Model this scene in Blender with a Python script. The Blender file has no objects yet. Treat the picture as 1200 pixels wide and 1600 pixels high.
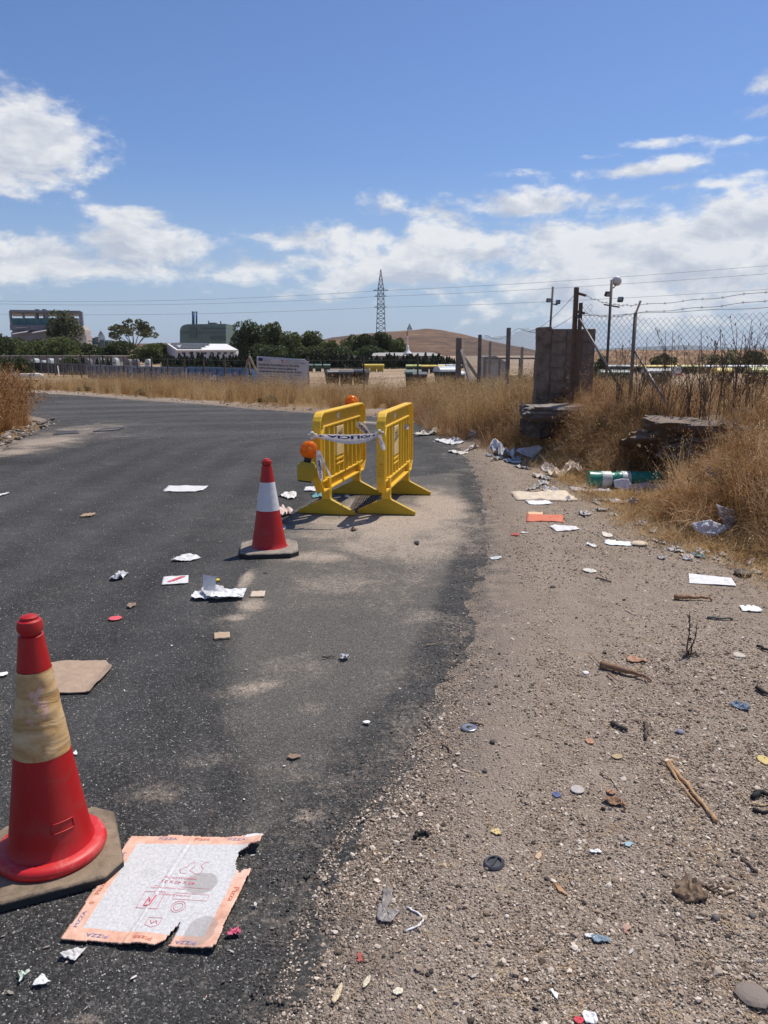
import bpy, math, random
import numpy as np
from mathutils import Vector, Matrix

random.seed(7)
rng = np.random.default_rng(11)
R = math.radians
scene = bpy.context.scene
COL = scene.collection

# ---------------------------------------------------------------- camera, sky, sun, exposure
CAM_H, PITCH, FPX = 1.6, R(11.77), 1200.0
cam_data = bpy.data.cameras.new('camera')
cam = bpy.data.objects.new('camera', cam_data)
COL.objects.link(cam)
cam.location = (0, 0, CAM_H)
cam.rotation_euler = (R(90) - PITCH, 0, 0)
cam_data.sensor_fit = 'VERTICAL'
cam_data.sensor_height = 36.0
cam_data.lens = FPX / 1600 * 36.0
cam_data.clip_start = 0.05
cam_data.clip_end = 30000
scene.camera = cam

scene.view_settings.view_transform = 'Standard'
scene.view_settings.look = 'None'
scene.view_settings.gamma = 1
scene.view_settings.use_curve_mapping = False
scene.view_settings.exposure = 0.0

SUN_TO = Vector((0.38, 0.35, 1.0)).normalized()
SUN_EL = math.asin(SUN_TO.z)
SUN_AZ = math.atan2(SUN_TO.x, SUN_TO.y)
sd = bpy.data.lights.new('sun', 'SUN')
sd.energy = 4.7
sd.angle = R(0.5)
sd.color = (1.0, 0.93, 0.83)
sun = bpy.data.objects.new('sun', sd)
COL.objects.link(sun)
sun.rotation_euler = SUN_TO.to_track_quat('Z', 'Y').to_euler()
sun.location = (20, 20, 60)

_c, _s = math.cos(PITCH), math.sin(PITCH)


def ray(px, py):
    u = (px - 600) / FPX
    v = (800 - py) / FPX
    return Vector((u, _c + v * _s, -_s + v * _c))


def G(px, py, z=0.0):
    d = ray(px, py)
    t = (z - CAM_H) / d.z
    return Vector((d.x * t, d.y * t, z))


def V(px, py, Y):
    d = ray(px, py)
    t = Y / d.y
    return Vector((d.x * t, Y, CAM_H + d.z * t))


# --- node helpers
def N(nt, typ, **kw):
    n = nt.nodes.new(typ)
    for k, v in kw.items():
        if k in ('op', 'operation'):
            n.operation = v
        elif hasattr(n, k):
            setattr(n, k, v)
    return n


def setin(nt, sock, v):
    if isinstance(v, bpy.types.NodeSocket):
        nt.links.new(v, sock)
    elif isinstance(v, (tuple, list)) and len(v) == 3 and getattr(sock, 'type', '') == 'RGBA':
        sock.default_value = (*v, 1)
    else:
        sock.default_value = v


def M(nt, op, a, b=None, c=None, clamp=False):
    n = nt.nodes.new('ShaderNodeMath')
    n.operation = op
    n.use_clamp = clamp
    for i, v in enumerate((a, b, c)):
        if v is not None:
            setin(nt, n.inputs[i], v)
    return n.outputs[0]


def SS(nt, v, lo, hi):
    n = nt.nodes.new('ShaderNodeMapRange')
    n.interpolation_type = 'SMOOTHSTEP'
    setin(nt, n.inputs['Value'], v)
    n.inputs['From Min'].default_value = lo
    n.inputs['From Max'].default_value = hi
    n.inputs['To Min'].default_value = 0
    n.inputs['To Max'].default_value = 1
    return n.outputs[0]


def MIX(nt, f, a, b, blend='MIX'):
    n = nt.nodes.new('ShaderNodeMix')
    n.data_type = 'RGBA'
    n.blend_type = blend
    setin(nt, n.inputs[0], f)
    setin(nt, n.inputs[6], a)
    setin(nt, n.inputs[7], b)
    return n.outputs[2]


def NOISE(nt, vec, scale, detail=4, rough=0.55, dist=0.0):
    n = nt.nodes.new('ShaderNodeTexNoise')
    if vec is not None:
        nt.links.new(vec, n.inputs['Vector'])
    n.inputs['Scale'].default_value = scale
    n.inputs['Detail'].default_value = detail
    n.inputs['Roughness'].default_value = rough
    n.inputs['Distortion'].default_value = dist
    return n


# --- world: Nishita sky with procedural cumulus banks
world = bpy.data.worlds.new('World')
scene.world = world
world.use_nodes = True
wn = world.node_tree
for n in list(wn.nodes):
    wn.nodes.remove(n)


def azel(px, py):
    d = ray(px, py).normalized()
    return math.atan2(d.x, d.y), math.asin(d.z)


def cloud_group():
    """density(az, el): shaped cloud banks broken up by fractal noise"""
    g = bpy.data.node_groups.new('cloud_density', 'ShaderNodeTree')
    g.interface.new_socket('az', in_out='INPUT', socket_type='NodeSocketFloat')
    g.interface.new_socket('el', in_out='INPUT', socket_type='NodeSocketFloat')
    g.interface.new_socket('d', in_out='OUTPUT', socket_type='NodeSocketFloat')
    g.interface.new_socket('n', in_out='OUTPUT', socket_type='NodeSocketFloat')
    gi = g.nodes.new('NodeGroupInput')
    go = g.nodes.new('NodeGroupOutput')
    az, el = gi.outputs['az'], gi.outputs['el']
    comb = g.nodes.new('ShaderNodeCombineXYZ')
    g.links.new(M(g, 'MULTIPLY', az, 1.0), comb.inputs[0])
    g.links.new(M(g, 'MULTIPLY', el, 1.9), comb.inputs[1])
    comb.inputs[2].default_value = 3.7
    big = NOISE(g, comb.outputs[0], 9.0, 7, 0.60, 0.25)
    fine = NOISE(g, comb.outputs[0], 34.0, 4, 0.62, 0.0)
    vor = g.nodes.new('ShaderNodeTexVoronoi')
    vor.feature = 'SMOOTH_F1'
    vor.inputs['Scale'].default_value = 42
    vor.inputs['Smoothness'].default_value = 0.6
    wv = g.nodes.new('ShaderNodeVectorMath')
    wv.operation = 'MULTIPLY_ADD'
    g.links.new(fine.outputs['Color'], wv.inputs[0])
    wv.inputs[1].default_value = (0.02, 0.02, 0)
    g.links.new(comb.outputs[0], wv.inputs[2])
    g.links.new(wv.outputs[0], vor.inputs['Vector'])
    # (px, py, half width, half height, strength)
    blobs = [(-30, 215, 175, 88, 1.2), (10, 290, 90, 40, .72), (-300, 300, 160, 90, 1.0),
             (30, 405, 170, 48, .95), (235, 388, 130, 42, 1.0), (130, 420, 200, 26, .85), (200, 336, 95, 15, .70), (-200, 430, 260, 50, .9),
             (370, 417, 140, 28, .85), (520, 375, 140, 34, .9), (470, 412, 200, 26, .72), (600, 325, 80, 30, .62),
             (690, 345, 90, 44, .74), (720, 390, 190, 48, .84), (880, 318, 220, 28, .84), (985, 268, 150, 17, .68),
             (930, 390, 190, 66, 1.1), (1110, 385, 200, 74, 1.05), (1210, 335, 180, 46, .9), (1000, 430, 360, 64, .95),
             (1160, 178, 70, 22, .60), (1040, 222, 90, 12, .52), (1150, 220, 90, 14, .56), (1100, 250, 160, 16, .55),
             (1500, 330, 280, 120, 1.1), (1010, 455, 450, 66, .84), (660, 428, 260, 42, .84), (330, 425, 330, 22, .66), (830, 270, 70, 9, .5), (930, 245, 60, 8, .48), (1080, 290, 160, 12, .6), (1190, 270, 90, 12, .55), (640, 455, 330, 34, .52), (1100, 470, 380, 40, .56), (1200, 130, 50, 30, .62)]
    acc = None
    pv = g.nodes.new('ShaderNodeCombineXYZ')
    g.links.new(az, pv.inputs[0])
    g.links.new(el, pv.inputs[1])
    for (px, py, rx, ry, st) in blobs:
        a0, e0 = azel(px, py)
        a1, _ = azel(px + rx, py)
        _, e1 = azel(px, py - ry)
        sx, sy = max(abs(a1 - a0), .005), max(abs(e1 - e0), .004)
        ma = g.nodes.new('ShaderNodeVectorMath')
        ma.operation = 'MULTIPLY_ADD'
        g.links.new(pv.outputs[0], ma.inputs[0])
        ma.inputs[1].default_value = (1 / sx, 1 / sy, 0)
        ma.inputs[2].default_value = (-a0 / sx, -e0 / sy, 0)
        dt = g.nodes.new('ShaderNodeVectorMath')
        dt.operation = 'DOT_PRODUCT'
        g.links.new(ma.outputs[0], dt.inputs[0])
        g.links.new(ma.outputs[0], dt.inputs[1])
        v = M(g, 'MULTIPLY', M(g, 'POWER', 0.4066, dt.outputs['Value']), st)
        acc = v if acc is None else M(g, 'SMOOTH_MAX', acc, v, 0.15)
    # outside the picture: the same kind of banks low on the horizon
    outside = M(g, 'MULTIPLY', SS(g, M(g, 'ABSOLUTE', az), 0.62, 0.85),
                M(g, 'SUBTRACT', 1.0, SS(g, el, 0.16, 0.42)))
    lows = NOISE(g, comb.outputs[0], 2.2, 3, 0.5)
    ov = M(g, 'MULTIPLY', outside, M(g, 'MULTIPLY', SS(g, lows.outputs['Fac'], .4, .62), 1.1))
    acc = M(g, 'MAXIMUM', acc, ov)
    nz = M(g, 'ADD', M(g, 'MULTIPLY', M(g, 'SUBTRACT', big.outputs['Fac'], .5), 1.7),
           M(g, 'MULTIPLY', M(g, 'SUBTRACT', fine.outputs['Fac'], .5), .85))
    nz = M(g, 'ADD', nz, M(g, 'MULTIPLY', M(g, 'SUBTRACT', 0.45, vor.outputs['Distance']), 0.22))
    d = M(g, 'ADD', acc, M(g, 'MULTIPLY', nz, SS(g, acc, 0.02, 0.35)))
    g.links.new(d, go.inputs['d'])
    g.links.new(nz, go.inputs['n'])
    return g


cg = cloud_group()
tc = wn.nodes.new('ShaderNodeTexCoord')
sep = wn.nodes.new('ShaderNodeSeparateXYZ')
wn.links.new(tc.outputs['Generated'], sep.inputs[0])
az = M(wn, 'ARCTAN2', sep.outputs[0], sep.outputs[1])
el = M(wn, 'ARCSINE', sep.outputs[2])
ga = wn.nodes.new('ShaderNodeGroup')
ga.node_tree = cg
wn.links.new(az, ga.inputs['az'])
wn.links.new(el, ga.inputs['el'])
cb = wn.nodes.new('ShaderNodeCombineXYZ')
wn.links.new(M(wn, 'ADD', az, 0.012), cb.inputs[0])
wn.links.new(M(wn, 'MULTIPLY_ADD', el, 1.9, 0.034), cb.inputs[1])
cb.inputs[2].default_value = 3.7
ca_ = wn.nodes.new('ShaderNodeCombineXYZ')
wn.links.new(az, ca_.inputs[0])
wn.links.new(M(wn, 'MULTIPLY', el, 1.9), ca_.inputs[1])
ca_.inputs[2].default_value = 3.7
nb_ = NOISE(wn, cb.outputs[0], 9.0, 5, 0.60, 0.25)
na_ = NOISE(wn, ca_.outputs[0], 9.0, 5, 0.60, 0.25)
sky = wn.nodes.new('ShaderNodeTexSky')
sky.sky_type = 'NISHITA'
sky.sun_disc = False
sky.sun_elevation = SUN_EL
sky.sun_rotation = SUN_AZ
sky.altitude = 100
sky.air_density = 1.0
sky.dust_density = 0.5
sky.ozone_density = 2.5
SKY_STRENGTH = 0.10
cov = SS(wn, ga.outputs['d'], 0.30, 0.80)
lit = M(wn, 'ADD', M(wn, 'MULTIPLY', M(wn, 'SUBTRACT', na_.outputs['Fac'], nb_.outputs['Fac']), 4.6), 0.66, clamp=True)  # sunlit and shaded sides of the clouds, painted into their colour
thick = SS(wn, ga.outputs['d'], 0.5, 1.35)
lit = M(wn, 'SUBTRACT', lit, M(wn, 'MULTIPLY', thick, 0.22), clamp=True)
ccol = MIX(wn, lit, (5.3, 5.75, 6.7), (8.9, 8.95, 9.0))
# thin veil of vapour low over the horizon
veil = M(wn, 'MULTIPLY', M(wn, 'SUBTRACT', 1.0, SS(wn, el, 0.0, 0.24)), 0.72)
grade = MIX(wn, 1.0, sky.outputs[0], (0.74, 0.88, 1.15), 'MULTIPLY')
GRADE_NODE = grade.node
skyc = MIX(wn, veil, grade, (4.1, 5.15, 6.6))
outc = MIX(wn, M(wn, 'MULTIPLY', cov, 0.93), skyc, ccol)
bg = wn.nodes.new('ShaderNodeBackground')
wn.links.new(outc, bg.inputs[0])
bg.inputs[1].default_value = SKY_STRENGTH
wo = wn.nodes.new('ShaderNodeOutputWorld')
wn.links.new(bg.outputs[0], wo.inputs[0])

# ---------------------------------------------------------------- object helpers
def link(o, parent=None):
    COL.objects.link(o)
    if parent is not None:
        o.parent = parent
    return o


def tag(o, label=None, cat=None, group=None, kind=None):
    if label:
        o['label'] = label
    if cat:
        o['category'] = cat
    if group:
        o['group'] = group
    if kind:
        o['kind'] = kind
    return o


def thing(name, label, cat, loc=(0, 0, 0), rz=0.0, group=None):
    o = bpy.data.objects.new(name, None)
    o.empty_display_size = .1
    link(o)
    o.location = loc
    o.rotation_euler = (0, 0, rz)
    return tag(o, label, cat, group)


def copy_tree(o, parent=None):
    c = o.copy()
    link(c)
    if parent is not None:
        c.parent = parent
    for ch in o.children:
        copy_tree(ch, c)
    return c


class MB:
    def __init__(s):
        s.v, s.f, s.mi, s.cur = [], [], [], 0

    def add(s, vs, fs):
        b = len(s.v)
        s.v += [tuple(p) for p in vs]
        s.f += [tuple(i + b for i in f) for f in fs]
        s.mi += [s.cur] * len(fs)
        return s

    def box(s, c, size, rz=0, m=None):
        hx, hy, hz = size[0] / 2, size[1] / 2, size[2] / 2
        vs = [(-hx, -hy, -hz), (hx, -hy, -hz), (hx, hy, -hz), (-hx, hy, -hz),
              (-hx, -hy, hz), (hx, -hy, hz), (hx, hy, hz), (-hx, hy, hz)]
        mm = m or Matrix.Rotation(rz, 3, 'Z')
        vs = [mm @ Vector(p) + Vector(c) for p in vs]
        return s.add(vs, [(3, 2, 1, 0), (4, 5, 6, 7), (0, 1, 5, 4), (1, 2, 6, 5), (2, 3, 7, 6), (3, 0, 4, 7)])

    def bar(s, a, b, w, d=None):
        """square bar from a to b"""
        a, b = Vector(a), Vector(b)
        z = (b - a).normalized()
        x = z.cross(Vector((0, 0, 1)))
        if x.length < 1e-4:
            x = Vector((1, 0, 0))
        x.normalize()
        y = z.cross(x)
        d = d or w
        vs = []
        for p in (a, b):
            for (i, j) in ((-1, -1), (1, -1), (1, 1), (-1, 1)):
                vs.append(p + x * (i * w / 2) + y * (j * d / 2))
        return s.add(vs, [(3, 2, 1, 0), (4, 5, 6, 7), (0, 1, 5, 4), (1, 2, 6, 5), (2, 3, 7, 6), (3, 0, 4, 7)])

    def tube(s, pts, r, n=6, caps=True):
        pts = [Vector(p) for p in pts]
        m = len(pts)
        rs = r if isinstance(r, (list, tuple)) else [r] * m
        vs = []
        for i, p in enumerate(pts):
            t = (pts[min(i + 1, m - 1)] - pts[max(i - 1, 0)]).normalized()
            x = t.cross(Vector((0.13, 0.21, 1)))
            if x.length < 1e-3:
                x = Vector((1, 0, 0))
            x.normalize()
            y = t.cross(x)
            for k in range(n):
                a = 2 * math.pi * k / n
                vs.append(p + (x * math.cos(a) + y * math.sin(a)) * rs[i])
        fs = []
        for i in range(m - 1):
            for k in range(n):
                k2 = (k + 1) % n
                fs.append((i * n + k, i * n + k2, (i + 1) * n + k2, (i + 1) * n + k))
        if caps:
            fs.append(tuple(range(n))[::-1])
            fs.append(tuple((m - 1) * n + k for k in range(n)))
        return s.add(vs, fs)

    def lathe(s, prof, n=32, c=(0, 0, 0), axis='Z'):
        vs, fs = [], []
        for (r, z) in prof:
            for k in range(n):
                a = 2 * math.pi * k / n
                p = (r * math.cos(a), r * math.sin(a), z)
                if axis == 'X':
                    p = (z, r * math.cos(a), r * math.sin(a))
                elif axis == 'Y':
                    p = (r * math.cos(a), z, r * math.sin(a))
                vs.append((p[0] + c[0], p[1] + c[1], p[2] + c[2]))
        for i in range(len(prof) - 1):
            for k in range(n):
                k2 = (k + 1) % n
                fs.append((i * n + k, i * n + k2, (i + 1) * n + k2, (i + 1) * n + k))
        fs.append(tuple(range(n))[::-1])
        fs.append(tuple((len(prof) - 1) * n + k for k in range(n)))
        return s.add(vs, fs)

    def prism(s, poly, d0, d1, plane='XZ'):
        """extrude a 2D polygon; XZ -> along Y, XY -> along Z, YZ -> along X"""
        n = len(poly)

        def P(a, b, d):
            return {'XZ': (a, d, b), 'XY': (a, b, d), 'YZ': (d, a, b)}[plane]
        vs = [P(a, b, d0) for a, b in poly] + [P(a, b, d1) for a, b in poly]
        fs = [tuple(range(n)), tuple(range(2 * n - 1, n - 1, -1))]
        for i in range(n):
            j = (i + 1) % n
            fs.append((i, i + n, j + n, j))
        return s.add(vs, fs)

    def mesh(s, name, mats, smooth=False):
        me = bpy.data.meshes.new(name)
        me.from_pydata([tuple(p) for p in s.v], [], s.f)
        for m in (mats if isinstance(mats, (list, tuple)) else [mats]):
            me.materials.append(m)
        if any(s.mi):
            me.polygons.foreach_set('material_index', s.mi)
        import bmesh
        bm = bmesh.new()
        bm.from_mesh(me)
        bmesh.ops.recalc_face_normals(bm, faces=bm.faces)
        bm.to_mesh(me)
        bm.free()
        if smooth:
            me.polygons.foreach_set('use_smooth', [True] * len(me.polygons))
        me.update()
        return me

    def build(s, name, mats, parent=None, smooth=False, bevel=0.0, seg=2, auto=None):
        me = s.mesh(name, mats, smooth or auto is not None)
        o = bpy.data.objects.new(name, me)
        link(o, parent)
        if auto is not None:
            me.set_sharp_from_angle(angle=R(auto))
        if bevel:
            md = o.modifiers.new('bevel', 'BEVEL')
            md.width = bevel
            md.segments = seg
            md.limit_method = 'ANGLE'
            md.angle_limit = R(40)
        return o


def obj_me(name, me, parent=None):
    o = bpy.data.objects.new(name, me)
    return link(o, parent)


def np_mesh(name, verts, quads, mat, smooth=True, tris=False):
    k = 3 if tris else 4
    me = bpy.data.meshes.new(name)
    nv, nf = len(verts), len(quads)
    me.vertices.add(nv)
    me.vertices.foreach_set('co', np.asarray(verts, np.float32).ravel())
    me.loops.add(nf * k)
    me.loops.foreach_set('vertex_index', np.asarray(quads, np.int32).ravel())
    me.polygons.add(nf)
    me.polygons.foreach_set('loop_start', np.arange(0, nf * k, k, dtype=np.int32))
    me.polygons.foreach_set('use_smooth', np.full(nf, smooth))
    if mat is not None:
        me.materials.append(mat)
    me.update(calc_edges=True)
    me.validate()
    return me


# ---------------------------------------------------------------- materials
def new_mat(name):
    m = bpy.data.materials.new(name)
    m.use_nodes = True
    nt = m.node_tree
    return m, nt, nt.nodes['Principled BSDF'], nt.nodes['Material Output']


def objvec(nt):
    t = nt.nodes.new('ShaderNodeTexCoord')
    return t.outputs['Object']


def wpos(nt):
    g = nt.nodes.new('ShaderNodeNewGeometry')
    return g.outputs['Position']


def bump(nt, bsdf, h, strength=.4, dist=.01):
    b = nt.nodes.new('ShaderNodeBump')
    b.inputs['Strength'].default_value = strength
    b.inputs['Distance'].default_value = dist
    nt.links.new(h, b.inputs['Height'])
    nt.links.new(b.outputs[0], bsdf.inputs['Normal'])
    return b


def mat(name, col, rough=.6, var=.18, scale=6.0, dirt=None, dirt_amt=.35, dscale=9.0, metal=0.0, bmp=0.0, spec=.5,
        trans=0.0, island=False):
    """plain surface with grain, blotches and optional dirt"""
    m, nt, b, out = new_mat(name)
    v = objvec(nt)
    n1 = NOISE(nt, v, scale, 5, .6)
    n2 = NOISE(nt, v, scale * 9, 4, .6)
    f = M(nt, 'ADD', M(nt, 'MULTIPLY', n1.outputs['Fac'], .65), M(nt, 'MULTIPLY', n2.outputs['Fac'], .35))
    lo = tuple(c * (1 - var) for c in col)
    hi = tuple(min(1, c * (1 + var)) for c in col)
    c = MIX(nt, SS(nt, f, .3, .7), lo, hi)
    if island:
        oi = nt.nodes.new('ShaderNodeObjectInfo')
        c = MIX(nt, M(nt, 'MULTIPLY', oi.outputs['Random'], .45), c, tuple(x * .45 for x in col))
    if dirt is not None:
        d = NOISE(nt, v, dscale, 8, .68, .4)
        c = MIX(nt, M(nt, 'MULTIPLY', SS(nt, d.outputs['Fac'], .46, .68), dirt_amt), c, dirt)
    nt.links.new(c, b.inputs['Base Color'])
    setin(nt, b.inputs['Roughness'], M(nt, 'ADD', rough - .08, M(nt, 'MULTIPLY', n2.outputs['Fac'], .16)))
    b.inputs['Metallic'].default_value = metal
    b.inputs['Specular IOR Level'].default_value = spec
    if bmp:
        bump(nt, b, f, bmp, .02)
    if trans:
        tr = nt.nodes.new('ShaderNodeBsdfTranslucent')
        nt.links.new(c, tr.inputs[0])
        mx = nt.nodes.new('ShaderNodeMixShader')
        mx.inputs[0].default_value = trans
        nt.links.new(b.outputs[0], mx.inputs[1])
        nt.links.new(tr.outputs[0], mx.inputs[2])
        nt.links.new(mx.outputs[0], out.inputs['Surface'])
    return m


def ramp(nt, f, stops):
    n = nt.nodes.new('ShaderNodeValToRGB')
    cr = n.color_ramp
    while len(cr.elements) < len(stops):
        cr.elements.new(.5)
    for e, (p, c) in zip(cr.elements, stops):
        e.position = p
        e.color = (*c, 1)
    nt.links.new(f, n.inputs[0])
    return n.outputs[0]


def straw_mat(name, stops, trans=.35, rough=.7):
    m, nt, b, out = new_mat(name)
    oi = nt.nodes.new('ShaderNodeObjectInfo')
    v = wpos(nt)
    n = NOISE(nt, v, 1.3, 4, .6)
    n3 = NOISE(nt, v, 60, 2, .5)
    f = M(nt, 'ADD', M(nt, 'MULTIPLY', oi.outputs['Random'], .4), M(nt, 'MULTIPLY', n.outputs['Fac'], .4))
    f = M(nt, 'ADD', f, M(nt, 'MULTIPLY', n3.outputs['Fac'], .35))
    f = SS(nt, f, .33, .80)
    c = ramp(nt, f, stops)
    nt.links.new(c, b.inputs['Base Color'])
    b.inputs['Roughness'].default_value = rough
    b.inputs['Specular IOR Level'].default_value = .25
    tr = nt.nodes.new('ShaderNodeBsdfTranslucent')
    nt.links.new(c, tr.inputs[0])
    mx = nt.nodes.new('ShaderNodeMixShader')
    mx.inputs[0].default_value = trans
    nt.links.new(b.outputs[0], mx.inputs[1])
    nt.links.new(tr.outputs[0], mx.inputs[2])
    nt.links.new(mx.outputs[0], out.inputs['Surface'])
    return m


def stones_color(nt, vec, scale, thr=.93, metric='EUCLIDEAN'):
    """voronoi grains: returns (per-grain random, distance)"""
    vo = nt.nodes.new('ShaderNodeTexVoronoi')
    vo.inputs['Scale'].default_value = scale
    nt.links.new(vec, vo.inputs['Vector'])
    sp = nt.nodes.new('ShaderNodeSeparateColor')
    nt.links.new(vo.outputs['Color'], sp.inputs[0])
    return sp.outputs[0], sp.outputs[1], vo.outputs['Distance']


def asphalt_mat():
    m, nt, b, out = new_mat('asphalt')
    v = wpos(nt)
    r1, r2, d1 = stones_color(nt, v, 190)
    q1, q2, d2 = stones_color(nt, v, 110)
    s1, s2, d3 = stones_color(nt, v, 48)
    large = NOISE(nt, v, .40, 6, .62, .6)
    mid = NOISE(nt, v, 4.0, 6, .65)
    fine = NOISE(nt, v, 90, 4, .7)
    base = ramp(nt, r1, [(0, (.018, .0175, .017)), (.45, (.038, .037, .036)), (.8, (.066, .064, .061)), (1, (.135, .13, .122))])
    # light aggregate grains
    base = MIX(nt, M(nt, 'MULTIPLY', M(nt, 'GREATER_THAN', q1, .94), .55), base, (.22, .212, .20))
    base = MIX(nt, M(nt, 'MULTIPLY', M(nt, 'GREATER_THAN', s1, .97), M(nt, 'LESS_THAN', d3, .22)), base, (.40, .39, .37))
    base = MIX(nt, M(nt, 'MULTIPLY', M(nt, 'LESS_THAN', q2, .16), .8), base, (.012, .012, .013))
    tone = M(nt, 'ADD', M(nt, 'MULTIPLY', large.outputs['Fac'], .6), M(nt, 'MULTIPLY', mid.outputs['Fac'], .4))
    base = MIX(nt, SS(nt, tone, .38, .64), MIX(nt, .34, base, (.02, .02, .021)), MIX(nt, .22, base, (.12, .114, .105)))
    a = nt.nodes.new('ShaderNodeAttribute')
    a.attribute_name = 'mask'
    sp = nt.nodes.new('ShaderNodeSeparateColor')
    nt.links.new(a.outputs['Color'], sp.inputs[0])
    # dust settled into the surface (R), wheel-swept streaks and painted lane sheen (G), dark patch (B)
    dn = NOISE(nt, v, 2.6, 10, .68, .6)
    # older, greyer surfacing with dust worked in (alpha)
    old = SS(nt, M(nt, 'ADD', a.outputs['Alpha'], M(nt, 'MULTIPLY', M(nt, 'SUBTRACT', dn.outputs['Fac'], .5), .55)), .3, .72)
    base = MIX(nt, M(nt, 'MULTIPLY', old, .74), base, MIX(nt, r1, (.075, .069, .060), (.205, .187, .16)))
    dn2 = NOISE(nt, v, 38, 5, .7)
    dd = M(nt, 'ADD', M(nt, 'MULTIPLY', dn.outputs['Fac'], .62), M(nt, 'MULTIPLY', dn2.outputs['Fac'], .55))
    dust = SS(nt, M(nt, 'ADD', sp.outputs[0], M(nt, 'MULTIPLY', M(nt, 'SUBTRACT', dd, .58), 2.0)), .12, .85)
    dcol = ramp(nt, r2, [(0, (.24, .185, .14)), (.5, (.45, .365, .285)), (1, (.60, .50, .40))])
    c = MIX(nt, M(nt, 'MULTIPLY', dust, .88), base, dcol)
    # faint streaks along the carriageway
    c = MIX(nt, M(nt, 'MULTIPLY', sp.outputs[1], M(nt, 'MULTIPLY', dn.outputs['Fac'], .55)), c, (.21, .205, .20))
    c = MIX(nt, M(nt, 'MULTIPLY', sp.outputs[2], .6), c, (.02, .021, .024))
    nt.links.new(c, b.inputs['Base Color'])
    b.inputs['Roughness'].default_value = .85
    b.inputs['Specular IOR Level'].default_value = .25
    h = M(nt, 'ADD', M(nt, 'MULTIPLY', d1, -.5), M(nt, 'MULTIPLY', d2, -.9))
    h = M(nt, 'ADD', h, M(nt, 'MULTIPLY', fine.outputs['Fac'], .4))
    bump(nt, b, h, .75, .009)
    return m


def ground_mat():
    m, nt, b, out = new_mat('ground')
    v = wpos(nt)
    r1, r2, d1 = stones_color(nt, v, 210)
    q1, q2, d2 = stones_color(nt, v, 95)
    large = NOISE(nt, v, .8, 7, .62, .5)
    mid = NOISE(nt, v, 7.0, 7, .66)
    fine = NOISE(nt, v, 55, 5, .7)
    a = nt.nodes.new('ShaderNodeAttribute')
    a.attribute_name = 'mask'
    sp = nt.nodes.new('ShaderNodeSeparateColor')
    nt.links.new(a.outputs['Color'], sp.inputs[0])
    dirt = ramp(nt, M(nt, 'ADD', M(nt, 'MULTIPLY', mid.outputs['Fac'], .6), M(nt, 'MULTIPLY', large.outputs['Fac'], .4)),
                [(.3, (.27, .205, .150)), (.5, (.42, .330, .252)), (.7, (.54, .44, .345))])
    # loose grit
    grit = ramp(nt, r1, [(0, (.065, .048, .036)), (.3, (.25, .19, .142)), (.68, (.45, .36, .28)), (1, (.76, .65, .54))])
    gf = SS(nt, M(nt, 'ADD', fine.outputs['Fac'], M(nt, 'MULTIPLY', large.outputs['Fac'], .4)), .55, .9)
    c = MIX(nt, M(nt, 'MULTIPLY', gf, .85), dirt, grit)
    c = MIX(nt, M(nt, 'MULTIPLY', M(nt, 'GREATER_THAN', q1, .94), M(nt, 'LESS_THAN', d2, .32)), c, (.5, .455, .40))
    c = MIX(nt, M(nt, 'MULTIPLY', M(nt, 'GREATER_THAN', q2, .94), M(nt, 'LESS_THAN', d2, .35)), c, (.035, .03, .028))
    smooth = SS(nt, M(nt, 'ADD', a.outputs['Alpha'], M(nt, 'MULTIPLY', M(nt, 'SUBTRACT', mid.outputs['Fac'], .5), .8)), .25, .75)
    c = MIX(nt, M(nt, 'MULTIPLY', smooth, .5), c, MIX(nt, fine.outputs['Fac'], (.34, .275, .22), (.50, .42, .35)))
    # straw litter (G)
    sn = NOISE(nt, v, 22, 7, .72, 1.2)
    straw = ramp(nt, sn.outputs['Fac'], [(.3, (.10, .055, .022)), (.5, (.27, .165, .07)), (.7, (.46, .32, .16))])
    sf = SS(nt, M(nt, 'ADD', sp.outputs[1], M(nt, 'MULTIPLY', M(nt, 'SUBTRACT', mid.outputs['Fac'], .5), 1.0)), .35, .65)
    c = MIX(nt, sf, c, straw)
    # pale beaten earth of the yard (B)
    yn = NOISE(nt, v, .12, 6, .6, .4)
    yard = ramp(nt, yn.outputs['Fac'], [(.3, (.22, .135, .075)), (.5, (.36, .26, .175)), (.7, (.43, .33, .235))])
    c = MIX(nt, sp.outputs[2], c, yard)
    # crumbs of asphalt along the road edge (R)
    c = MIX(nt, M(nt, 'MULTIPLY', sp.outputs[0], SS(nt, mid.outputs['Fac'], .35, .62)), c,
            MIX(nt, r2, (.06, .054, .050), (.22, .19, .165)))
    nt.links.new(c, b.inputs['Base Color'])
    b.inputs['Roughness'].default_value = .95
    b.inputs['Specular IOR Level'].default_value = .15
    h = M(nt, 'ADD', M(nt, 'MULTIPLY', d1, -.45), M(nt, 'MULTIPLY', d2, -.8))
    h = M(nt, 'ADD', h, M(nt, 'MULTIPLY', fine.outputs['Fac'], 1.1))
    h = M(nt, 'ADD', h, M(nt, 'MULTIPLY', mid.outputs['Fac'], 1.5))
    bump(nt, b, h, .9, .018)
    return m


def pebble_mat(name, stops):
    m, nt, b, out = new_mat(name)
    oi = nt.nodes.new('ShaderNodeObjectInfo')
    c = ramp(nt, oi.outputs['Random'], stops)
    n = NOISE(nt, wpos(nt), 130, 3, .6)
    c = MIX(nt, M(nt, 'MULTIPLY', n.outputs['Fac'], .2), c, (.10, .085, .07))
    nt.links.new(c, b.inputs['Base Color'])
    b.inputs['Roughness'].default_value = .85
    b.inputs['Specular IOR Level'].default_value = .25
    return m


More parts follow.
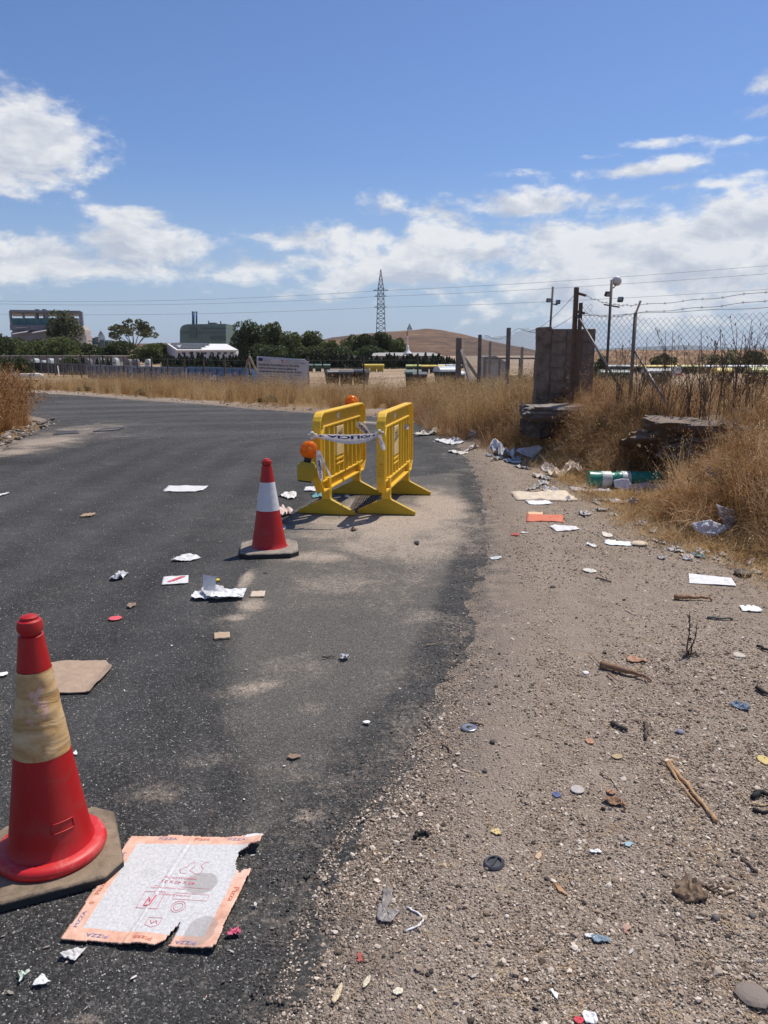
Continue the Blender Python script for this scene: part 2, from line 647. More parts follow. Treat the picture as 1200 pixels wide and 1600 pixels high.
def leaf_mat(name, c0, c1, c2, trans=.42):
    m, nt, b, out = new_mat(name)
    a = nt.nodes.new('ShaderNodeAttribute')
    a.attribute_name = 'leaf'
    n = NOISE(nt, wpos(nt), .35, 3, .6)
    f = M(nt, 'ADD', M(nt, 'MULTIPLY', a.outputs['Fac'], .7), M(nt, 'MULTIPLY', n.outputs['Fac'], .4))
    c = ramp(nt, f, [(.1, c0), (.5, c1), (.95, c2)])
    nt.links.new(c, b.inputs['Base Color'])
    b.inputs['Roughness'].default_value = .55
    b.inputs['Specular IOR Level'].default_value = .3
    tr = nt.nodes.new('ShaderNodeBsdfTranslucent')
    nt.links.new(c, tr.inputs[0])
    mx = nt.nodes.new('ShaderNodeMixShader')
    mx.inputs[0].default_value = trans
    nt.links.new(b.outputs[0], mx.inputs[1])
    nt.links.new(tr.outputs[0], mx.inputs[2])
    nt.links.new(mx.outputs[0], out.inputs['Surface'])
    return m


# ---------------------------------------------------------------- numpy noise + distance helpers
_perm = rng.random((512, 512))


def vnoise(x, y):
    xi, yi = np.floor(x).astype(int), np.floor(y).astype(int)
    fx, fy = x - xi, y - yi
    fx, fy = fx * fx * (3 - 2 * fx), fy * fy * (3 - 2 * fy)
    g = lambda i, j: _perm[(xi + i) % 512, (yi + j) % 512]
    return (g(0, 0) * (1 - fx) + g(1, 0) * fx) * (1 - fy) + (g(0, 1) * (1 - fx) + g(1, 1) * fx) * fy


def fbm(x, y, o=4, gain=.5):
    s, a, t = 0, 1, 0
    for k in range(o):
        s = s + a * (vnoise(x * 2 ** k + 17.3 * k, y * 2 ** k + 9.1 * k) - .5)
        t += a
        a *= gain
    return s / t * 2


def sdf(poly, x, y):
    """signed distance to polygon, negative inside"""
    P = np.asarray(poly, float)
    d = np.full(x.shape, 1e18)
    ins = np.zeros(x.shape, bool)
    for i in range(len(P)):
        a, b = P[i], P[(i + 1) % len(P)]
        e = b - a
        wx, wy = x - a[0], y - a[1]
        t = np.clip((wx * e[0] + wy * e[1]) / (e @ e + 1e-12), 0, 1)
        d = np.minimum(d, (wx - t * e[0]) ** 2 + (wy - t * e[1]) ** 2)
        c = (a[1] > y) != (b[1] > y)
        with np.errstate(divide='ignore', invalid='ignore'):
            xc = (b[0] - a[0]) * (y - a[1]) / (b[1] - a[1] + 1e-15) + a[0]
        ins ^= c & (x < xc)
    return np.where(ins, -1, 1) * np.sqrt(d)


def sst(v, lo, hi):
    t = np.clip((v - lo) / (hi - lo), 0, 1)
    return t * t * (3 - 2 * t)

# ---------------------------------------------------------------- the lie of the land
edge_px = [(405, 1600), (430, 1540), (470, 1420), (505, 1330), (585, 1240), (640, 1160), (690, 1060), (722, 960), (745, 870),
           (748, 800), (735, 740), (705, 695), (660, 664), (600, 652), (540, 648), (470, 644), (400, 639), (320, 632),
           (230, 626), (140, 619), (60, 613)]
ROAD = [(-.25, -3), (-.2, .9)] + [tuple(G(*p)[:2]) for p in edge_px] + \
       [(-22, 34.5), (-34, 37.5), (-34, 28), (-19, 25), (-13, 23), (-9.5, 20.5), (-8.0, 18.6), (-7.3, 16.5), (-6.7, 14.2),
        (-6.25, 12.2), (-5.9, 10), (-5.6, 6), (-5.6, -3)]
BANKL = [tuple(G(*p)[:2]) for p in [(640, 655), (690, 680), (760, 698), (830, 722), (900, 752), (960, 790), (1050, 850),
                                     (1200, 900), (1400, 960)]]
BANK = BANKL + [(12, 3), (60, 3), (60, 70), (.3, 70)]
LBANK = [(-7.3, 16.8), (-6.5, 12.4), (-6.3, 11.0), (-30, 8), (-30, 26), (-16, 23.4), (-11, 21), (-8.4, 18.6)]


def land(x, y):
    x = np.asarray(x, float)
    y = np.asarray(y, float)
    s = sdf(ROAD, x, y)
    near = np.clip(1 - y / 40, 0, 1)
    z = -.06 + .074 * sst(s, -.55, .45)
    z = z + sst(s, -.35, .2) * near * (fbm(x * 3.1, y * 3.1, 4) * .016 + fbm(x * 14, y * 14, 3) * .006)
    z = z + sst(s, .3, 1.4) * near * fbm(x * .9 + 4, y * .55, 3) * .035
    t = -sdf(BANK, x, y)
    W = 1.6 - .8 * sst(y, 9, 11)
    A = .80 * (1 - sst(y, 12.9, 15.5) * .75) * (1 - sst(y, 18, 32))
    bz = A * sst(t, -.05, W) * (1 + .14 * fbm(x * 1.4, y * 1.4, 4))
    bz = bz * (1 - .9 * np.exp(-((x - 2.95) / .85) ** 4 - ((y - 8.55) / .72) ** 4))
    z = z + bz
    z = z - .75 * sst(y, 23, 46) * sst(s, .5, 9)
    tl = -sdf(LBANK, x, y)
    z = z + .22 * sst(tl, 0, 2.0)
    z = z + sst(y, 60, 260) * fbm(x * .006, y * .006, 3) * .5
    return z


def pdist(line, x, y):
    d = np.full(np.shape(x), 1e9)
    for a, b in zip(line[:-1], line[1:]):
        a, b = np.array(a[:2]), np.array(b[:2])
        e = b - a
        t = np.clip(((x - a[0]) * e[0] + (y - a[1]) * e[1]) / (e @ e), 0, 1)
        d = np.minimum(d, np.hypot(x - a[0] - t * e[0], y - a[1] - t * e[1]))
    return d


TRACKS = [([G(*q) for q in ((760, 800), (785, 900), (790, 1050), (775, 1200), (720, 1400), (640, 1640))], .17, 1.0),
          ([G(*q) for q in ((800, 760), (880, 900), (930, 1100), (990, 1300), (1060, 1640))], .15, .6),
          ([G(*q) for q in ((985, 1008), (1060, 1022))], .05, 1.3)]


def trackw(x, y):
    w = np.zeros(np.shape(x))
    for ln, s_, a_ in TRACKS:
        w = np.maximum(w, a_ * np.exp(-(pdist(ln, x, y) / s_) ** 2))
    return w


def lz(x, y):
    return float(land(np.array([x]), np.array([y]))[0])


def GL(px, py):
    """where the photograph's pixel meets the land"""
    z = 0.0
    for _ in range(14):
        p = G(px, py, z)
        z = .5 * z + .5 * max(lz(p.x, p.y), 0.0 if sdf(ROAD, np.array([p.x]), np.array([p.y]))[0] < 0 else -9)
    p = G(px, py, z)
    return p


def grow(start, stop, step, rate, ref=0.0):
    out = [start]
    while out[-1] < stop:
        out.append(out[-1] + max(step, rate * abs(out[-1] - ref)))
    return out


def sheet(xs, ys, zf, keep=None):
    X, Y = np.meshgrid(np.array(xs), np.array(ys))
    x, y = X.ravel(), Y.ravel()
    z = zf(x, y)
    nx, ny = len(xs), len(ys)
    i = np.arange((nx - 1) * (ny - 1))
    r, c = i // (nx - 1), i % (nx - 1)
    q = np.stack([r * nx + c, r * nx + c + 1, (r + 1) * nx + c + 1, (r + 1) * nx + c], 1)
    if keep is not None:
        k = keep(x, y)
        q = q[k[q].any(1)]
    return np.stack([x, y, z], 1), q


def set_mask(me, cols, alpha=None):
    a = me.color_attributes.new('mask', 'FLOAT_COLOR', 'POINT')
    buf = np.ones((len(me.vertices), 4), np.float32)
    buf[:, :3] = cols
    if alpha is not None:
        buf[:, 3] = alpha
    a.data.foreach_set('color', buf.ravel())


M_ASPHALT, M_GROUND = asphalt_mat(), ground_mat()
core = list(np.arange(-6.5, 6.0, .045))
right = grow(6.0, 9000, .06, .07, 5)
left = [-v for v in grow(6.5, 9000, .06, .07, 5.6)][::-1]
gx = left[:-1] + core + right
gy = [-60, -20, -8, -3] + grow(0.6, 40, .035, .011) + grow(41, 12000, .5, .045)
vs, qs = sheet(gx, gy, land)
me = np_mesh('ground', vs, qs, M_GROUND)
sR = sdf(ROAD, vs[:, 0], vs[:, 1])
tB = -sdf(BANK, vs[:, 0], vs[:, 1])
tL = -sdf(LBANK, vs[:, 0], vs[:, 1])
crumb = np.clip(1 - np.abs(sR - .05) / .45, 0, 1) * (vs[:, 1] < 30) * .8
straw = np.maximum(sst(tB, -.35, .5), sst(tL, -.3, .5))
straw = np.maximum(straw, sst(sR, .8, 1.8) * sst(vs[:, 1], 21.5, 23))
yard = sst(vs[:, 1], 40, 44) * (1 - .0 * vs[:, 0])
dirtstrip = sst(vs[:, 1], 17, 18.5) * (1 - sst(sR, 1.2, 1.9)) * sst(sR, .05, .3) * (1 - sst(tB, -.2, .3)) * sst(vs[:, 0], -6, -4)
straw = straw * (1 - yard * .6)
farbrown = sst(vs[:, 1], 120, 200)
yard = np.maximum(yard * (1 - farbrown * .7), dirtstrip)
set_mask(me, np.stack([crumb, straw, yard], 1), np.clip(trackw(vs[:, 0], vs[:, 1]), 0, 1))
tag(obj_me('ground', me), kind='structure')


def road_z(x, y):
    s = sdf(ROAD, x, y)
    return -.035 * sst(s, -.05, .4) + fbm(x * 9, y * 9, 3) * .0022 + fbm(x * .8, y * .8, 2) * .004 - \
        .012 * sst(s, -.5, .1) * (fbm(x * 5, y * 5, 3) > .15)


vs, qs = sheet([-34, -30, -26, -22, -19, -16, -14] + list(np.arange(-12.5, -6, .25)) + list(np.arange(-6, 2.6, .045)),
               [-3, -1, 0] + grow(.6, 37, .035, .011), road_z, lambda x, y: sdf(ROAD, x, y) < .35)
me = np_mesh('road', vs, qs, M_ASPHALT)
x, y = vs[:, 0], vs[:, 1]
sR = sdf(ROAD, x, y)
dust = np.clip(1 + sR / .45, 0, 1) * .10 * sst(y, .8, 3) + .10 * np.clip(1 + sR / 1.6, 0, 1)


def blob(px, py, rx, ry, st, rot=0):
    c = G(px, py)
    hx = (G(px + rx, py) - c).length
    hy = abs(G(px, py - ry).y - G(px, py + ry).y) / 2
    dx, dy = x - c.x, y - c.y
    ca, sa = math.cos(rot), math.sin(rot)
    u, w = dx * ca + dy * sa, -dx * sa + dy * ca
    return st * np.exp(-((u / hx) ** 2 + (w / hy) ** 2))


for b_ in [(610, 820, 150, 34, .85), (660, 850, 110, 40, .6), (640, 810, 90, 26, .95), (560, 800, 70, 24, .75), (690, 790, 45, 30, .95), (600, 850, 120, 22, .7), (500, 815, 50, 22, .55),
           (690, 835, 60, 28, .7), (500, 870, 60, 10, .75), (560, 905, 150, 40, .36), (480, 835, 40, 10, .5),
           (385, 905, 9, 22, .95), (392, 945, 26, 12, .75), (365, 965, 26, 6, .7), (385, 1078, 45, 12, .62), (420, 1070, 40, 10, .5),
           (480, 1275, 22, 9, .62), (470, 1215, 30, 12, .45), (330, 1190, 50, 16, .42), (250, 1240, 55, 18, .40), (500, 1105, 45, 12, .3),
           (130, 1590, 45, 10, .6), (480, 1040, 80, 20, .25), (440, 1200, 60, 25, .35), (640, 960, 60, 40, .3),
           (130, 672, 60, 14, .5), (70, 690, 60, 14, .75), (20, 706, 50, 8, .7), (180, 680, 70, 12, .22)]:
    dust = np.maximum(dust, blob(*b_))
ctr = np.array([6.0, 14.0])
rad = np.hypot(x - ctr[0] * 0 - 1.0, y - 4)
streak = np.zeros_like(x)
for r0, w0, a0 in ((21.5, .9, 1.0), (19.2, .5, .8), (17.5, .35, .7), (24.0, .8, .7), (14.5, .4, .7), (12.3, .5, .6), (15.8, .25, .5)):
    streak += a0 * np.exp(-((np.hypot((x + 1) * 1.0, y - 3.5) - r0) / w0) ** 2)
streak = streak * sst(y, 6, 10)
dark = blob(15, 722, 60, 6, 1.2)
OLD = [tuple(G(*q)[:2]) for q in [(425, 860), (455, 800), (520, 770), (640, 745), (760, 735), (780, 870), (730, 1080), (620, 1260), (520, 1420), (440, 1600), (250, 1640), (300, 1450), (330, 1250), (330, 1100), (355, 980), (385, 905)]]
so = sdf(OLD, x, y)
old = np.clip(.5 - so / .35, 0, 1) * (.25 + .75 * sst(-sR, .05, .35)) * (.55 + .45 * sst(y, 2.2, 5.2))
lane_sheen = .5 + .5 * np.sin(pdist([G(*q) for q in ((560, 700), (520, 900), (430, 1200), (330, 1600))], x, y) * 9.0)
streak = np.maximum(streak, .35 * lane_sheen * sst(y, 1, 3) * (so > 0))  # sheen of the dark lane, painted as pale streaks
set_mask(me, np.stack([np.clip(dust, 0, 1), np.clip(streak, 0, 1), np.clip(dark, 0, 1)], 1), np.clip(old, 0, 1))
tag(obj_me('road', me), kind='structure')

# ---------------------------------------------------------------- scattering (instances on explicit points)
_sg = {}


def scatter(name, protos, pts, rots, scl, idx, kind='stuff', label=None, cat=None):
    me = bpy.data.meshes.new(name)
    me.vertices.add(len(pts))
    me.vertices.foreach_set('co', np.asarray(pts, np.float32).ravel())
    a = me.attributes.new('rot', 'FLOAT_VECTOR', 'POINT')
    a.data.foreach_set('vector', np.asarray(rots, np.float32).ravel())
    a = me.attributes.new('scl', 'FLOAT_VECTOR', 'POINT')
    sc = np.asarray(scl, np.float32)
    if sc.ndim == 1:
        sc = np.repeat(sc[:, None], 3, 1)
    a.data.foreach_set('vector', sc.ravel())
    a = me.attributes.new('pick', 'INT', 'POINT')
    a.data.foreach_set('value', np.asarray(idx, np.int32))
    ng = bpy.data.node_groups.new('scatter_' + name, 'GeometryNodeTree')
    ng.interface.new_socket('Geometry', in_out='INPUT', socket_type='NodeSocketGeometry')
    ng.interface.new_socket('Geometry', in_out='OUTPUT', socket_type='NodeSocketGeometry')
    gi, go = ng.nodes.new('NodeGroupInput'), ng.nodes.new('NodeGroupOutput')
    iop = ng.nodes.new('GeometryNodeInstanceOnPoints')
    ng.links.new(gi.outputs[0], iop.inputs['Points'])
    join = ng.nodes.new('GeometryNodeJoinGeometry')
    for p in reversed(protos):
        oi = ng.nodes.new('GeometryNodeObjectInfo')
        oi.inputs['Object'].default_value = p
        oi.inputs['As Instance'].default_value = True
        ng.links.new(oi.outputs['Geometry'], join.inputs[0])
    ng.links.new(join.outputs[0], iop.inputs['Instance'])
    iop.inputs['Pick Instance'].default_value = True

    def attr(nm, dt):
        n = ng.nodes.new('GeometryNodeInputNamedAttribute')
        n.data_type = dt
        n.inputs['Name'].default_value = nm
        return n.outputs['Attribute']
    ng.links.new(attr('pick', 'INT'), iop.inputs['Instance Index'])
    e2r = ng.nodes.new('FunctionNodeEulerToRotation')
    ng.links.new(attr('rot', 'FLOAT_VECTOR'), e2r.inputs[0])
    ng.links.new(e2r.outputs[0], iop.inputs['Rotation'])
    ng.links.new(attr('scl', 'FLOAT_VECTOR'), iop.inputs['Scale'])
    ng.links.new(iop.outputs[0], go.inputs[0])
    o = bpy.data.objects.new(name, me)
    link(o)
    md = o.modifiers.new('scatter', 'NODES')
    md.node_group = ng
    tag(o, label, cat, kind=kind)
    return o


def proto(name, me):
    return bpy.data.objects.new(name, me)   # never linked: only the source of instances


def stone_mesh(name, mat_, seed, flat=.7, rough=.28):
    import bmesh
    bm = bmesh.new()
    bmesh.ops.create_icosphere(bm, subdivisions=1, radius=1)
    rr = random.Random(seed)
    for v in bm.verts:
        v.co *= 1 + rr.uniform(-rough, rough)
        v.co.z *= flat
    me = bpy.data.meshes.new(name)
    bm.to_mesh(me)
    bm.free()
    me.materials.append(mat_)
    return me


M_PEB = pebble_mat('pebble', [(0, (.055, .042, .033)), (.2, (.17, .13, .098)), (.5, (.33, .257, .196)), (.8, (.50, .41, .325)), (1, (.80, .70, .59))])
M_CRUMB = pebble_mat('asphalt_crumb', [(0, (.045, .042, .039)), (.6, (.11, .10, .09)), (1, (.25, .215, .18))])
M_SPECK = pebble_mat('pale_chip', [(0, (.12, .115, .11)), (.6, (.3, .29, .27)), (1, (.6, .58, .54))])
peb = [proto('p%d' % i, stone_mesh('pebble', M_PEB, i, [.75, .5, .6, .8, .35][i], .3)) for i in range(5)]
crumbs = [proto('c%d' % i, stone_mesh('crumb', M_CRUMB, 20 + i, .65, .35)) for i in range(4)]
specks = [proto('s%d' % i, stone_mesh('chip', M_SPECK, 40 + i, .55, .35)) for i in range(3)]


def sample_view(n, px0, px1, py0, py1, keep, pw=1.0):
    """random land points, denser close to the camera (constant count per viewing angle)"""
    px = rng.uniform(px0, px1, n)
    py = py1 - (py1 - py0) * rng.random(n) ** pw
    u, v = (px - 600) / FPX, (800 - py) / FPX
    dz = -_s + v * _c
    t = -CAM_H / dz
    xx, yy = u * t, (_c + v * _s) * t
    k = keep(xx, yy)
    return xx[k], yy[k]


def rand_rot(n, tilt=math.pi):
    return np.stack([rng.uniform(-tilt, tilt, n), rng.uniform(-tilt, tilt, n), rng.uniform(0, 6.283, n)], 1)


def lay_stones(name, protos, x, y, size, sink=.15, label=None):
    z = land(x, y)
    onroad = sdf(ROAD, x, y) < 0.05
    z = np.where(onroad, np.maximum(z, road_z(x, y)), z)
    scl = size[:, None] * np.stack([rng.uniform(.7, 1.3, len(x)), rng.uniform(.7, 1.3, len(x)), rng.uniform(.6, 1.1, len(x))], 1)
    pts = np.stack([x, y, z + size * (.45 - sink)], 1)
    rots = rand_rot(len(x), .5)
    scatter(name, protos, pts, rots, scl, rng.integers(0, len(protos), len(x)), label=label)


verge = lambda a, b: (lambda x, y: (sdf(ROAD, x, y) > a) & (sdf(BANK, x, y) > b))
clump = lambda x, y, k: fbm(x * 1.7 + 5, y * 1.1, 3) + rng.uniform(-.6, .6, len(x)) - trackw(x, y) * .5 > k
x, y = sample_view(175000, 330, 1700, 660, 1680, lambda x, y: verge(.0, -.3)(x, y) & clump(x, y, -.12), .8)
lay_stones('fine_gravel', peb, x, y, rng.uniform(.0014, .0034, len(x)) * (1 + .15 * y), label='fine gravel strewn over the dirt verge')
x, y = sample_view(23000, 380, 1700, 760, 1700, lambda x, y: verge(.02, -.2)(x, y) & clump(x, y, -.05), .6)
lay_stones('gravel', peb, x, y, .0030 + .0058 * rng.random(len(x)) ** 2.6 + .0004 * y, label='small stones strewn over the dirt verge')
x, y = sample_view(420, 420, 1700, 800, 1700, verge(.05, -.2), .7)
lay_stones('loose_stones', peb, x, y, .0055 + .009 * rng.random(len(x)) ** 3, label='loose pebbles lying on the dirt verge')
x, y = sample_view(26000, 330, 1000, 690, 1700, lambda x, y: np.abs(sdf(ROAD, x, y) - .0) < .04 + .2 * rng.random(len(x)) ** 2, .8)
lay_stones('asphalt_crumbs', crumbs, x, y, (.0016 + .0036 * rng.random(len(x)) ** 2) * (1 + .08 * y), label='crumbled asphalt along the broken road edge')
x, y = sample_view(380, 380, 900, 800, 1700, lambda x, y: np.abs(sdf(ROAD, x, y) + .03) < .10, .6)
lay_stones('asphalt_lumps', crumbs, x, y, .003 + .009 * rng.random(len(x)) ** 2.5, sink=.4, label='broken lumps of asphalt along the road edge')
x, y = sample_view(34000, -500, 760, 660, 1690, lambda x, y: (sdf(ROAD, x, y) < -.02), .7)
lay_stones('road_grit', specks, x, y, rng.uniform(.0009, .0024, len(x)) * (1 + .14 * y), label='pale grit scattered on the asphalt')
# rubble at the foot of the left bank
n = 260
t = rng.random(n)
bx = np.interp(t, [0, .4, .75, 1], [-6.15, -6.7, -7.2, -7.8]) + rng.normal(0, .16, n) - .25
by = np.interp(t, [0, .4, .75, 1], [11.6, 13.6, 16.2, 18.2]) + rng.normal(0, .2, n)
M_RUB = pebble_mat('rubble', [(0, (.08, .07, .06)), (.4, (.20, .17, .15)), (.8, (.33, .30, .27)), (1, (.55, .5, .45))])
rub = [proto('r%d' % i, stone_mesh('rubble', M_RUB, 60 + i, .55, .35)) for i in range(4)]
lay_stones('rubble', rub, bx, by, .02 + .045 * rng.random(n) ** 1.8, label='pale rubble at the foot of the left grass bank')
# pale debris along the far road edge
n = 260
t = rng.random(n)
pp = np.array([G(*p)[:2] for p in [(60, 612), (230, 624), (400, 637), (520, 646), (640, 655), (700, 690)]])
bx = np.interp(t, np.linspace(0, 1, 6), pp[:, 0]) + rng.normal(0, .12, n)
by = np.interp(t, np.linspace(0, 1, 6), pp[:, 1]) + .3 + rng.normal(0, .22, n)
lay_stones('roadside_stones', rub, bx, by, .012 + .03 * rng.random(n) ** 2, label='pale stones along the far edge of the road')


# ---------------------------------------------------------------- dry grass
def blades(n, h, rad, lean, seg=4, w=.004, curl=.5, seed=0, heads=0.0, droop=.3, hv=.35):
    r = np.random.default_rng(seed)
    V_, F_ = [], []
    for i in range(n):
        a, q = r.uniform(0, 6.283), rad * math.sqrt(r.random())
        p = np.array([q * math.cos(a), q * math.sin(a), 0.0])
        d = np.array([r.normal(0, lean), r.normal(0, lean), 1.0])
        hh = h * r.uniform(1 - hv, 1 + hv)
        side = r.uniform(0, 6.283)
        sv = np.array([math.cos(side), math.sin(side), 0]) * w * .5
        cv = np.array([r.normal(0, curl), r.normal(0, curl), -abs(r.normal(0, droop))])
        b = len(V_)
        for k in range(seg + 1):
            wk = 1 - .75 * k / seg
            V_ += [p - sv * wk, p + sv * wk]
            d = d + cv / seg
            d = d / np.linalg.norm(d)
            p = p + d * hh / seg
        for k in range(seg):
            j = b + 2 * k
            F_.append((j, j + 1, j + 3, j + 2))
        if r.random() < heads:
            for _ in range(5):
                c = p + r.normal(0, .018, 3) - np.array([0, 0, r.uniform(0, .09)])
                e1, e2 = r.normal(0, 1, 3), r.normal(0, 1, 3)
                e1 = e1 / np.linalg.norm(e1) * w * 1.3
                e2 = np.array([e2[0] * .3, e2[1] * .3, -1]) * w * 2.2
                j = len(V_)
                V_ += [c - e1, c + e1, c + e1 + e2, c - e1 + e2]
                F_.append((j, j + 1, j + 2, j + 3))
    return np.array(V_), np.array(F_)


GOLD = [(0, (.19, .10, .035)), (.35, (.42, .25, .095)), (.7, (.62, .42, .19)), (1, (.76, .58, .33))]
RUST = [(0, (.12, .048, .018)), (.4, (.31, .145, .052)), (.75, (.50, .27, .105)), (1, (.66, .44, .22))]
BROWN = [(0, (.12, .058, .025)), (.3, (.32, .17, .068)), (.65, (.56, .34, .155)), (1, (.78, .57, .34))]
GREEN = [(0, (.03, .035, .014)), (.5, (.085, .09, .035)), (1, (.19, .17, .08))]
M_GOLD, M_RUST = straw_mat('dry_grass_golden', GOLD), straw_mat('dry_grass_rust', RUST)
M_BROWN, M_GREENW = straw_mat('dead_brush', BROWN, .25), straw_mat('green_weed', GREEN, .3)


def tufts(tagname, mat_, k, **kw):
    out = []
    for i in range(k):
        v, f = blades(seed=100 + i * 7 + hash(tagname) % 1 + len(tagname), **kw)
        out.append(proto(tagname + str(i), np_mesh(tagname, v, f, mat_, smooth=False)))
    return out


T_OAT = tufts('oat', M_GOLD, 5, n=34, h=.72, rad=.13, lean=.16, curl=.35, heads=.55, w=.0062, seg=4)
T_OATB = tufts('oatb', M_BROWN, 5, n=34, h=.66, rad=.13, lean=.2, curl=.5, heads=.5, w=.0062, seg=4)
T_RUST = tufts('rust', M_RUST, 5, n=44, h=.95, rad=.14, lean=.17, curl=.4, heads=.9, w=.009, seg=4)
T_LOW = tufts('low', M_GOLD, 5, n=34, h=.17, rad=.13, lean=.8, curl=1.4, w=.0045, seg=4, droop=.9)
T_TANG = tufts('tangle', M_BROWN, 7, n=30, h=.50, rad=.17, lean=.8, curl=1.7, w=.0068, seg=6, droop=1.0, heads=.12)
T_TANR = tufts('tangler', M_RUST, 4, n=28, h=.46, rad=.16, lean=.7, curl=1.6, w=.007, seg=6, droop=1.0, heads=.2)
T_GRN = tufts('greenw', M_GREENW, 4, n=60, h=.34, rad=.16, lean=.5, curl=.6, w=.016, seg=3)


def screened(x, y, z, h):
    """tufts that would stand in front of a larger piece of litter"""
    k = np.ones(len(x), bool)
    for (ax, ay, az), w_ in SPOTS:
        # between the eye and the piece, close to the straight line
        L = math.hypot(ax, ay)
        t = (x * ax + y * ay) / (L * L)
        off = np.abs(x * ay - y * ax) / L
        line = CAM_H + (az - CAM_H) * t
        k &= ~((t < 1.02) & (t > .5) & (off < w_) & (z + h > line - .02))
    return k


SPOTS = []
for (a_, b_, w_) in ((925, 765, .10), (950, 765, .10), (975, 765, .10), (1000, 764, .10), (1025, 762, .09), (1106, 838, .20), (1132, 832, .16), (833, 714, .2), (787, 713, .12), (1106, 752, .10), (886, 744, .2)):
    q_ = GL(a_, b_)
    SPOTS.append(((q_.x, q_.y, q_.z + .04), w_))


def plant(name, protos, x, y, smin, smax, label, tilt=.12):
    if name in ('dead_brush', 'brush_clumps', 'brown_grass', 'green_weeds', 'straw_litter', 'bank_oats'):
        k = screened(x, y, land(x, y), .05 if name == 'straw_litter' else .26)
        x, y = x[k], y[k]
    if name in ('dead_brush', 'brush_clumps', 'brown_grass', 'tall_grass', 'green_weeds'):
        k = open_spot(x, y)
        x, y = x[k], y[k]
    z = land(x, y) - .01
    n = len(x)
    scatter(name, protos, np.stack([x, y, z], 1), rand_rot(n, tilt), rng.uniform(smin, smax, n), rng.integers(0, len(protos), n), label=label)


def in_box(n, x0, x1, y0, y1, keep):
    xx, yy = rng.uniform(x0, x1, n), rng.uniform(y0, y1, n)
    k = keep(xx, yy)
    return xx[k], yy[k]


bank_t = lambda x, y: -sdf(BANK, x, y)
CLEAR = [(925, 768, .30), (955, 768, .34), (985, 768, .40), (1015, 768, .44), (1040, 766, .34), (886, 745, .30), (833, 718, .26), (787, 715, .2), (1106, 842, .2), (1130, 842, .2), (1106, 756, .16), (738, 690, .16), (1085, 872, .14), (1100, 688, .2), (1140, 690, .2), (1180, 690, .2)]
CLEARW = [(GL(a, b), r_) for a, b, r_ in CLEAR]


def open_spot(x, y):
    k = np.ones(len(x), bool)
    for c, r_ in CLEARW:
        k &= ((x - c.x) / (r_ * 1.0)) ** 2 + ((y - c.y + r_ * .5) / (r_ * 1.6)) ** 2 > 1
    return k

# right-hand belt of tall oats between road and fence
x, y = in_box(9000, .4, 6.5, 12.6, 26, lambda x, y: (bank_t(x, y) > .15 + .25 * rng.random(len(x))) & (x < 1.3 + .55 * (y - 10)) & (fbm(x * 1.2, y * 1.2, 3) > -.35))
plant('tall_grass', T_OAT, x, y, .30, .72, 'tall golden oat grass between the road and the fence posts')
x, y = in_box(5200, .6, 5, 12.0, 22, lambda x, y: (bank_t(x, y) > -.05) & (bank_t(x, y) < 1.3 + .5 * rng.random(len(x))))
plant('brown_grass', T_OATB + T_TANR + T_TANG[:3], x, y, .32, .62, 'brown matted grass along the verge')
# behind the right fence
x, y = in_box(3600, 2.6, 14, 10.6, 24, lambda x, y: (x > 2.9) & (fbm(x * .8, y * .8, 3) > -.2))
plant('fence_grass', T_OAT + T_OATB, x, y, .18, .38, 'dry grass behind the chain-link fence')
x, y = in_box(4200, 1, 32, 24, 44, lambda x, y: (sdf(ROAD, x, y) > 1.5) & (fbm(x * .4, y * .4, 3) > -.05))
plant('yard_grass', T_OAT + T_OATB, x, y, .2, .45, 'dry grass at the edge of the yard')
# tangled dead brush on the right bank
x, y = in_box(21000, 2.0, 9.5, 3.0, 12.8, lambda x, y: (bank_t(x, y) > .16 + .22 * rng.random(len(x))) & (fbm(x * 1.5, y * 1.5, 3) > -.6))
plant('dead_brush', T_TANG + T_TANR[:2], x, y, .30, .70, 'tangled dead brown brush on the bank below the fence', .35)
x, y = in_box(1600, 2.0, 9.0, 3.0, 12.6, lambda x, y: (bank_t(x, y) > .45) & (fbm(x * 1.3 + 2, y * 1.3, 3) > .0))
plant('bank_oats', T_OAT + T_OATB, x, y, .3, .75, 'golden oat stalks standing in the brush on the bank', .25)
x, y = in_box(4600, 2.0, 9.0, 3.0, 12.6, lambda x, y: (bank_t(x, y) > .5) & (fbm(x * 1.1 + 9, y * 1.1, 3) > .05))
plant('brush_clumps', T_TANR, x, y, .35, .8, 'reddish dead brush on the bank', .35)
x, y = in_box(9000, 1.6, 8.5, 2.8, 13, lambda x, y: (bank_t(x, y) > -.10 - .25 * rng.random(len(x)) ** 2) & (bank_t(x, y) < .9))
plant('straw_litter', T_LOW, x, y, .45, 1.1, 'short golden straw at the foot of the bank', .5)
x, y = in_box(80, 2.6, 4.2, 9.0, 11.4, lambda x, y: (np.hypot(x - 3.35, y - 9.9) < .75))
plant('green_weeds', T_GRN, x, y, .35, .7, 'dull green weeds below the bent fence post', .2)
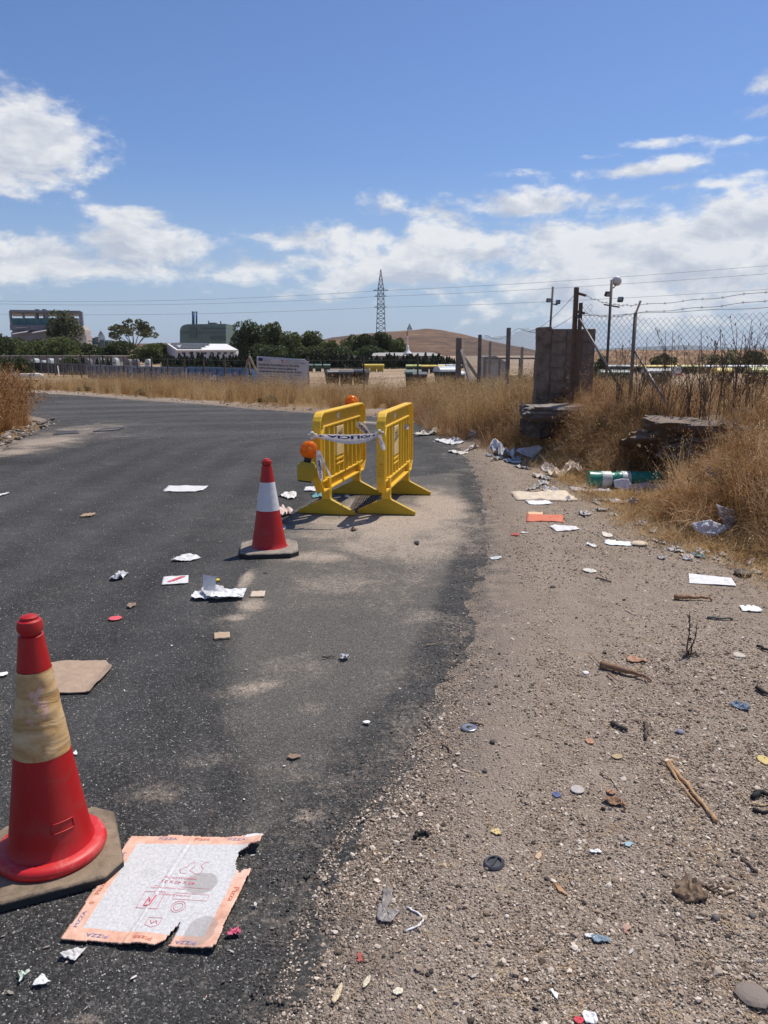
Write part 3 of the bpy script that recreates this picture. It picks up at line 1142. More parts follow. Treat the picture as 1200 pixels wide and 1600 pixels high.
# far belt of golden grass beyond the bend
x, y = in_box(24000, -50, 1.0, 21, 56, lambda x, y: (sdf(ROAD, x, y) > .55 + .4 * rng.random(len(x))) & (sdf(ROAD, x, y) < 6.5 + .15 * np.abs(x)) & (y > 21.8 + .0 * x) & (y > 17 - .55 * x) & (fbm(x * .5, y * .5, 3) > -.5) & ~((y > 34) & (np.abs(x / y + .132) < .042)))
plant('far_grass', T_OAT, x, y, .42, .85, 'golden grass belt beyond the bend of the road')
x, y = in_box(2400, -40, 1.0, 21, 50, lambda x, y: (sdf(ROAD, x, y) > .7) & (sdf(ROAD, x, y) < 5) & (y > 17 - .5 * x) & (fbm(x * .35 + 3, y * .35, 3) > .1))
plant('far_brown_grass', T_OATB + T_TANR, x, y, .4, .8, 'browner grass clumps beyond the bend of the road')
# left bank
x, y = in_box(5200, -16, -6.2, 11.5, 23, lambda x, y: (-sdf(LBANK, x, y) > .42) & (x > -3.2 - .36 * y - 1.6))
plant('rust_grass', T_RUST, x, y, .48, .88, 'reddish brown dried docks and grass on the left bank')
x, y = in_box(2600, -12, -6.2, 11.2, 15.5, lambda x, y: (-sdf(LBANK, x, y) > .4) & (fbm(x, y, 3) > -.1))
plant('left_gold_grass', T_OAT, x, y, .45, .85, 'golden grass at the front of the left bank')
# tiny flecks of paper and plastic trodden into the verge
M_FLECK = pebble_mat('fleck', [(0, (.20, .17, .14)), (.45, (.38, .33, .28)), (.8, (.52, .48, .43)), (.94, (.66, .64, .60)), (1, (.50, .20, .12))])
T_FL = []
for q in range(4):
    fl = np.array([[1, .2, 0], [.3, .8, .1], [-.7, .6, 0], [-.9, -.4, .15], [.2, -.7, 0]]) * [1 + .3 * q, 1 - .15 * q, 1]
    me_ = bpy.data.meshes.new('fleck')
    me_.from_pydata([tuple(k) for k in fl], [], [(0, 1, 2, 3, 4)])
    me_.materials.append(M_FLECK)
    T_FL.append(proto('fleck%d' % q, me_))
x, y = sample_view(640, 430, 1700, 720, 1680, verge(.05, -.5), .75)
n = len(x)
scatter('litter_flecks', T_FL, np.stack([x, y, land(x, y) + .006], 1), rand_rot(n, .35), rng.uniform(.002, .0065, n) * (1 + .12 * y), rng.integers(0, 4, n), label='tiny pale flecks of paper and plastic on the verge')
x, y = sample_view(170, -60, 760, 700, 1680, lambda x, y: sdf(ROAD, x, y) < -.1, .75)
n = len(x)
scatter('road_flecks', T_FL, np.stack([x, y, np.full(n, .005)], 1), rand_rot(n, .3), rng.uniform(.002, .007, n) * (1 + .1 * y), rng.integers(0, 4, n), label='tiny pale flecks of paper on the asphalt')
# straw scraps lying on the dirt verge
v, f = blades(9, .07, .06, 2.5, seg=2, w=.0028, curl=.6, seed=5, droop=.2)
v[:, 2] = np.abs(v[:, 2]) * .12 + .002
T_SCR = [proto('scrap', np_mesh('scrap', v, f, M_GOLD, smooth=False))]
v, f = blades(5, .11, .08, 2.5, seg=2, w=.004, curl=.6, seed=9, droop=.2)
v[:, 2] = np.abs(v[:, 2]) * .10 + .002
T_SCR.append(proto('scrap2', np_mesh('scrap2', v, f, M_BROWN, smooth=False)))
x, y = sample_view(1700, 450, 1700, 760, 1690, lambda x, y: verge(.1, -.2)(x, y) & (rng.random(len(x)) < .25 + .25 * x), .8)
n = len(x)
scatter('straw_scraps', T_SCR, np.stack([x, y, land(x, y) + .004], 1), np.stack([np.zeros(n), np.zeros(n), rng.uniform(0, 6.28, n)], 1),
        rng.uniform(.25, .8, n), rng.integers(0, 2, n), label='scraps of straw and twigs on the dirt verge')

# ================================================================ foreground objects
def text_mesh(body, size=1.0, bold=0.0):
    c = bpy.data.curves.new('lettering', 'FONT')
    c.body = body
    c.size = size
    c.resolution_u = 2
    c.offset = bold
    c.align_x = 'CENTER'
    c.align_y = 'CENTER'
    o = bpy.data.objects.new('lettering', c)
    me = o.to_mesh()
    vs = [tuple(v.co) for v in me.vertices]
    fs = [tuple(p.vertices) for p in me.polygons]
    o.to_mesh_clear()
    bpy.data.objects.remove(o)
    bpy.data.curves.remove(c)
    return vs, fs


def print_on(name, body, size, fn, m, parent, bold=0.0, sx=1.0):
    """flat lettering laid on a surface: fn maps text (x, y) to a point"""
    vs, fs = text_mesh(body, size, bold)
    mb = MB()
    mb.add([fn(p[0] * sx, p[1]) for p in vs], fs)
    me = bpy.data.meshes.new(name)
    me.from_pydata(mb.v, [], mb.f)
    me.materials.append(m)
    return obj_me(name, me, parent)


def offset_poly(poly, d):
    n = len(poly)
    out = []
    for i in range(n):
        a, b, c = Vector(poly[i - 1]), Vector(poly[i]), Vector(poly[(i + 1) % n])
        e1, e2 = (b - a).normalized(), (c - b).normalized()
        n1, n2 = Vector((e1.y, -e1.x)), Vector((e2.y, -e2.x))
        k = (n1 + n2)
        k = k / max(k.length_squared, 1e-6) * 2
        out.append(tuple(b + k * d))
    return out


def ring(mb, outer, inner, w0, w1):
    n = len(outer)
    vs = [(u, w0, z) for u, z in outer] + [(u, w0, z) for u, z in inner] + [(u, w1, z) for u, z in outer] + [(u, w1, z) for u, z in inner]
    fs = []
    for i in range(n):
        j = (i + 1) % n
        fs += [(i, j, n + j, n + i), (2 * n + i, 3 * n + i, 3 * n + j, 2 * n + j), (i, 2 * n + i, 2 * n + j, j), (n + i, n + j, 3 * n + j, 3 * n + i)]
    return mb.add(vs, fs)


def plastic(name, col, rough=.42, dirt=(.16, .12, .09), amt=.3, scr=.5, trans=0.0, bmp=.05):
    m, nt, b, out = new_mat(name)
    v = objvec(nt)
    n1 = NOISE(nt, v, 5, 6, .6)
    n2 = NOISE(nt, v, 60, 4, .7)
    d = NOISE(nt, v, 11, 9, .72, .5)
    st = nt.nodes.new('ShaderNodeMapping')
    st.inputs['Scale'].default_value = (30, 30, 3)
    nt.links.new(v, st.inputs[0])
    sc = NOISE(nt, st.outputs[0], 2.4, 6, .75)
    c = MIX(nt, n1.outputs['Fac'], tuple(x * .84 for x in col), tuple(min(1, x * 1.12) for x in col))
    c = MIX(nt, M(nt, 'MULTIPLY', SS(nt, sc.outputs['Fac'], .60, .75), scr), c, tuple(min(1, x * .6 + .22) for x in col))
    c = MIX(nt, M(nt, 'MULTIPLY', SS(nt, d.outputs['Fac'], .5, .72), amt), c, dirt)
    nt.links.new(c, b.inputs['Base Color'])
    setin(nt, b.inputs['Roughness'], M(nt, 'ADD', rough - .1, M(nt, 'MULTIPLY', d.outputs['Fac'], .3)))
    bump(nt, b, M(nt, 'ADD', n2.outputs['Fac'], n1.outputs['Fac']), bmp, .01)
    if trans:
        tr = nt.nodes.new('ShaderNodeBsdfTranslucent')
        nt.links.new(c, tr.inputs[0])
        mx = nt.nodes.new('ShaderNodeMixShader')
        mx.inputs[0].default_value = trans
        nt.links.new(b.outputs[0], mx.inputs[1])
        nt.links.new(tr.outputs[0], mx.inputs[2])
        nt.links.new(mx.outputs[0], out.inputs['Surface'])
    return m


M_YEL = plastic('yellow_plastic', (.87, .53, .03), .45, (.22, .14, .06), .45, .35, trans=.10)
M_YELS = plastic('yellow_plastic_slat', (.72, .44, .014), .5, (.20, .13, .05), .3, .2, trans=.06)  # same plastic, darkened to paint in the shading of slats and web
M_YELF = plastic('yellow_plastic_foot', (.50, .325, .010), .5, (.17, .12, .06), .5, .3)  # same plastic again, with the backlit shade of the feet painted in
M_RED = plastic('red_plastic', (.42, .004, .006), .42, (.20, .075, .055), .4, .22)
M_REDL = plastic('red_plastic_rim', (.56, .018, .02), .42, (.50, .32, .27), .45, .3)
M_WHITEB = plastic('white_band', (.66, .65, .66), .4, (.36, .32, .28), .3, .2)
M_RUBBER = plastic('rubber', (.028, .027, .027), .75, (.12, .10, .075), .5, .15, bmp=.2)
M_BLACK = mat('black_plastic', (.018, .018, .02), .5, dirt=(.10, .085, .07), dirt_amt=.4)
M_IRON = mat('cast_iron', (.05, .038, .03), .7, .3, 20, dirt=(.17, .10, .055), dirt_amt=.7, bmp=.3)
M_CREAM = mat('cream_placard', (.72, .55, .26), .5, .1, dirt=(.35, .25, .12), dirt_amt=.25)
M_INK = mat('black_ink', (.03, .03, .03), .6)
M_BLUEINK = mat('blue_ink', (.02, .035, .22), .5)
M_STICK = mat('white_sticker', (.78, .70, .60), .5)


def dusty_top(name, side, top, thr=.35):
    """rubber or stone whose upward faces hold dust"""
    m, nt, b, out = new_mat(name)
    v = objvec(nt)
    g = nt.nodes.new('ShaderNodeNewGeometry')
    sp = nt.nodes.new('ShaderNodeSeparateXYZ')
    nt.links.new(g.outputs['Normal'], sp.inputs[0])
    n1 = NOISE(nt, v, 14, 8, .7, .5)
    n2 = NOISE(nt, v, 70, 4, .7)
    up = SS(nt, M(nt, 'ADD', sp.outputs[2], M(nt, 'MULTIPLY', M(nt, 'SUBTRACT', n1.outputs['Fac'], .5), .8)), thr, thr + .5)
    s = MIX(nt, n2.outputs['Fac'], tuple(x * .6 for x in side), tuple(x * 1.5 for x in side))
    t = ramp(nt, n1.outputs['Fac'], [(.3, tuple(x * .5 for x in top)), (.52, top), (.75, tuple(min(1, x * 1.45) for x in top))])
    c = MIX(nt, M(nt, 'MULTIPLY', up, .93), s, t)
    nt.links.new(c, b.inputs['Base Color'])
    b.inputs['Roughness'].default_value = .85
    bump(nt, b, M(nt, 'ADD', n2.outputs['Fac'], n1.outputs['Fac']), .35, .01)
    return m


M_BASE = dusty_top('cone_base_rubber', (.022, .022, .023), (.24, .178, .118))
M_BASE2 = dusty_top('cone_base_rubber_dusty', (.022, .022, .023), (.28, .235, .19))


def sleeve_mat():
    m, nt, b, out = new_mat('faded_sleeve')
    v = objvec(nt)
    mp = nt.nodes.new('ShaderNodeMapping')
    mp.inputs['Scale'].default_value = (1, 1, 3.2)
    mp.inputs['Rotation'].default_value = (.35, .1, 0)
    nt.links.new(v, mp.inputs[0])
    w = NOISE(nt, mp.outputs[0], 6.5, 5, .52, .7)
    n = NOISE(nt, v, 9, 6, .65, .4)
    c = ramp(nt, w.outputs['Fac'], [(.25, (.26, .135, .045)), (.42, (.47, .28, .11)), (.58, (.62, .43, .22)), (.8, (.76, .60, .38))])
    c = MIX(nt, SS(nt, n.outputs['Fac'], .61, .63), c, (.66, .40, .30))
    gr = NOISE(nt, v, 40, 6, .7)
    c = MIX(nt, M(nt, 'MULTIPLY', SS(nt, gr.outputs['Fac'], .5, .7), .35), c, (.34, .21, .10))
    nt.links.new(c, b.inputs['Base Color'])
    b.inputs['Roughness'].default_value = .38
    bump(nt, b, w.outputs['Fac'], .5, .02)
    return m


M_SLEEVE = sleeve_mat()


def octagon(h, c):
    return [(-h, -h + c), (-h + c, -h), (h - c, -h), (h, -h + c), (h, h - c), (h - c, h), (-h + c, h), (-h, h - c)]


def cone(name, label, loc, rz, H, base_h, band, band_mat, r_bot, r_top, basem, rim):
    t = thing(name, label, 'traffic cone', loc, rz)
    k = H / .83
    mb = MB()
    o = octagon(base_h, base_h * .30)
    zt = (.033 if rim else .046) * k
    i = len(mb.v)
    lv = [(1.0, 0), (1.0, zt * .8), (.965, zt), (.80, zt * 1.12)]
    vs = []
    for f_, z in lv:
        vs += [(a * f_, b * f_, z) for a, b in o]
    fs = [tuple(range(8))[::-1]]
    for q in range(3):
        fs += [(q * 8 + j, q * 8 + (j + 1) % 8, (q + 1) * 8 + (j + 1) % 8, (q + 1) * 8 + j) for j in range(8)]
    fs.append(tuple(24 + j for j in range(8)))
    mb.add(vs, fs)
    mb.build('rubber_base', basem, t, bevel=.004)
    rb = zt * 1.1
    prof = []
    if rim:
        MB().lathe([(r_bot * 1.02, rb), (r_bot * 1.27, rb), (r_bot * 1.31, rb + .012 * k), (r_bot * 1.29, rb + .026 * k), (r_bot * 1.22, rb + .034 * k), (r_bot * 1.04, rb + .036 * k)],
                   64).build('rim', M_REDL, t, smooth=True)
    zs = [rb + (.03 * k if rim else 0), .17 * k, .22 * k, band[0], band[1], .765 * k]
    z0, z1 = zs[0], zs[-1]
    rr = lambda z: r_bot + (r_top - r_bot) * ((z - z0) / (z1 - z0)) ** .93
    prof = [(r_bot * 1.06, z0)] + [(rr(z), z) for z in np.linspace(z0 + .012, band[0], 9)]
    st = .0045
    prof += [(rr(z) - st * .4, z) for z in np.linspace(band[0] + .001, band[1] - .001, 4)]
    prof += [(rr(z), z) for z in np.linspace(band[1], z1, 6)]
    prof += [(r_top * 1.0, z1 + .002), (r_top * .80, z1 + .006 * k), (r_top * .80, z1 + .013 * k), (r_top * 1.02, z1 + .016 * k), (r_top * 1.06, z1 + .03 * k),
             (r_top * .95, z1 + .048 * k), (r_top * .72, z1 + .052 * k), (r_top * .7, z1 + .060 * k), (r_top * .4, z1 + .065 * k), (.001, z1 + .066 * k)]
    MB().lathe(prof, 64).build('cone_body', M_RED, t, auto=40)
    # the reflective sleeve, slightly puckered
    n, rows = 72, 22
    vs, fs = [], []
    for q in range(rows + 1):
        z = band[0] + (band[1] - band[0]) * q / rows
        for j in range(n):
            a = 2 * math.pi * j / n
            pk = (fbm(np.array([j * .11 + q * .12]), np.array([q * .34]), 3)[0]) * (.0042 if rim else .001)
            r_ = rr(z) + .0015 + max(pk, -.001)
            vs.append((r_ * math.cos(a), r_ * math.sin(a), z))
    for q in range(rows):
        for j in range(n):
            fs.append((q * n + j, q * n + (j + 1) % n, (q + 1) * n + (j + 1) % n, (q + 1) * n + j))
    mb = MB()
    mb.add(vs, fs)
    mb.build('reflective_sleeve', band_mat, t, smooth=True)
    return t, rr


c1 = G(83, 1343)
cone1, rr1 = cone('traffic_cone', 'large red cone with a peeling tan sleeve, beside the flattened pizza box', (c1.x, c1.y, .003), R(24), .825, .205, (.385, .655), M_SLEEVE, .128, .036, M_BASE, True)
# embossed handle slot on the large cone
mb = MB()
for (za, zb, a0, a1) in ((.155, .150, -1.08, -.48), (.185, .180, -1.08, -.48)):
    pts = []
    for q in range(9):
        a = a0 + (a1 - a0) * q / 8 - R(24)
        r_ = rr1(za) + .0015
        pts.append((r_ * math.cos(a), r_ * math.sin(a), za))
    mb.tube(pts, .0022, 5)
for a in (-1.08, -.48):
    a -= R(24)
    mb.tube([(rr1(z) * 1.008 * math.cos(a), rr1(z) * 1.008 * math.sin(a), z) for z in (.155, .17, .185)], .0022, 5)
mb.build('handle_slot', M_RED, cone1, smooth=True)
c2 = G(421, 862)
cone2, _ = cone('traffic_cone', 'smaller red cone with a clean white band, left of the yellow barriers', (c2.x, c2.y, .003), R(8), .765, .235, (.35, .578), M_WHITEB, .142, .040, M_BASE2, False)


def make_barrier(label, loc, rz, group):
    t = thing('crowd_barrier', label, 'barrier', loc, rz, group)
    U0, U1 = -.30, 1.40
    outer = [(U0, .36), (U0, .84), (U0 + .17, 1.02), (U1 - .17, 1.02), (U1, .84), (U1, .36), (U1 - .10, .25), (U0 + .10, .25)]
    arc = lambda cx, cz, r_, a0, a1: [(cx + r_ * math.cos(R(a_)), cz + r_ * math.sin(R(a_))) for a_ in np.linspace(a0, a1, 5)]
    outer = [(U0, .36), (U0, .80)] + arc(U0 + .15, .885, .15, 172, 98) + arc(U1 - .15, .885, .15, 82, 8) + [(U1, .80), (U1, .36), (U1 - .10, .25), (U0 + .10, .25)]
    inner = [(U0 + .085, .37), (U0 + .085, .79), (U0 + .19, .895), (U1 - .19, .895), (U1 - .085, .79), (U1 - .085, .37), (U1 - .12, .345), (U0 + .12, .345)]
    mb = MB()
    ring(mb, outer, offset_poly(outer, .022), -.042, .042)
    mb.build('outer_rail', M_YEL, t, bevel=.006)
    web = MB()
    web.box(((U0 + U1) / 2, 0, .965), (U1 - U0 - .30, .014, .125))
    for sg, ue in ((1, U0), (-1, U1)):
        web.box((ue + sg * .052, 0, .58), (.07, .014, .44))
    web.box(((U0 + U1) / 2, 0, .302), (U1 - U0 - .20, .014, .09))
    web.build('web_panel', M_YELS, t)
    mb = MB()
    ring(mb, inner, offset_poly(inner, .02), -.027, .027)
    mb.build('inner_rail', M_YEL, t, bevel=.005)
    # moulded slats
    nsl = 9
    us = np.linspace(U0 + .19, U1 - .19, nsl)
    sl = MB()
    sl.prism([(-.030, -.010), (-.018, -.020), (.018, -.020), (.030, -.010), (.030, .010), (.018, .020), (-.018, .020), (-.030, .010)], .36, .885, 'XY')
    me = sl.mesh('slat', M_YELS)
    for u in us:
        s_ = obj_me('slat', me, t)
        s_.location = (u, 0, 0)
    # notched pegs along the ends
    for u, sg in ((U0, -1), (U1, 1)):
        pg = MB()
        for q in range(5):
            pg.box((u + sg * .004, 0, .42 + q * .028), (.012, .05, .010))
        pg.build('notches', M_YEL, t)
        h_ = MB().box((u + sg * .016, 0, .80), (.045, .06, .018))
        h_.build('hook', M_YEL, t, bevel=.003)
    mb = MB().box((.42, 0, .70), (.24, .046, .30))
    pl = mb.build('placard', M_CREAM, t, bevel=.004)
    mb = MB().box((.42, 0, .515), (.26, .05, .022)).box((.42, 0, .465), (.26, .05, .018))
    mb.build('placard_ledge', M_YEL, t, bevel=.003)
    for sgn in (-1,):
        for body, z, sz in (('CALLE', .775, .062), ('CORTADA', .72, .048)):
            ca, sa = math.cos(.35), math.sin(.35)
            print_on('lettering', body, sz, lambda a, b_, z=z: (.42 + a * ca - b_ * sa * .3, -.0238, z + b_ + a * sa * .55), M_INK, pl, .0025)
    st = MB().box((.40, -.0085, .957), (.085, .002, .05))
    st.build('sticker', M_STICK, t)
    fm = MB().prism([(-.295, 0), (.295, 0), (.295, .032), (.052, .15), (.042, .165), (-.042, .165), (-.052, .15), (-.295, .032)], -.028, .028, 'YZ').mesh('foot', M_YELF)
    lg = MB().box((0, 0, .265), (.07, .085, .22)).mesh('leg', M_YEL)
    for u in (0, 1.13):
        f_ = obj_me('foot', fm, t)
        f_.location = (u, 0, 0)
        l_ = obj_me('leg', lg, t)
        l_.location = (u, 0, 0)
        for q in (f_, l_):
            md = q.modifiers.new('bevel', 'BEVEL')
            md.width = .006
            md.segments = 2
        vl = MB().box((u, -.0435, .225), (.022, .003, .045))
        vl.build('latch', M_YELF, t)
    return t


bl, bl2 = G(511, 803), G(548, 771)
br, br2 = G(604, 803), G(626, 771)
rzl = math.atan2(bl2.y - bl.y, bl2.x - bl.x) - R(4)
rzr = math.atan2(br2.y - br.y, br2.x - br.x) - R(3)
bar_l = make_barrier('yellow plastic barrier carrying two orange lamps, nearer the small cone', (bl.x, bl.y, .003), rzl, 'yellow barriers round the drain')
bar_r = make_barrier('yellow plastic barrier without lamps, on the side of the dirt verge', (br.x, br.y, .003), rzr, 'yellow barriers round the drain')

# orange hazard lamps
def lens_mat():
    m, nt, b, out = new_mat('orange_lens')
    v = objvec(nt)
    n = NOISE(nt, v, 20, 4, .6)
    c = ramp(nt, n.outputs['Fac'], [(.3, (1.0, .30, .006)), (.7, (1.0, .50, .03))])
    nt.links.new(c, b.inputs['Base Color'])
    b.inputs['Roughness'].default_value = .12
    b.inputs['Coat Weight'].default_value = .5
    tr = nt.nodes.new('ShaderNodeBsdfTranslucent')
    nt.links.new(c, tr.inputs[0])
    mx = nt.nodes.new('ShaderNodeMixShader')
    mx.inputs[0].default_value = .62
    nt.links.new(b.outputs[0], mx.inputs[1])
    nt.links.new(tr.outputs[0], mx.inputs[2])
    nt.links.new(mx.outputs[0], out.inputs['Surface'])
    w = nt.nodes.new('ShaderNodeTexWave')
    w.wave_type = 'RINGS'
    w.rings_direction = 'Y'
    w.inputs['Scale'].default_value = 22
    nt.links.new(v, w.inputs['Vector'])
    bump(nt, b, w.outputs['Fac'], .3, .008)
    return m


M_LENS = lens_mat()
M_LBOX = plastic('lamp_box_yellow', (.40, .29, .015), .5, (.14, .11, .05), .5, .2)


def make_lamp(label, loc, rz, tilt, box=True):
    t = thing('hazard_lamp', label, 'warning lamp', loc, rz, 'orange lamps on the left barrier')
    t.rotation_euler = (0, tilt, rz)
    R_ = .082
    for sg in (-1, 1):
        pr = [(R_, .004 * sg), (R_ * .99, .018 * sg), (R_ * .9, .032 * sg), (R_ * .62, .042 * sg), (R_ * .42, .044 * sg), (R_ * .40, .050 * sg), (R_ * .22, .055 * sg), (.002, .056 * sg)]
        MB().lathe(pr, 40, axis='Y').build('lens', M_LENS, t, smooth=True)
    MB().lathe([(R_ * 1.03, -.006), (R_ * 1.05, 0), (R_ * 1.03, .006)], 40, axis='Y').build('lens_collar', M_LENS, t, smooth=True)
    MB().lathe([(.034, -.115), (.034, -.085), (.040, -.08), (.040, -.07)], 20).build('neck', M_BLACK, t, smooth=True)
    mb = MB()
    vs = []
    for z, hx, hy in ((-.29, .068, .045), (-.27, .075, .05), (-.155, .09, .058), (-.115, .062, .045)):
        vs += [(-hx, -hy, z), (hx, -hy, z), (hx, hy, z), (-hx, hy, z)]
    fs = [(3, 2, 1, 0), (12, 13, 14, 15)]
    for q in range(3):
        fs += [(q * 4 + j, q * 4 + (j + 1) % 4, q * 4 + 4 + (j + 1) % 4, q * 4 + 4 + j) for j in range(4)]
    mb.add(vs, fs)
    mb.build('battery_box', M_LBOX, t, bevel=.006)
    MB().box((0, 0, -.296), (.125, .08, .014)).build('box_base', M_BLACK, t)
    return t


lp = V(483, 703, 7.16)
make_lamp('round orange lamp on a yellow battery box, at the near end of the left barrier', lp, R(6), R(9))
lp2 = V(549.5, 629, 9.02)
make_lamp('round orange lamp peeping over the far top corner of the left barrier', lp2, R(18), R(-4))


# ---- barrier tape
def tape_mat():
    m, nt, b, out = new_mat('white_tape')
    v = objvec(nt)
    n = NOISE(nt, v, 26, 6, .6, .8)
    c = ramp(nt, n.outputs['Fac'], [(.3, (.60, .58, .56)), (.6, (.80, .79, .78))])
    nt.links.new(c, b.inputs['Base Color'])
    b.inputs['Roughness'].default_value = .3
    bump(nt, b, n.outputs['Fac'], .5, .012)
    tr = nt.nodes.new('ShaderNodeBsdfTranslucent')
    nt.links.new(c, tr.inputs[0])
    mx = nt.nodes.new('ShaderNodeMixShader')
    mx.inputs[0].default_value = .35
    nt.links.new(b.outputs[0], mx.inputs[1])
    nt.links.new(tr.outputs[0], mx.inputs[2])
    nt.links.new(mx.outputs[0], out.inputs['Surface'])
    return m


M_TAPE = tape_mat()


def ribbon(name, label, cat, path, width, updir, wr=.006, group=None, nseg=40, body=None, parent=None, textw=.6, mat_=None, flip=True):
    """strip through path points (Catmull-Rom) with a width per point"""
    P = [Vector(p) for p in path]

    def cr(L, t):
        n = len(L) - 1
        i = min(int(t * n), n - 1)
        f = t * n - i
        g = lambda k: L[max(0, min(n, k))]
        a, b, c, d = g(i - 1), g(i), g(i + 1), g(i + 2)
        return .5 * ((2 * b) + (c - a) * f + (2 * a - 5 * b + 4 * c - d) * f * f + (3 * b - a - 3 * c + d) * f ** 3)
    up = [Vector(u).normalized() for u in updir]
    rows = 6

    def pt(t, w, lift=0.0):
        p = cr(P, t)
        wd = cr(list(width), t)
        u_ = cr(up, t).normalized()
        tg = (cr(P, min(1, t + .02)) - cr(P, max(0, t - .02))).normalized()
        nn = tg.cross(u_)
        k = fbm(np.array([t * 7 + len(label)]), np.array([w * 2.0]), 3)[0]
        return p + u_ * (w * wd) + nn * (wr * k + lift + .010 * (w * w) * 4 * min(1, wd / .05))
    mb = MB()
    vs = [pt(i / nseg, j / rows - .5) for i in range(nseg + 1) for j in range(rows + 1)]
    fs = [(i * (rows + 1) + j, (i + 1) * (rows + 1) + j, (i + 1) * (rows + 1) + j + 1, i * (rows + 1) + j + 1) for i in range(nseg) for j in range(rows)]
    mb.add(vs, fs)
    me = bpy.data.meshes.new(name)
    me.from_pydata([tuple(p) for p in mb.v], [], mb.f)
    me.materials.append(mat_ or M_TAPE)
    me.polygons.foreach_set('use_smooth', [True] * len(me.polygons))
    o = obj_me(name, me, parent)
    if parent is None:
        tag(o, label, cat, group)
    if body:
        for (txt, t0, t1, w0, size) in body:
            vs2, fs2 = text_mesh(txt, 1.0, .05)
            xs = [p[0] for p in vs2]
            xm = max(xs) - min(xs)
            v3 = []
            for (a, b_, _) in vs2:
                tt = (t0 + t1) / 2 + (a / xm) * (t1 - t0) * (-1 if flip else 1)
                v3.append(tuple(pt(tt, w0 + b_ * size * (-1 if flip else 1), .004)))
            m2 = bpy.data.meshes.new('lettering')
            m2.from_pydata(v3, [], fs2)
            m2.materials.append(M_BLUEINK)
            obj_me('lettering', m2, o)
    return o, pt


Z1 = (0, 0, 1)
a_, b_ = V(489, 681, 7.22), V(591, 679, 7.22)
mid_ = [V(512, 683, 7.2), V(540, 686, 7.18), V(566, 685, 7.18), V(580, 682, 7.2)]
GT = 'police tape on the barriers'
tp, pt_ = ribbon('barrier_tape', 'broad white tape with blue letters stretched between the near ends of both barriers', 'tape', [a_, *mid_, b_], [.018, .055, .088, .085, .055, .02], [Z1] * 6, .006, GT, 48, [('POLICIA', .20, .78, .20, .46)])
for t0 in (.12, .86):
    mb = MB()
    mb.add([pt_(t0 - .055, .1, .004), pt_(t0, -.05, .004), pt_(t0 + .055, .12, .004), pt_(t0, .38, .004)], [(0, 1, 2, 3)])
    mb.build('print_lozenge', M_BLUEINK, tp)
# knots round the barrier ends
for (px, py, Y) in ((488, 681, 7.22), (593, 678, 7.24)):
    vs = []
    mb = MB()
    c = V(px, py, Y)
    pts = [c + Vector((.028 * math.cos(a) * (1 + .3 * math.sin(3 * a)), .02 * math.sin(a * 1.3), .028 * math.sin(a) + .006 * math.cos(4 * a))) for a in np.linspace(0, 11.5, 34)]
    mb.tube(pts, [.009 + .004 * math.sin(k * 1.7) for k in range(34)], 6)
    mb.build('knot', M_TAPE, tp, smooth=True)
ribbon('barrier_tape', 'short white tape end dangling from the knot on the right barrier', 'tape', [V(594, 679, 7.20), V(595, 688, 7.19), V(598, 697, 7.17), V(600, 703, 7.17)], [.02, .035, .045, .03], [(1, 0, .2)] * 4, .012, GT, 14)
ribbon('barrier_tape', 'white tape loop with blue letters hanging behind the orange lamp', 'tape', [V(496, 704, 7.12), V(499, 725, 7.1), V(501, 742, 7.1), V(502, 752, 7.1)], [.022, .05, .045, .015], [(1, 0, .1)] * 4, .008, GT, 24, [('LOCAL', .2, .8, 0, .5)])
ribbon('barrier_tape', 'thin twisted white tape slanting down beside the lettered loop', 'tape', [V(498, 704, 7.13), V(504, 718, 7.1), V(511, 733, 7.1), V(517, 745, 7.12)], [.025, .026, .018, .022], [(.8, 0, .5)] * 4, .008, GT, 20)
ribbon('barrier_tape', 'thin white tape stretched between the far ends of both barriers', 'tape', [V(556, 664, 8.95), V(568, 661, 8.9), V(582, 661, 8.85), V(628, 663, 8.8)], [.03, .035, .03, .03], [Z1] * 4, .006, GT, 24)
ribbon('barrier_tape', 'white tape with blue letters drooping from the far end of the left barrier', 'tape', [V(554, 664, 8.9), V(562, 664, 8.5), V(570, 671, 8.1), V(578, 681, 7.7)], [.04, .07, .085, .05], [(.35, 0, .9)] * 4, .014, GT, 24, [('POL', .25, .85, 0, .6)])
ribbon('barrier_tape', 'grey tape band wrapped round the far end of the right barrier', 'tape', [V(629, 668, 8.62), V(633, 667, 8.55), V(637.5, 666, 8.6), V(638, 666, 8.8)], [.06, .06, .06, .05], [Z1] * 4, .002, GT, 10, mat_=mat('grey_tape', (.42, .38, .42), .3))


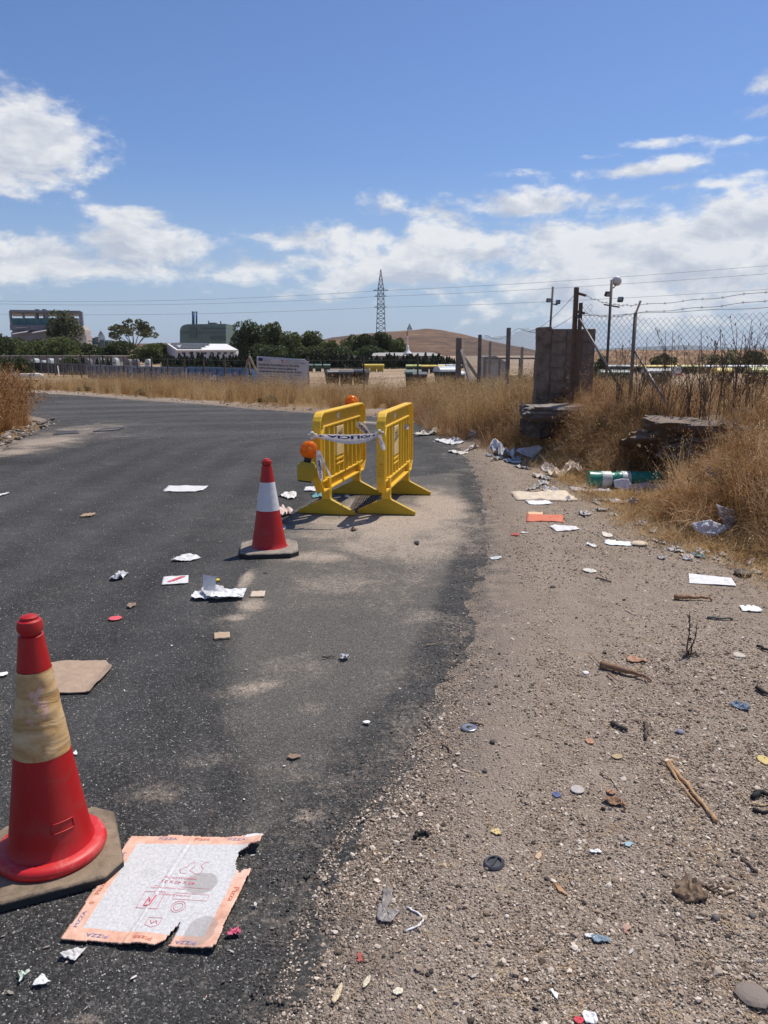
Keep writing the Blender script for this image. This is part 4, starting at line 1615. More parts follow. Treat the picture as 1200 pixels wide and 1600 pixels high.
# ---- iron grates
def grate(label, P, nb, z=.006, mat_=None, cross=3, name='drain_grate'):
    P = [Vector((p.x, p.y, 0)) for p in P]
    cx = sum((p for p in P), Vector()) / 4
    t = thing(name, label, 'drain grate', (cx.x, cx.y, 0))
    f = lambda u, v: (P[0] * (1 - u) * (1 - v) + P[1] * u * (1 - v) + P[2] * u * v + P[3] * (1 - u) * v) - cx
    mb = MB()
    for (u0, v0, u1, v1) in ((0, 0, 1, 0), (1, 0, 1, 1), (1, 1, 0, 1), (0, 1, 0, 0)):
        mb.bar(f(u0, v0) + Vector((0, 0, z)), f(u1, v1) + Vector((0, 0, z)), .03, .016)
    mb.build('frame', mat_ or M_IRON, t)
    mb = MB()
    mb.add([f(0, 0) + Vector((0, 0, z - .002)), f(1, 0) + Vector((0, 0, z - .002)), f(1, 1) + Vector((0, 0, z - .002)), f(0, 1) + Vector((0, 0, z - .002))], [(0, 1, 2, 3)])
    mb.build('pit_shade', M_BLACK, t)  # flat black sheet standing in for the shade below the bars
    for i in range(nb):
        u = (i + 1) / (nb + 1)
        MB().bar(f(u, .03) + Vector((0, 0, z + .006)), f(u, .97) + Vector((0, 0, z + .006)), .014, .012).build('bar', mat_ or M_IRON, t)
    for i in range(cross):
        v = (i + 1) / (cross + 1)
        MB().bar(f(.02, v) + Vector((0, 0, z + .003)), f(.98, v) + Vector((0, 0, z + .003)), .014, .010).build('crossbar', mat_ or M_IRON, t)
    return t


grate('rusty square drain grate in the road between the two yellow barriers', [G(546, 800), G(600, 800), G(603, 776), G(560, 776)], 12, cross=5)
M_IRON2 = mat('worn_iron', (.10, .095, .09), .6, .3, 20, dirt=(.2, .16, .12), dirt_amt=.5)
grate('narrow slotted iron drain set in the asphalt near the left grass bank', [G(85, 679.5), G(123, 677.5), G(122, 673.5), G(84, 674.5)], 14, cross=0, mat_=M_IRON2)
# slab outline to the right of it
t = thing('cover_slab', 'flat rectangular cover slab set in the asphalt right of the slotted drain', 'manhole cover', (0, 0, 0))
q = [G(147, 675), G(185, 672), G(193, 668.5), G(160, 671)]
q = [Vector((p.x, p.y, .006)) for p in q]
mb = MB()
mb.add(q, [(0, 1, 2, 3)])
mb.build('slab', mat('slab', (.12, .115, .11), .8), t)
mb = MB()
for i in range(4):
    mb.bar(q[i] + Vector((0, 0, .003)), q[(i + 1) % 4] + Vector((0, 0, .003)), .05, .01)
mb.build('joint', M_BLACK, t)

# ---- the flattened pizza box
def pizza_mat():
    m, nt, b, out = new_mat('printed_card')
    uv = nt.nodes.new('ShaderNodeUVMap')
    sp = nt.nodes.new('ShaderNodeSeparateXYZ')
    nt.links.new(uv.outputs[0], sp.inputs[0])
    u, v = sp.outputs[0], sp.outputs[1]
    wob = NOISE(nt, uv.outputs[0], 5, 3, .5)
    e = M(nt, 'MINIMUM', M(nt, 'MINIMUM', u, M(nt, 'SUBTRACT', 1.0, u)), M(nt, 'MINIMUM', v, M(nt, 'SUBTRACT', 1.0, v)))
    e = M(nt, 'ADD', e, M(nt, 'MULTIPLY', M(nt, 'SUBTRACT', wob.outputs['Fac'], .5), .018))
    inner = SS(nt, e, .094, .100)
    n1 = NOISE(nt, uv.outputs[0], 46, 4, .7, .5)
    n2 = NOISE(nt, uv.outputs[0], 9, 5, .6)
    dots = nt.nodes.new('ShaderNodeTexVoronoi')
    dots.inputs['Scale'].default_value = 120
    dots.inputs['Randomness'].default_value = .05
    nt.links.new(uv.outputs[0], dots.inputs['Vector'])
    white = ramp(nt, n1.outputs['Fac'], [(.3, (.44, .435, .435)), (.55, (.60, .595, .59)), (.8, (.72, .715, .705))])
    white = MIX(nt, M(nt, 'MULTIPLY', SS(nt, dots.outputs['Distance'], .30, .18), .12), white, (.30, .30, .32))
    orange = ramp(nt, n2.outputs['Fac'], [(.3, (.56, .29, .20)), (.5, (.72, .42, .30)), (.72, (.80, .56, .44))])
    orange = MIX(nt, M(nt, 'MULTIPLY', SS(nt, NOISE(nt, uv.outputs[0], 14, 6, .7).outputs['Fac'], .55, .7), .6), orange, (.42, .20, .13))
    c = MIX(nt, inner, orange, white)
    # grease spots
    for (cu, cv, ru, rv, st) in ((.70, .47, .115, .10, .62), (.86, .86, .10, .12, .5), (.30, .40, .06, .05, .12)):
        du = M(nt, 'MULTIPLY', M(nt, 'SUBTRACT', u, cu), 1 / ru)
        dv = M(nt, 'MULTIPLY', M(nt, 'SUBTRACT', v, cv), 1 / rv)
        r_ = M(nt, 'ADD', M(nt, 'MULTIPLY', du, du), M(nt, 'MULTIPLY', dv, dv))
        r_ = M(nt, 'ADD', r_, M(nt, 'MULTIPLY', M(nt, 'SUBTRACT', n2.outputs['Fac'], .5), .9))
        c = MIX(nt, M(nt, 'MULTIPLY', M(nt, 'SUBTRACT', 1.0, SS(nt, r_, .8, 1.1)), st), c, (.26, .235, .22))
    nt.links.new(c, b.inputs['Base Color'])
    b.inputs['Roughness'].default_value = .6
    bump(nt, b, M(nt, 'ADD', n1.outputs['Fac'], n2.outputs['Fac']), .35, .006)
    return m


pc = [G(203, 1309), G(416, 1313), G(334, 1496), G(95, 1472)]   # far left, far right, near right, near left
cen = sum(pc, Vector()) / 4
pz = thing('pizza_box', 'flattened white pizza box with orange printed border on the asphalt beside the large cone', 'cardboard box', (cen.x, cen.y, 0))


def pf(u, v, lift=0.0):
    p = pc[0] * (1 - u) * (1 - v) + pc[1] * u * (1 - v) + pc[2] * u * v + pc[3] * (1 - u) * v - cen
    f = fbm(np.array([u * 2.2 + 3]), np.array([v * 2.2 + 1]), 3)[0] * .007
    f += .012 * max(0, u - .86) / .14 * (.5 + .5 * math.sin(v * 9))
    f += .016 * math.exp(-((u - 1) ** 2 + (v - .1) ** 2) / .01) + .010 * math.exp(-((u - .5) ** 2 + (v - 1) ** 2) / .02)
    crease = .004 * math.exp(-((u - (.47 - .05 * v)) / .008) ** 2)
    return Vector((p.x, p.y, .012 + f + crease + lift))


NU = 110
jit = [[(rng.normal(0, .0016), rng.normal(0, .0016)) for _ in range(NU + 1)] for _ in range(NU + 1)]


def inpoly(u, v, poly):
    ins = False
    for i in range(len(poly)):
        (x1, y1), (x2, y2) = poly[i - 1], poly[i]
        if (y1 > v) != (y2 > v) and u < (x2 - x1) * (v - y1) / (y2 - y1) + x1:
            ins = not ins
    return ins


def gone(u, v):
    nn = vnoise(np.array([u * 30]), np.array([v * 30]))[0] * .02
    if inpoly(u + nn * .5, v + nn, [(1.1, .135), (.93, .13), (.86, .18), (.87, .27), (.90, .34), (.93, .37), (.955, .345), (1.1, .31)]):
        return True
    if inpoly(u, v, [(.695, .80), (.66, .94), (.60, 1.01), (.70, 1.01), (.712, .90), (.700, .80)]):
        return True
    if inpoly(u, v, [(-.1, .53), (.045, .545), (-.1, .56)]):
        return True
    edge = min(u, 1 - u, v, 1 - v)
    return edge < .0035 + .014 * max(0, vnoise(np.array([u * 14 + 3]), np.array([v * 14]))[0] - .45) + (.012 if vnoise(np.array([u * 5 + 9]), np.array([v * 5]))[0] > .7 else 0)


vs, fs, uvs = [], [], []
idx = {}
for j in range(NU):
    for i in range(NU):
        u, v = (i + .5) / NU, (j + .5) / NU
        if gone(u, v):
            continue
        f = []
        for (a, b) in ((i, j), (i, j + 1), (i + 1, j + 1), (i + 1, j)):
            if (a, b) not in idx:
                idx[(a, b)] = len(vs)
                ju, jv = jit[b][a]
                uu, vv = a / NU + ju, b / NU + jv
                vs.append(tuple(pf(uu, vv)))
                uvs.append((uu, vv))
            f.append(idx[(a, b)])
        fs.append(tuple(f))
me = bpy.data.meshes.new('card_sheet')
me.from_pydata(vs, [], fs)
uvl = me.uv_layers.new(name='UVMap')
li = np.zeros(len(me.loops), np.int32)
me.loops.foreach_get('vertex_index', li)
uvl.data.foreach_set('uv', np.array(uvs, np.float32)[li].ravel())
M_CARDE = mat('card_edge', (.45, .30, .22), .8)
me.materials.append(pizza_mat())
me.materials.append(M_CARDE)
me.polygons.foreach_set('use_smooth', [True] * len(me.polygons))
o = obj_me('card_sheet', me, pz)
md = o.modifiers.new('thickness', 'SOLIDIFY')
md.thickness = .004
md.offset = -1
md.material_offset_rim = 1
M_REDINK = mat('red_ink', (.58, .13, .17), .6, .25, 60)
M_ORINK = mat('orange_red_ink', (.58, .17, .10), .6, .3, 60)
M_BLINK = mat('faded_blue_ink', (.20, .21, .40), .6, .3, 60)
M_GRINK = mat('green_ink', (.05, .16, .07), .6)


def pprint(body, cu, cv, size, ang, m, sx=1.0, bold=.0):
    ca, sa = math.cos(ang), math.sin(ang)
    print_on('lettering', body, size, lambda a, b: tuple(pf(cu + a * ca - b * sa, cv - (a * sa + b * ca), .0012)), m, pz, bold, sx)


U = math.pi
pprint('40 x 40 x 35', .545, .475, .040, U, M_REDINK, 1.15)
pprint('MEDIDAS EN MM', .545, .435, .026, U, M_REDINK, 1.15)
pprint('carton ondulado reciclable', .50, .535, .020, U, M_REDINK, 1.1)
pprint('APTO PARA ALIMENTOS', .575, .59, .018, U, M_REDINK, 1.1)
for (cu, body, m, s_) in ((.22, 'PIZZA', M_BLINK, .045), (.52, 'Pizza', M_ORINK, .055), (.80, 'PIZZA', M_BLINK, .042)):
    pprint(body, cu, .952, s_ * .8, U, m, 1.5)
for (cu, body, m, s_) in ((.30, 'PIZZA', M_BLINK, .042), (.55, 'Pizza', M_ORINK, .05), (.80, 'PIZZA', M_BLINK, .04)):
    pprint(body, cu, .045, s_ * .8, 0, m, 1.5)
for (cv, body, m, s_) in ((.28, 'PIZZA', M_BLINK, .055), (.56, 'Pizza', M_ORINK, .055), (.84, 'PIZZA', M_BLINK, .045)):
    pprint(body, .048, cv, s_ * .8, U / 2, m, 1.4)
pprint('Pizza', .955, .55, .055, -U / 2, M_ORINK, 1.2)
pprint('*', .05, .41, .11, 0, M_GRINK, 1.2)
pprint('*', .05, .71, .07, 0, M_ORINK, 1.2)


def pline(pts, w, m, closed=True):
    mb = MB()
    n = len(pts)
    for i in range(n if closed else n - 1):
        a, b = Vector(pts[i]), Vector(pts[(i + 1) % n])
        d = (b - a).normalized()
        s_ = Vector((-d.y, d.x)) * w * .7
        mb.add([tuple(pf(*(a - s_), .0012)), tuple(pf(*(b - s_), .0012)), tuple(pf(*(b + s_), .0012)), tuple(pf(*(a + s_), .0012))], [(0, 1, 2, 3)])
    me = bpy.data.meshes.new('printed_mark')
    me.from_pydata(mb.v, [], mb.f)
    me.materials.append(m)
    return obj_me('printed_mark', me, pz)


pline([(.36, .57), (.50, .57), (.50, .71), (.36, .71)], .0022, M_REDINK)
pline([(.40, .69), (.41, .62), (.43, .66), (.45, .60), (.44, .69)], .006, M_REDINK)
pline([(.57, .57), (.80, .57), (.80, .625), (.57, .625)], .002, M_REDINK)
pline([(.635 + .045 * math.cos(a), .685 + .045 * math.sin(a)) for a in np.linspace(0, 6.283, 20)[:-1]], .002, M_REDINK)
pline([(.635 + .03 * math.cos(a), .685 + .03 * math.sin(a)) for a in np.linspace(0, 6.283, 14)[:-1]], .002, M_REDINK)
pline([(.48, .78), (.57, .78), (.57, .835), (.53, .86), (.48, .84)], .002, M_REDINK)
pline([(.50, .80), (.52, .83), (.54, .80), (.555, .83)], .003, M_REDINK, False)
pline([(.40, .515), (.78, .515)], .0016, M_REDINK, False)
pline([(.57, .39), (.53, .39), (.51, .36), (.55, .33), (.56, .29), (.59, .285), (.60, .32), (.58, .36), (.62, .385), (.66, .39), (.67, .34), (.64, .31), (.66, .28), (.69, .28)], .0018, M_REDINK, False)
pline([(.495, .10), (.47, .5), (.44, .9)], .0010, mat('crease', (.33, .32, .32), .8), False)


# ---- plain litter
def shape_sheet(w, h, sq=3.0, crumple=.3, jag=.12, seed=0, rings=6, n=40, lift=.004, hmul=1.0):
    """torn or cut sheet: straight-edged outline, creased surface"""
    r = random.Random(seed)
    ox, oy = r.uniform(0, 90), r.uniform(0, 90)
    if sq <= 2.05 and jag <= .06:
        corners = [(math.cos(a) * .5, math.sin(a) * .5) for a in np.linspace(0, 6.2832, 25)[:-1]]
    elif sq < 2.9:
        m = r.randint(6, 10)
        angs = sorted((i + r.uniform(-.38, .38)) * 6.2832 / m for i in range(m))
        corners = [(math.cos(a) * .55 * (1 + jag * r.uniform(-1.7, .5)), math.sin(a) * .55 * (1 + jag * r.uniform(-1.7, .5))) for a in angs]
    else:
        j = jag * .55
        c4 = [(.5, .5), (-.5, .5), (-.5, -.5), (.5, -.5)]
        corners = []
        for k, (a, b) in enumerate(c4):
            a += r.uniform(-j, j * .3) * (1 if a > 0 else -1)
            b += r.uniform(-j, j * .3) * (1 if b > 0 else -1)
            if jag > .12 and r.random() < .45:     # a corner torn off
                nx_, ny_ = c4[(k + 1) % 4]
                px_, py_ = c4[k - 1]
                corners += [(a + (px_ - a) * .22, b + (py_ - b) * .22), (a * .82, b * .82), (a + (nx_ - a) * .2, b + (ny_ - b) * .2)]
            else:
                corners.append((a, b))
    m = len(corners)
    seglen = [math.hypot(corners[(k + 1) % m][0] - corners[k][0], corners[(k + 1) % m][1] - corners[k][1]) for k in range(m)]
    tot = sum(seglen)
    out = []
    for k in range(m):
        c = max(1, round(n * seglen[k] / tot))
        for q in range(c):
            f = q / c
            x = corners[k][0] * (1 - f) + corners[(k + 1) % m][0] * f
            y = corners[k][1] * (1 - f) + corners[(k + 1) % m][1] * f
            e = jag * .10 * (r.random() - .5) if q else 0
            out.append((x * (1 + e), y * (1 + e)))
    n = len(out)
    vs = [(0, 0, lift)]
    for q in range(1, rings + 1):
        for (x, y) in out:
            x_, y_ = x * w * q / rings, y * h * q / rings
            sc_ = 1 / (w + h)
            z = abs(float(fbm(np.array([x_ * sc_ * 8 + ox]), np.array([y_ * sc_ * 8 + oy]), 3)[0])) * crumple * (w + h) * .5 * hmul
            vs.append((x_, y_, z + lift))
    fs = [(0, 1 + k, 1 + (k + 1) % n) for k in range(n)]
    for q in range(rings - 1):
        for k in range(n):
            a, b = 1 + q * n, 1 + (q + 1) * n
            k2 = (k + 1) % n
            fs.append((a + k, b + k, b + k2, a + k2))
    return vs, fs


def on_land(vs, p, rot):
    """let a lying sheet follow the ground under it"""
    a = np.array(vs)
    c, s_ = math.cos(rot), math.sin(rot)
    xx, yy = p.x + a[:, 0] * c - a[:, 1] * s_, p.y + a[:, 0] * s_ + a[:, 1] * c
    z = land(xx, yy)
    z = np.where(sdf(ROAD, xx, yy) < 0, np.maximum(z, .004), z)
    a[:, 2] += np.clip(z - p.z, -.03, .06) + .002
    return [tuple(q) for q in a]


_mc = {}


def lm(col, rough=.65, trans=0.0, dirt=(.30, .25, .20), amt=.3):
    key = (col, rough, trans)
    if key not in _mc:
        _mc[key] = mat('litter_' + str(len(_mc)), col, rough, .12, 22, dirt=dirt, dirt_amt=amt, dscale=16, trans=trans, bmp=.25)
    return _mc[key]


_lit = [0]


def px_size(p):
    return (p - Vector((0, 0, CAM_H))).length / FPX


def put(px, py, lift=0.0):
    p = GL(px, py)
    z = lz(p.x, p.y)
    if sdf(ROAD, np.array([p.x]), np.array([p.y]))[0] < 0:
        z = max(z, 0)
    return Vector((p.x, p.y, z + lift))


def piece(kind, name, label, cat, px, py, w, h, rot, col, cr=.12, sq=4, jag=.10, group=None, trans=0.0, tilt=(0, 0), thick=.0015, rough=.65, hm=1.0, lift=.003):
    """one bit of litter: w and h are its width and apparent height in the photograph (1200 px wide)"""
    _lit[0] += 1
    if w < 17 and kind == 'flat' and sq > 2.9:
        sq, jag = 2.4, max(jag, .4)
    p = put(px, py)
    k = px_size(p)
    ang = math.atan2(CAM_H - p.z, math.hypot(p.x, p.y))
    W = w * k
    D = max(h * k / math.sin(ang), .006) if kind != 'up' else h * k
    if kind in ('flat', 'up'):
        vs, fs = shape_sheet(W, D, sq, cr, jag, _lit[0], lift=.001)
        if kind == 'flat':
            vs = on_land(vs, p, rot)
        me = bpy.data.meshes.new(name)
        me.from_pydata(vs, [], fs)
        me.materials.append(lm(col, rough, trans))
        me.polygons.foreach_set('use_smooth', [True] * len(fs))
        me.set_sharp_from_angle(angle=R(28))
        o = obj_me(name, me)
        md = o.modifiers.new('thickness', 'SOLIDIFY')
        md.thickness = thick
        o.location = (p.x, p.y, p.z + lift)
        if kind == 'up':
            o.rotation_euler = (R(70) + tilt[0], tilt[1], rot)
            o.location.z += D * .40
        else:
            o.rotation_euler = (tilt[0], tilt[1], rot)
            o.location.z += abs(tilt[0]) * D * .45 + abs(tilt[1]) * W * .45
    else:  # lump
        me = stone_mesh(name, lm(col, rough), _lit[0] + 300, 1.0, .22)
        o = obj_me(name, me)
        md = o.modifiers.new('round', 'SUBSURF')
        md.levels = md.render_levels = 1
        o.scale = (W / 2, min(D, W) / 2, min(h * k * .35, W * .35) * hm)
        o.location = (p.x, p.y, p.z + o.scale[2] * .7)
        o.rotation_euler = (0, 0, rot)
    tag(o, label, cat, group)
    return o


def stick(name, label, cat, path, r0, r1, col, group=None, fork=None, ng=7, wob=.006):
    """path: photograph pixels on the ground"""
    P = [put(*q) for q in path]
    c = P[0].copy()
    r = random.Random(len(label))
    pts = []
    for i in range(len(P) - 1):
        for q in range(4):
            f = q / 4
            pts.append(P[i].lerp(P[i + 1], f) - c + Vector((r.uniform(-wob, wob), r.uniform(-wob, wob), r0 + r.uniform(0, wob))))
    pts.append(P[-1] - c + Vector((0, 0, r1)))
    n = len(pts)
    t = thing(name, label, cat, c, 0, group)
    mm = mat('wood_' + str(len(bpy.data.materials)), col, .85, .35, 40, bmp=.5)
    MB().tube(pts, [(r0 + (r1 - r0) * i / (n - 1)) * r.uniform(.8, 1.2) for i in range(n)], ng).build('shaft', mm, t, smooth=True)
    for fk in (fork or []):
        Q = [put(*q) - c + Vector((0, 0, r0 * .8)) for q in fk]
        MB().tube(Q, [r1 * 1.1] + [r1 * .6] * (len(Q) - 1), 5).build('side_twig', mm, t, smooth=True)
    return t


W_ = (.66, .65, .65)
CARD = (.36, .245, .155)
# name, label, cat ...
def poly_sheet(name, label, cat, pxs, col, thick=.004, wob=.006, fold=None):
    """flat piece whose outline is given by where its corners lie on the ground"""
    P = [put(*q) for q in pxs]
    c = sum(P, Vector()) / len(P)
    out = []
    r = random.Random(len(label))
    for a, b in zip(P, P[1:] + P[:1]):
        for q in range(7):
            f = q / 7
            e = 0 if q == 0 else r.uniform(-.0025, .0025)
            out.append((a.lerp(b, f) - c) * (1 + e))
    n = len(out)
    vs, rings = [(0, 0, .006)], 8
    for k in range(1, rings + 1):
        for o_ in out:
            x_, y_ = o_.x * k / rings, o_.y * k / rings
            z_ = .006 + abs(float(fbm(np.array([x_ * 9 + 3]), np.array([y_ * 9]), 3)[0])) * wob * 2
            if fold and x_ > fold:
                z_ += (x_ - fold) * .35
            vs.append((x_, y_, z_))
    fs = [(0, 1 + k, 1 + (k + 1) % n) for k in range(n)]
    for q in range(rings - 1):
        for k in range(n):
            a, b = 1 + q * n, 1 + (q + 1) * n
            fs.append((a + k, b + k, b + (k + 1) % n, a + (k + 1) % n))
    me = bpy.data.meshes.new(name)
    me.from_pydata(vs, [], fs)
    me.materials.append(lm(col))
    o = obj_me(name, me)
    md = o.modifiers.new('thickness', 'SOLIDIFY')
    md.thickness = thick
    o.location = (c.x, c.y, c.z)
    return tag(o, label, cat)


poly_sheet('cardboard', 'brown cardboard piece lying on the asphalt behind the large cone', 'cardboard', [(58, 1042), (100, 1036), (166, 1035), (176, 1047), (160, 1064), (139, 1085), (96, 1086), (52, 1085)], (.38, .27, .185), .005, .006, .115)
piece('flat', 'paper_sheet', 'white sheet lying alone in mid road, left of the yellow barriers', 'paper', 288, 765, 64, 9, R(2), W_, .03, 4, .14)
piece('flat', 'paper_scrap', 'tiny white scrap on the asphalt at the left edge of the picture', 'paper', 4, 774, 12, 4, 0, W_, .1)
piece('flat', 'cardboard_scrap', 'small brown scrap far out on the empty asphalt', 'cardboard', 137, 806, 18, 4, 0, CARD, .1)
piece('flat', 'torn_paper', 'torn white paper with a ragged upper edge, left of the small cone base', 'paper', 290, 874, 42, 11, R(8), W_, .16, 2.4, .25)
piece('flat', 'crumpled_paper', 'crumpled grey and white paper, farthest left of the papers on the road', 'paper', 188, 902, 28, 10, R(-10), (.60, .60, .62), .35, 2.2, .3)
o = piece('flat', 'paper_flyer', 'white flyer with a diagonal red band on the asphalt', 'flyer', 274, 908, 40, 12, R(14), W_, .03, 6, .10)
p = put(276, 907)
k = px_size(p)
mb = MB()
mb.add([(-12 * k, -10 * k, .012), (-6 * k, -12 * k, .012), (16 * k, 12 * k, .014), (8 * k, 13 * k, .014)], [(0, 1, 2, 3)])
mb.build('red_band', lm((.62, .10, .12)), o)
t = thing('newspaper', 'heap of crumpled newspaper with one flap standing up, between the two cones', 'newspaper', put(338, 934))
for i, (dx, dy, w, h, rz, tx, ty, cl) in enumerate([(-.06, -.01, .20, .09, .1, .05, .12, .70), (.09, .02, .22, .10, -.1, .1, -.05, .74), (.07, -.03, .20, .08, .15, -.03, .05, .78), (-.02, .02, .16, .10, .5, .2, .1, .5)]):
    vs, fs = shape_sheet(w, h * 1.5, 4, .14, .15, 70 + i)
    me = bpy.data.meshes.new('sheet')
    me.from_pydata(vs, [], fs)
    me.materials.append(lm((cl, cl, cl * 1.02)))
    s_ = obj_me('sheet', me, t)
    s_.location = (dx, dy, .012 + .008 * i)
    s_.rotation_euler = (tx, ty, rz)
mb = MB()
mb.add([(-.045, 0, 0), (.03, .01, 0), (.028, .05, .115), (-.052, .03, .135)], [(0, 1, 2, 3)])
s_ = mb.build('flap', lm(W_, trans=.2), t)
s_.location = (-.035, -.01, .02)
piece('flat', 'dry_leaf', 'brown crumpled leaf left of the newspaper heap', 'leaf', 207, 947, 17, 7, 0, (.30, .20, .14), .35, 2, .4)
piece('flat', 'plastic_disc', 'flat pink red disc on the asphalt above the large cone', 'plastic disc', 180, 968, 19, 6, 0, (.68, .09, .11), .03, 2, .02)
piece('flat', 'card_chip', 'small cream card on the sand streak in front of the small cone', 'cardboard', 403, 930, 22, 8, R(4), (.58, .47, .36), .06, 5, .06, thick=.008)
piece('flat', 'card_chip', 'small tan card chip on the asphalt below the newspaper heap', 'cardboard', 347, 995, 24, 9, R(12), (.44, .32, .21), .08, 3, .1, thick=.012)
piece('flat', 'plastic_scrap', 'small crumpled grey plastic on the asphalt right of the tan card chip', 'plastic scrap', 538, 1030, 18, 8, 0, (.52, .55, .58), .5, 2, .4)
piece('flat', 'yellow_scrap', 'tiny yellow scrap above the newspaper heap', 'plastic scrap', 341, 908, 6, 5, 0, (.70, .55, .05), .3)
piece('lump', 'dropped_stub', 'dark stub on the asphalt in front of the small cone', 'stub', 415, 896, 11, 5, R(-15), (.05, .04, .035))
piece('flat', 'torn_paper', 'torn white paper just behind the small cone, right of its band', 'paper', 452, 776, 34, 8, R(10), (.74, .71, .68), .2, 2.5, .3)
piece('flat', 'folded_paper', 'folded white paper behind the left foot of the left barrier', 'paper', 489, 765, 25, 7, 0, W_, .12, 5, .08, thick=.01)
piece('flat', 'tissue', 'pinkish crumpled tissue between the small cone and the barrier foot', 'tissue', 446, 803, 26, 12, 0, (.78, .62, .55), .4, 2, .35)
piece('flat', 'paper_scrap', 'little white paper bit in front of the left barrier foot', 'paper', 444, 827, 9, 5, 0, W_, .2)
piece('flat', 'cloth_scrap', 'teal scrap under the near foot of the left barrier', 'plastic scrap', 496, 776, 22, 6, 0, (.12, .32, .34), .25, 2.4, .3)
piece('flat', 'paper_scrap', 'white scrap beside the drain grate', 'paper', 542, 777, 9, 5, 0, W_, .2)
piece('flat', 'paper_scrap', 'dark brown scrap in the barrier shadow', 'leaf', 552, 829, 12, 4, .3, (.16, .07, .05), .4, 2, .4)
piece('flat', 'dark_scrap', 'black shred on the sandy asphalt in front of the right barrier', 'rubber scrap', 652, 850, 13, 5, 0, (.02, .02, .02), .4, 2, .5)
piece('flat', 'white_chip', 'small white chip in the middle of the near asphalt', 'paper', 573, 1131, 12, 4, 0, (.82, .81, .78), .1, 2)
piece('flat', 'plastic_scrap', 'pale green plastic scrap in the lower left corner', 'plastic scrap', 36, 1530, 23, 12, .3, (.62, .72, .60), .35, 2, .45)
piece('flat', 'paper_scrap', 'torn white paper scrap in the lower left corner right of the green one', 'paper', 64, 1536, 25, 13, .3, (.72, .72, .71), .15, 2.4, .35)
piece('flat', 'torn_strip', 'dirty white torn strip poking out below the pizza box', 'paper', 118, 1494, 44, 14, R(35), (.62, .60, .58), .2, 2.4, .4)
piece('flat', 'candy_wrapper', 'crumpled red and pink wrapper right of the pizza box corner', 'wrapper', 367, 1461, 22, 11, .3, (.62, .13, .22), .4, 2.4, .3)
piece('flat', 'paper_scrap', 'pink paper scrap in front of the large cone base', 'paper', 6, 1409, 26, 9, 0, (.62, .10, .16), .15, 4, .2)
piece('flat', 'paper_scrap', 'white torn scrap behind the far right corner of the pizza box', 'paper', 398, 1310, 30, 5, .1, (.70, .70, .70), .08, 2.2, .3)
piece('flat', 'paper_scrap', 'small white fleck left of the large cone sleeve', 'paper', 5, 1056, 13, 5, 0, (.80, .79, .74), .1, 2.2)
piece('flat', 'paper_scrap', 'white fleck on the asphalt right of the large cone sleeve', 'paper', 119, 1180, 8, 6, .5, (.8, .8, .8), .1)
piece('flat', 'bark_scrap', 'brown bark scrap flush with the near asphalt', 'bark', 460, 1185, 26, 8, .1, (.26, .17, .11), .1, 2, .3)
stick('twig', 'thin dark twig on the asphalt left of the crumpled grey plastic', 'twig', [(504, 1029), (522, 1027)], .005, .003, (.06, .045, .035))
stick('twig', 'pale twig lying where the asphalt meets the dirt track', 'twig', [(664, 1009), (684, 1008)], .003, .002, (.5, .36, .22))
# far end of the dirt verge
piece('flat', 'torn_strip', 'white torn strip at the road edge right of the right barrier', 'paper', 703, 692, 34, 7, R(18), W_, .12, 3, .2)
piece('flat', 'torn_strip', 'thin pale strip beside the road edge, below the white torn strip', 'paper', 716, 709, 22, 5, R(20), (.62, .58, .52), .12, 3, .2)
piece('flat', 'plastic_scrap', 'cream scrap at the grass edge behind the right barrier', 'plastic scrap', 705, 675, 20, 6, .1, (.62, .50, .38), .2, 2.4, .2)
piece('up', 'plastic_bag', 'crumpled clear bag caught in the grass right of the barriers', 'plastic bag', 738, 686, 24, 14, .3, (.42, .42, .46), .35, 2, .4, trans=.4)
piece('flat', 'crumpled_paper', 'crumpled bright white paper at the grass edge, left of the large white sheet', 'paper', 787, 712, 24, 13, .3, (.70, .69, .69), .45, 2.2, .35)
piece('up', 'paper_sheet', 'large white sheet half standing in the grass below the block wall', 'paper', 833, 712, 52, 17, R(-6), (.64, .63, .67), .12, 2.6, .25, trans=.15)
piece('flat', 'paper_scrap', 'flat white scrap just below the large white sheet', 'paper', 802, 722, 26, 5, 0, W_, .15)
piece('flat', 'foam_wrapping', 'cream foam wrapping bunched against the left end of the green drum', 'foam', 886, 742, 62, 12, R(-8), (.62, .50, .37), .35, 2.6, .3)
piece('flat', 'dark_sheet', 'grey sheet wedged under the green drum', 'sheet', 922, 766, 58, 5, R(-4), (.46, .44, .48), .08, 4, .1)
piece('flat', 'foam_board', 'long cream foam board on the dirt left of the green drum', 'foam board', 848, 776, 92, 13, R(-2), (.64, .53, .40), .10, 3.4, .10, thick=.03)
piece('flat', 'paper_sheet', 'white sheet sticking out in front of the cream foam board', 'paper', 843, 786, 40, 6, R(4), (.80, .80, .84), .08, 3, .15)
o = piece('flat', 'flat_carton', 'flat orange red carton on the dirt verge', 'carton', 852, 811, 58, 11, R(-12), (.60, .15, .07), .04, 6, .08, thick=.012)
piece('flat', 'carton_flap', 'cream flap above the orange red carton', 'carton', 836, 803, 24, 4, R(-4), (.72, .48, .28), .05, 4, .1, thick=.006)
piece('flat', 'card_sheet', 'white card sheet lying right below the orange red carton', 'card', 877, 827, 48, 9, R(-12), (.68, .67, .66), .06, 2.6, .22, tilt=(.03, 0), thick=.004)
piece('flat', 'red_scrap', 'small red scrap left of the white card sheet', 'scrap', 807, 836, 16, 4, R(-8), (.50, .05, .04), .15)
piece('flat', 'paper_scrap', 'white fleck just right of the small red scrap', 'paper', 818, 833, 11, 3, 0, W_, .1)
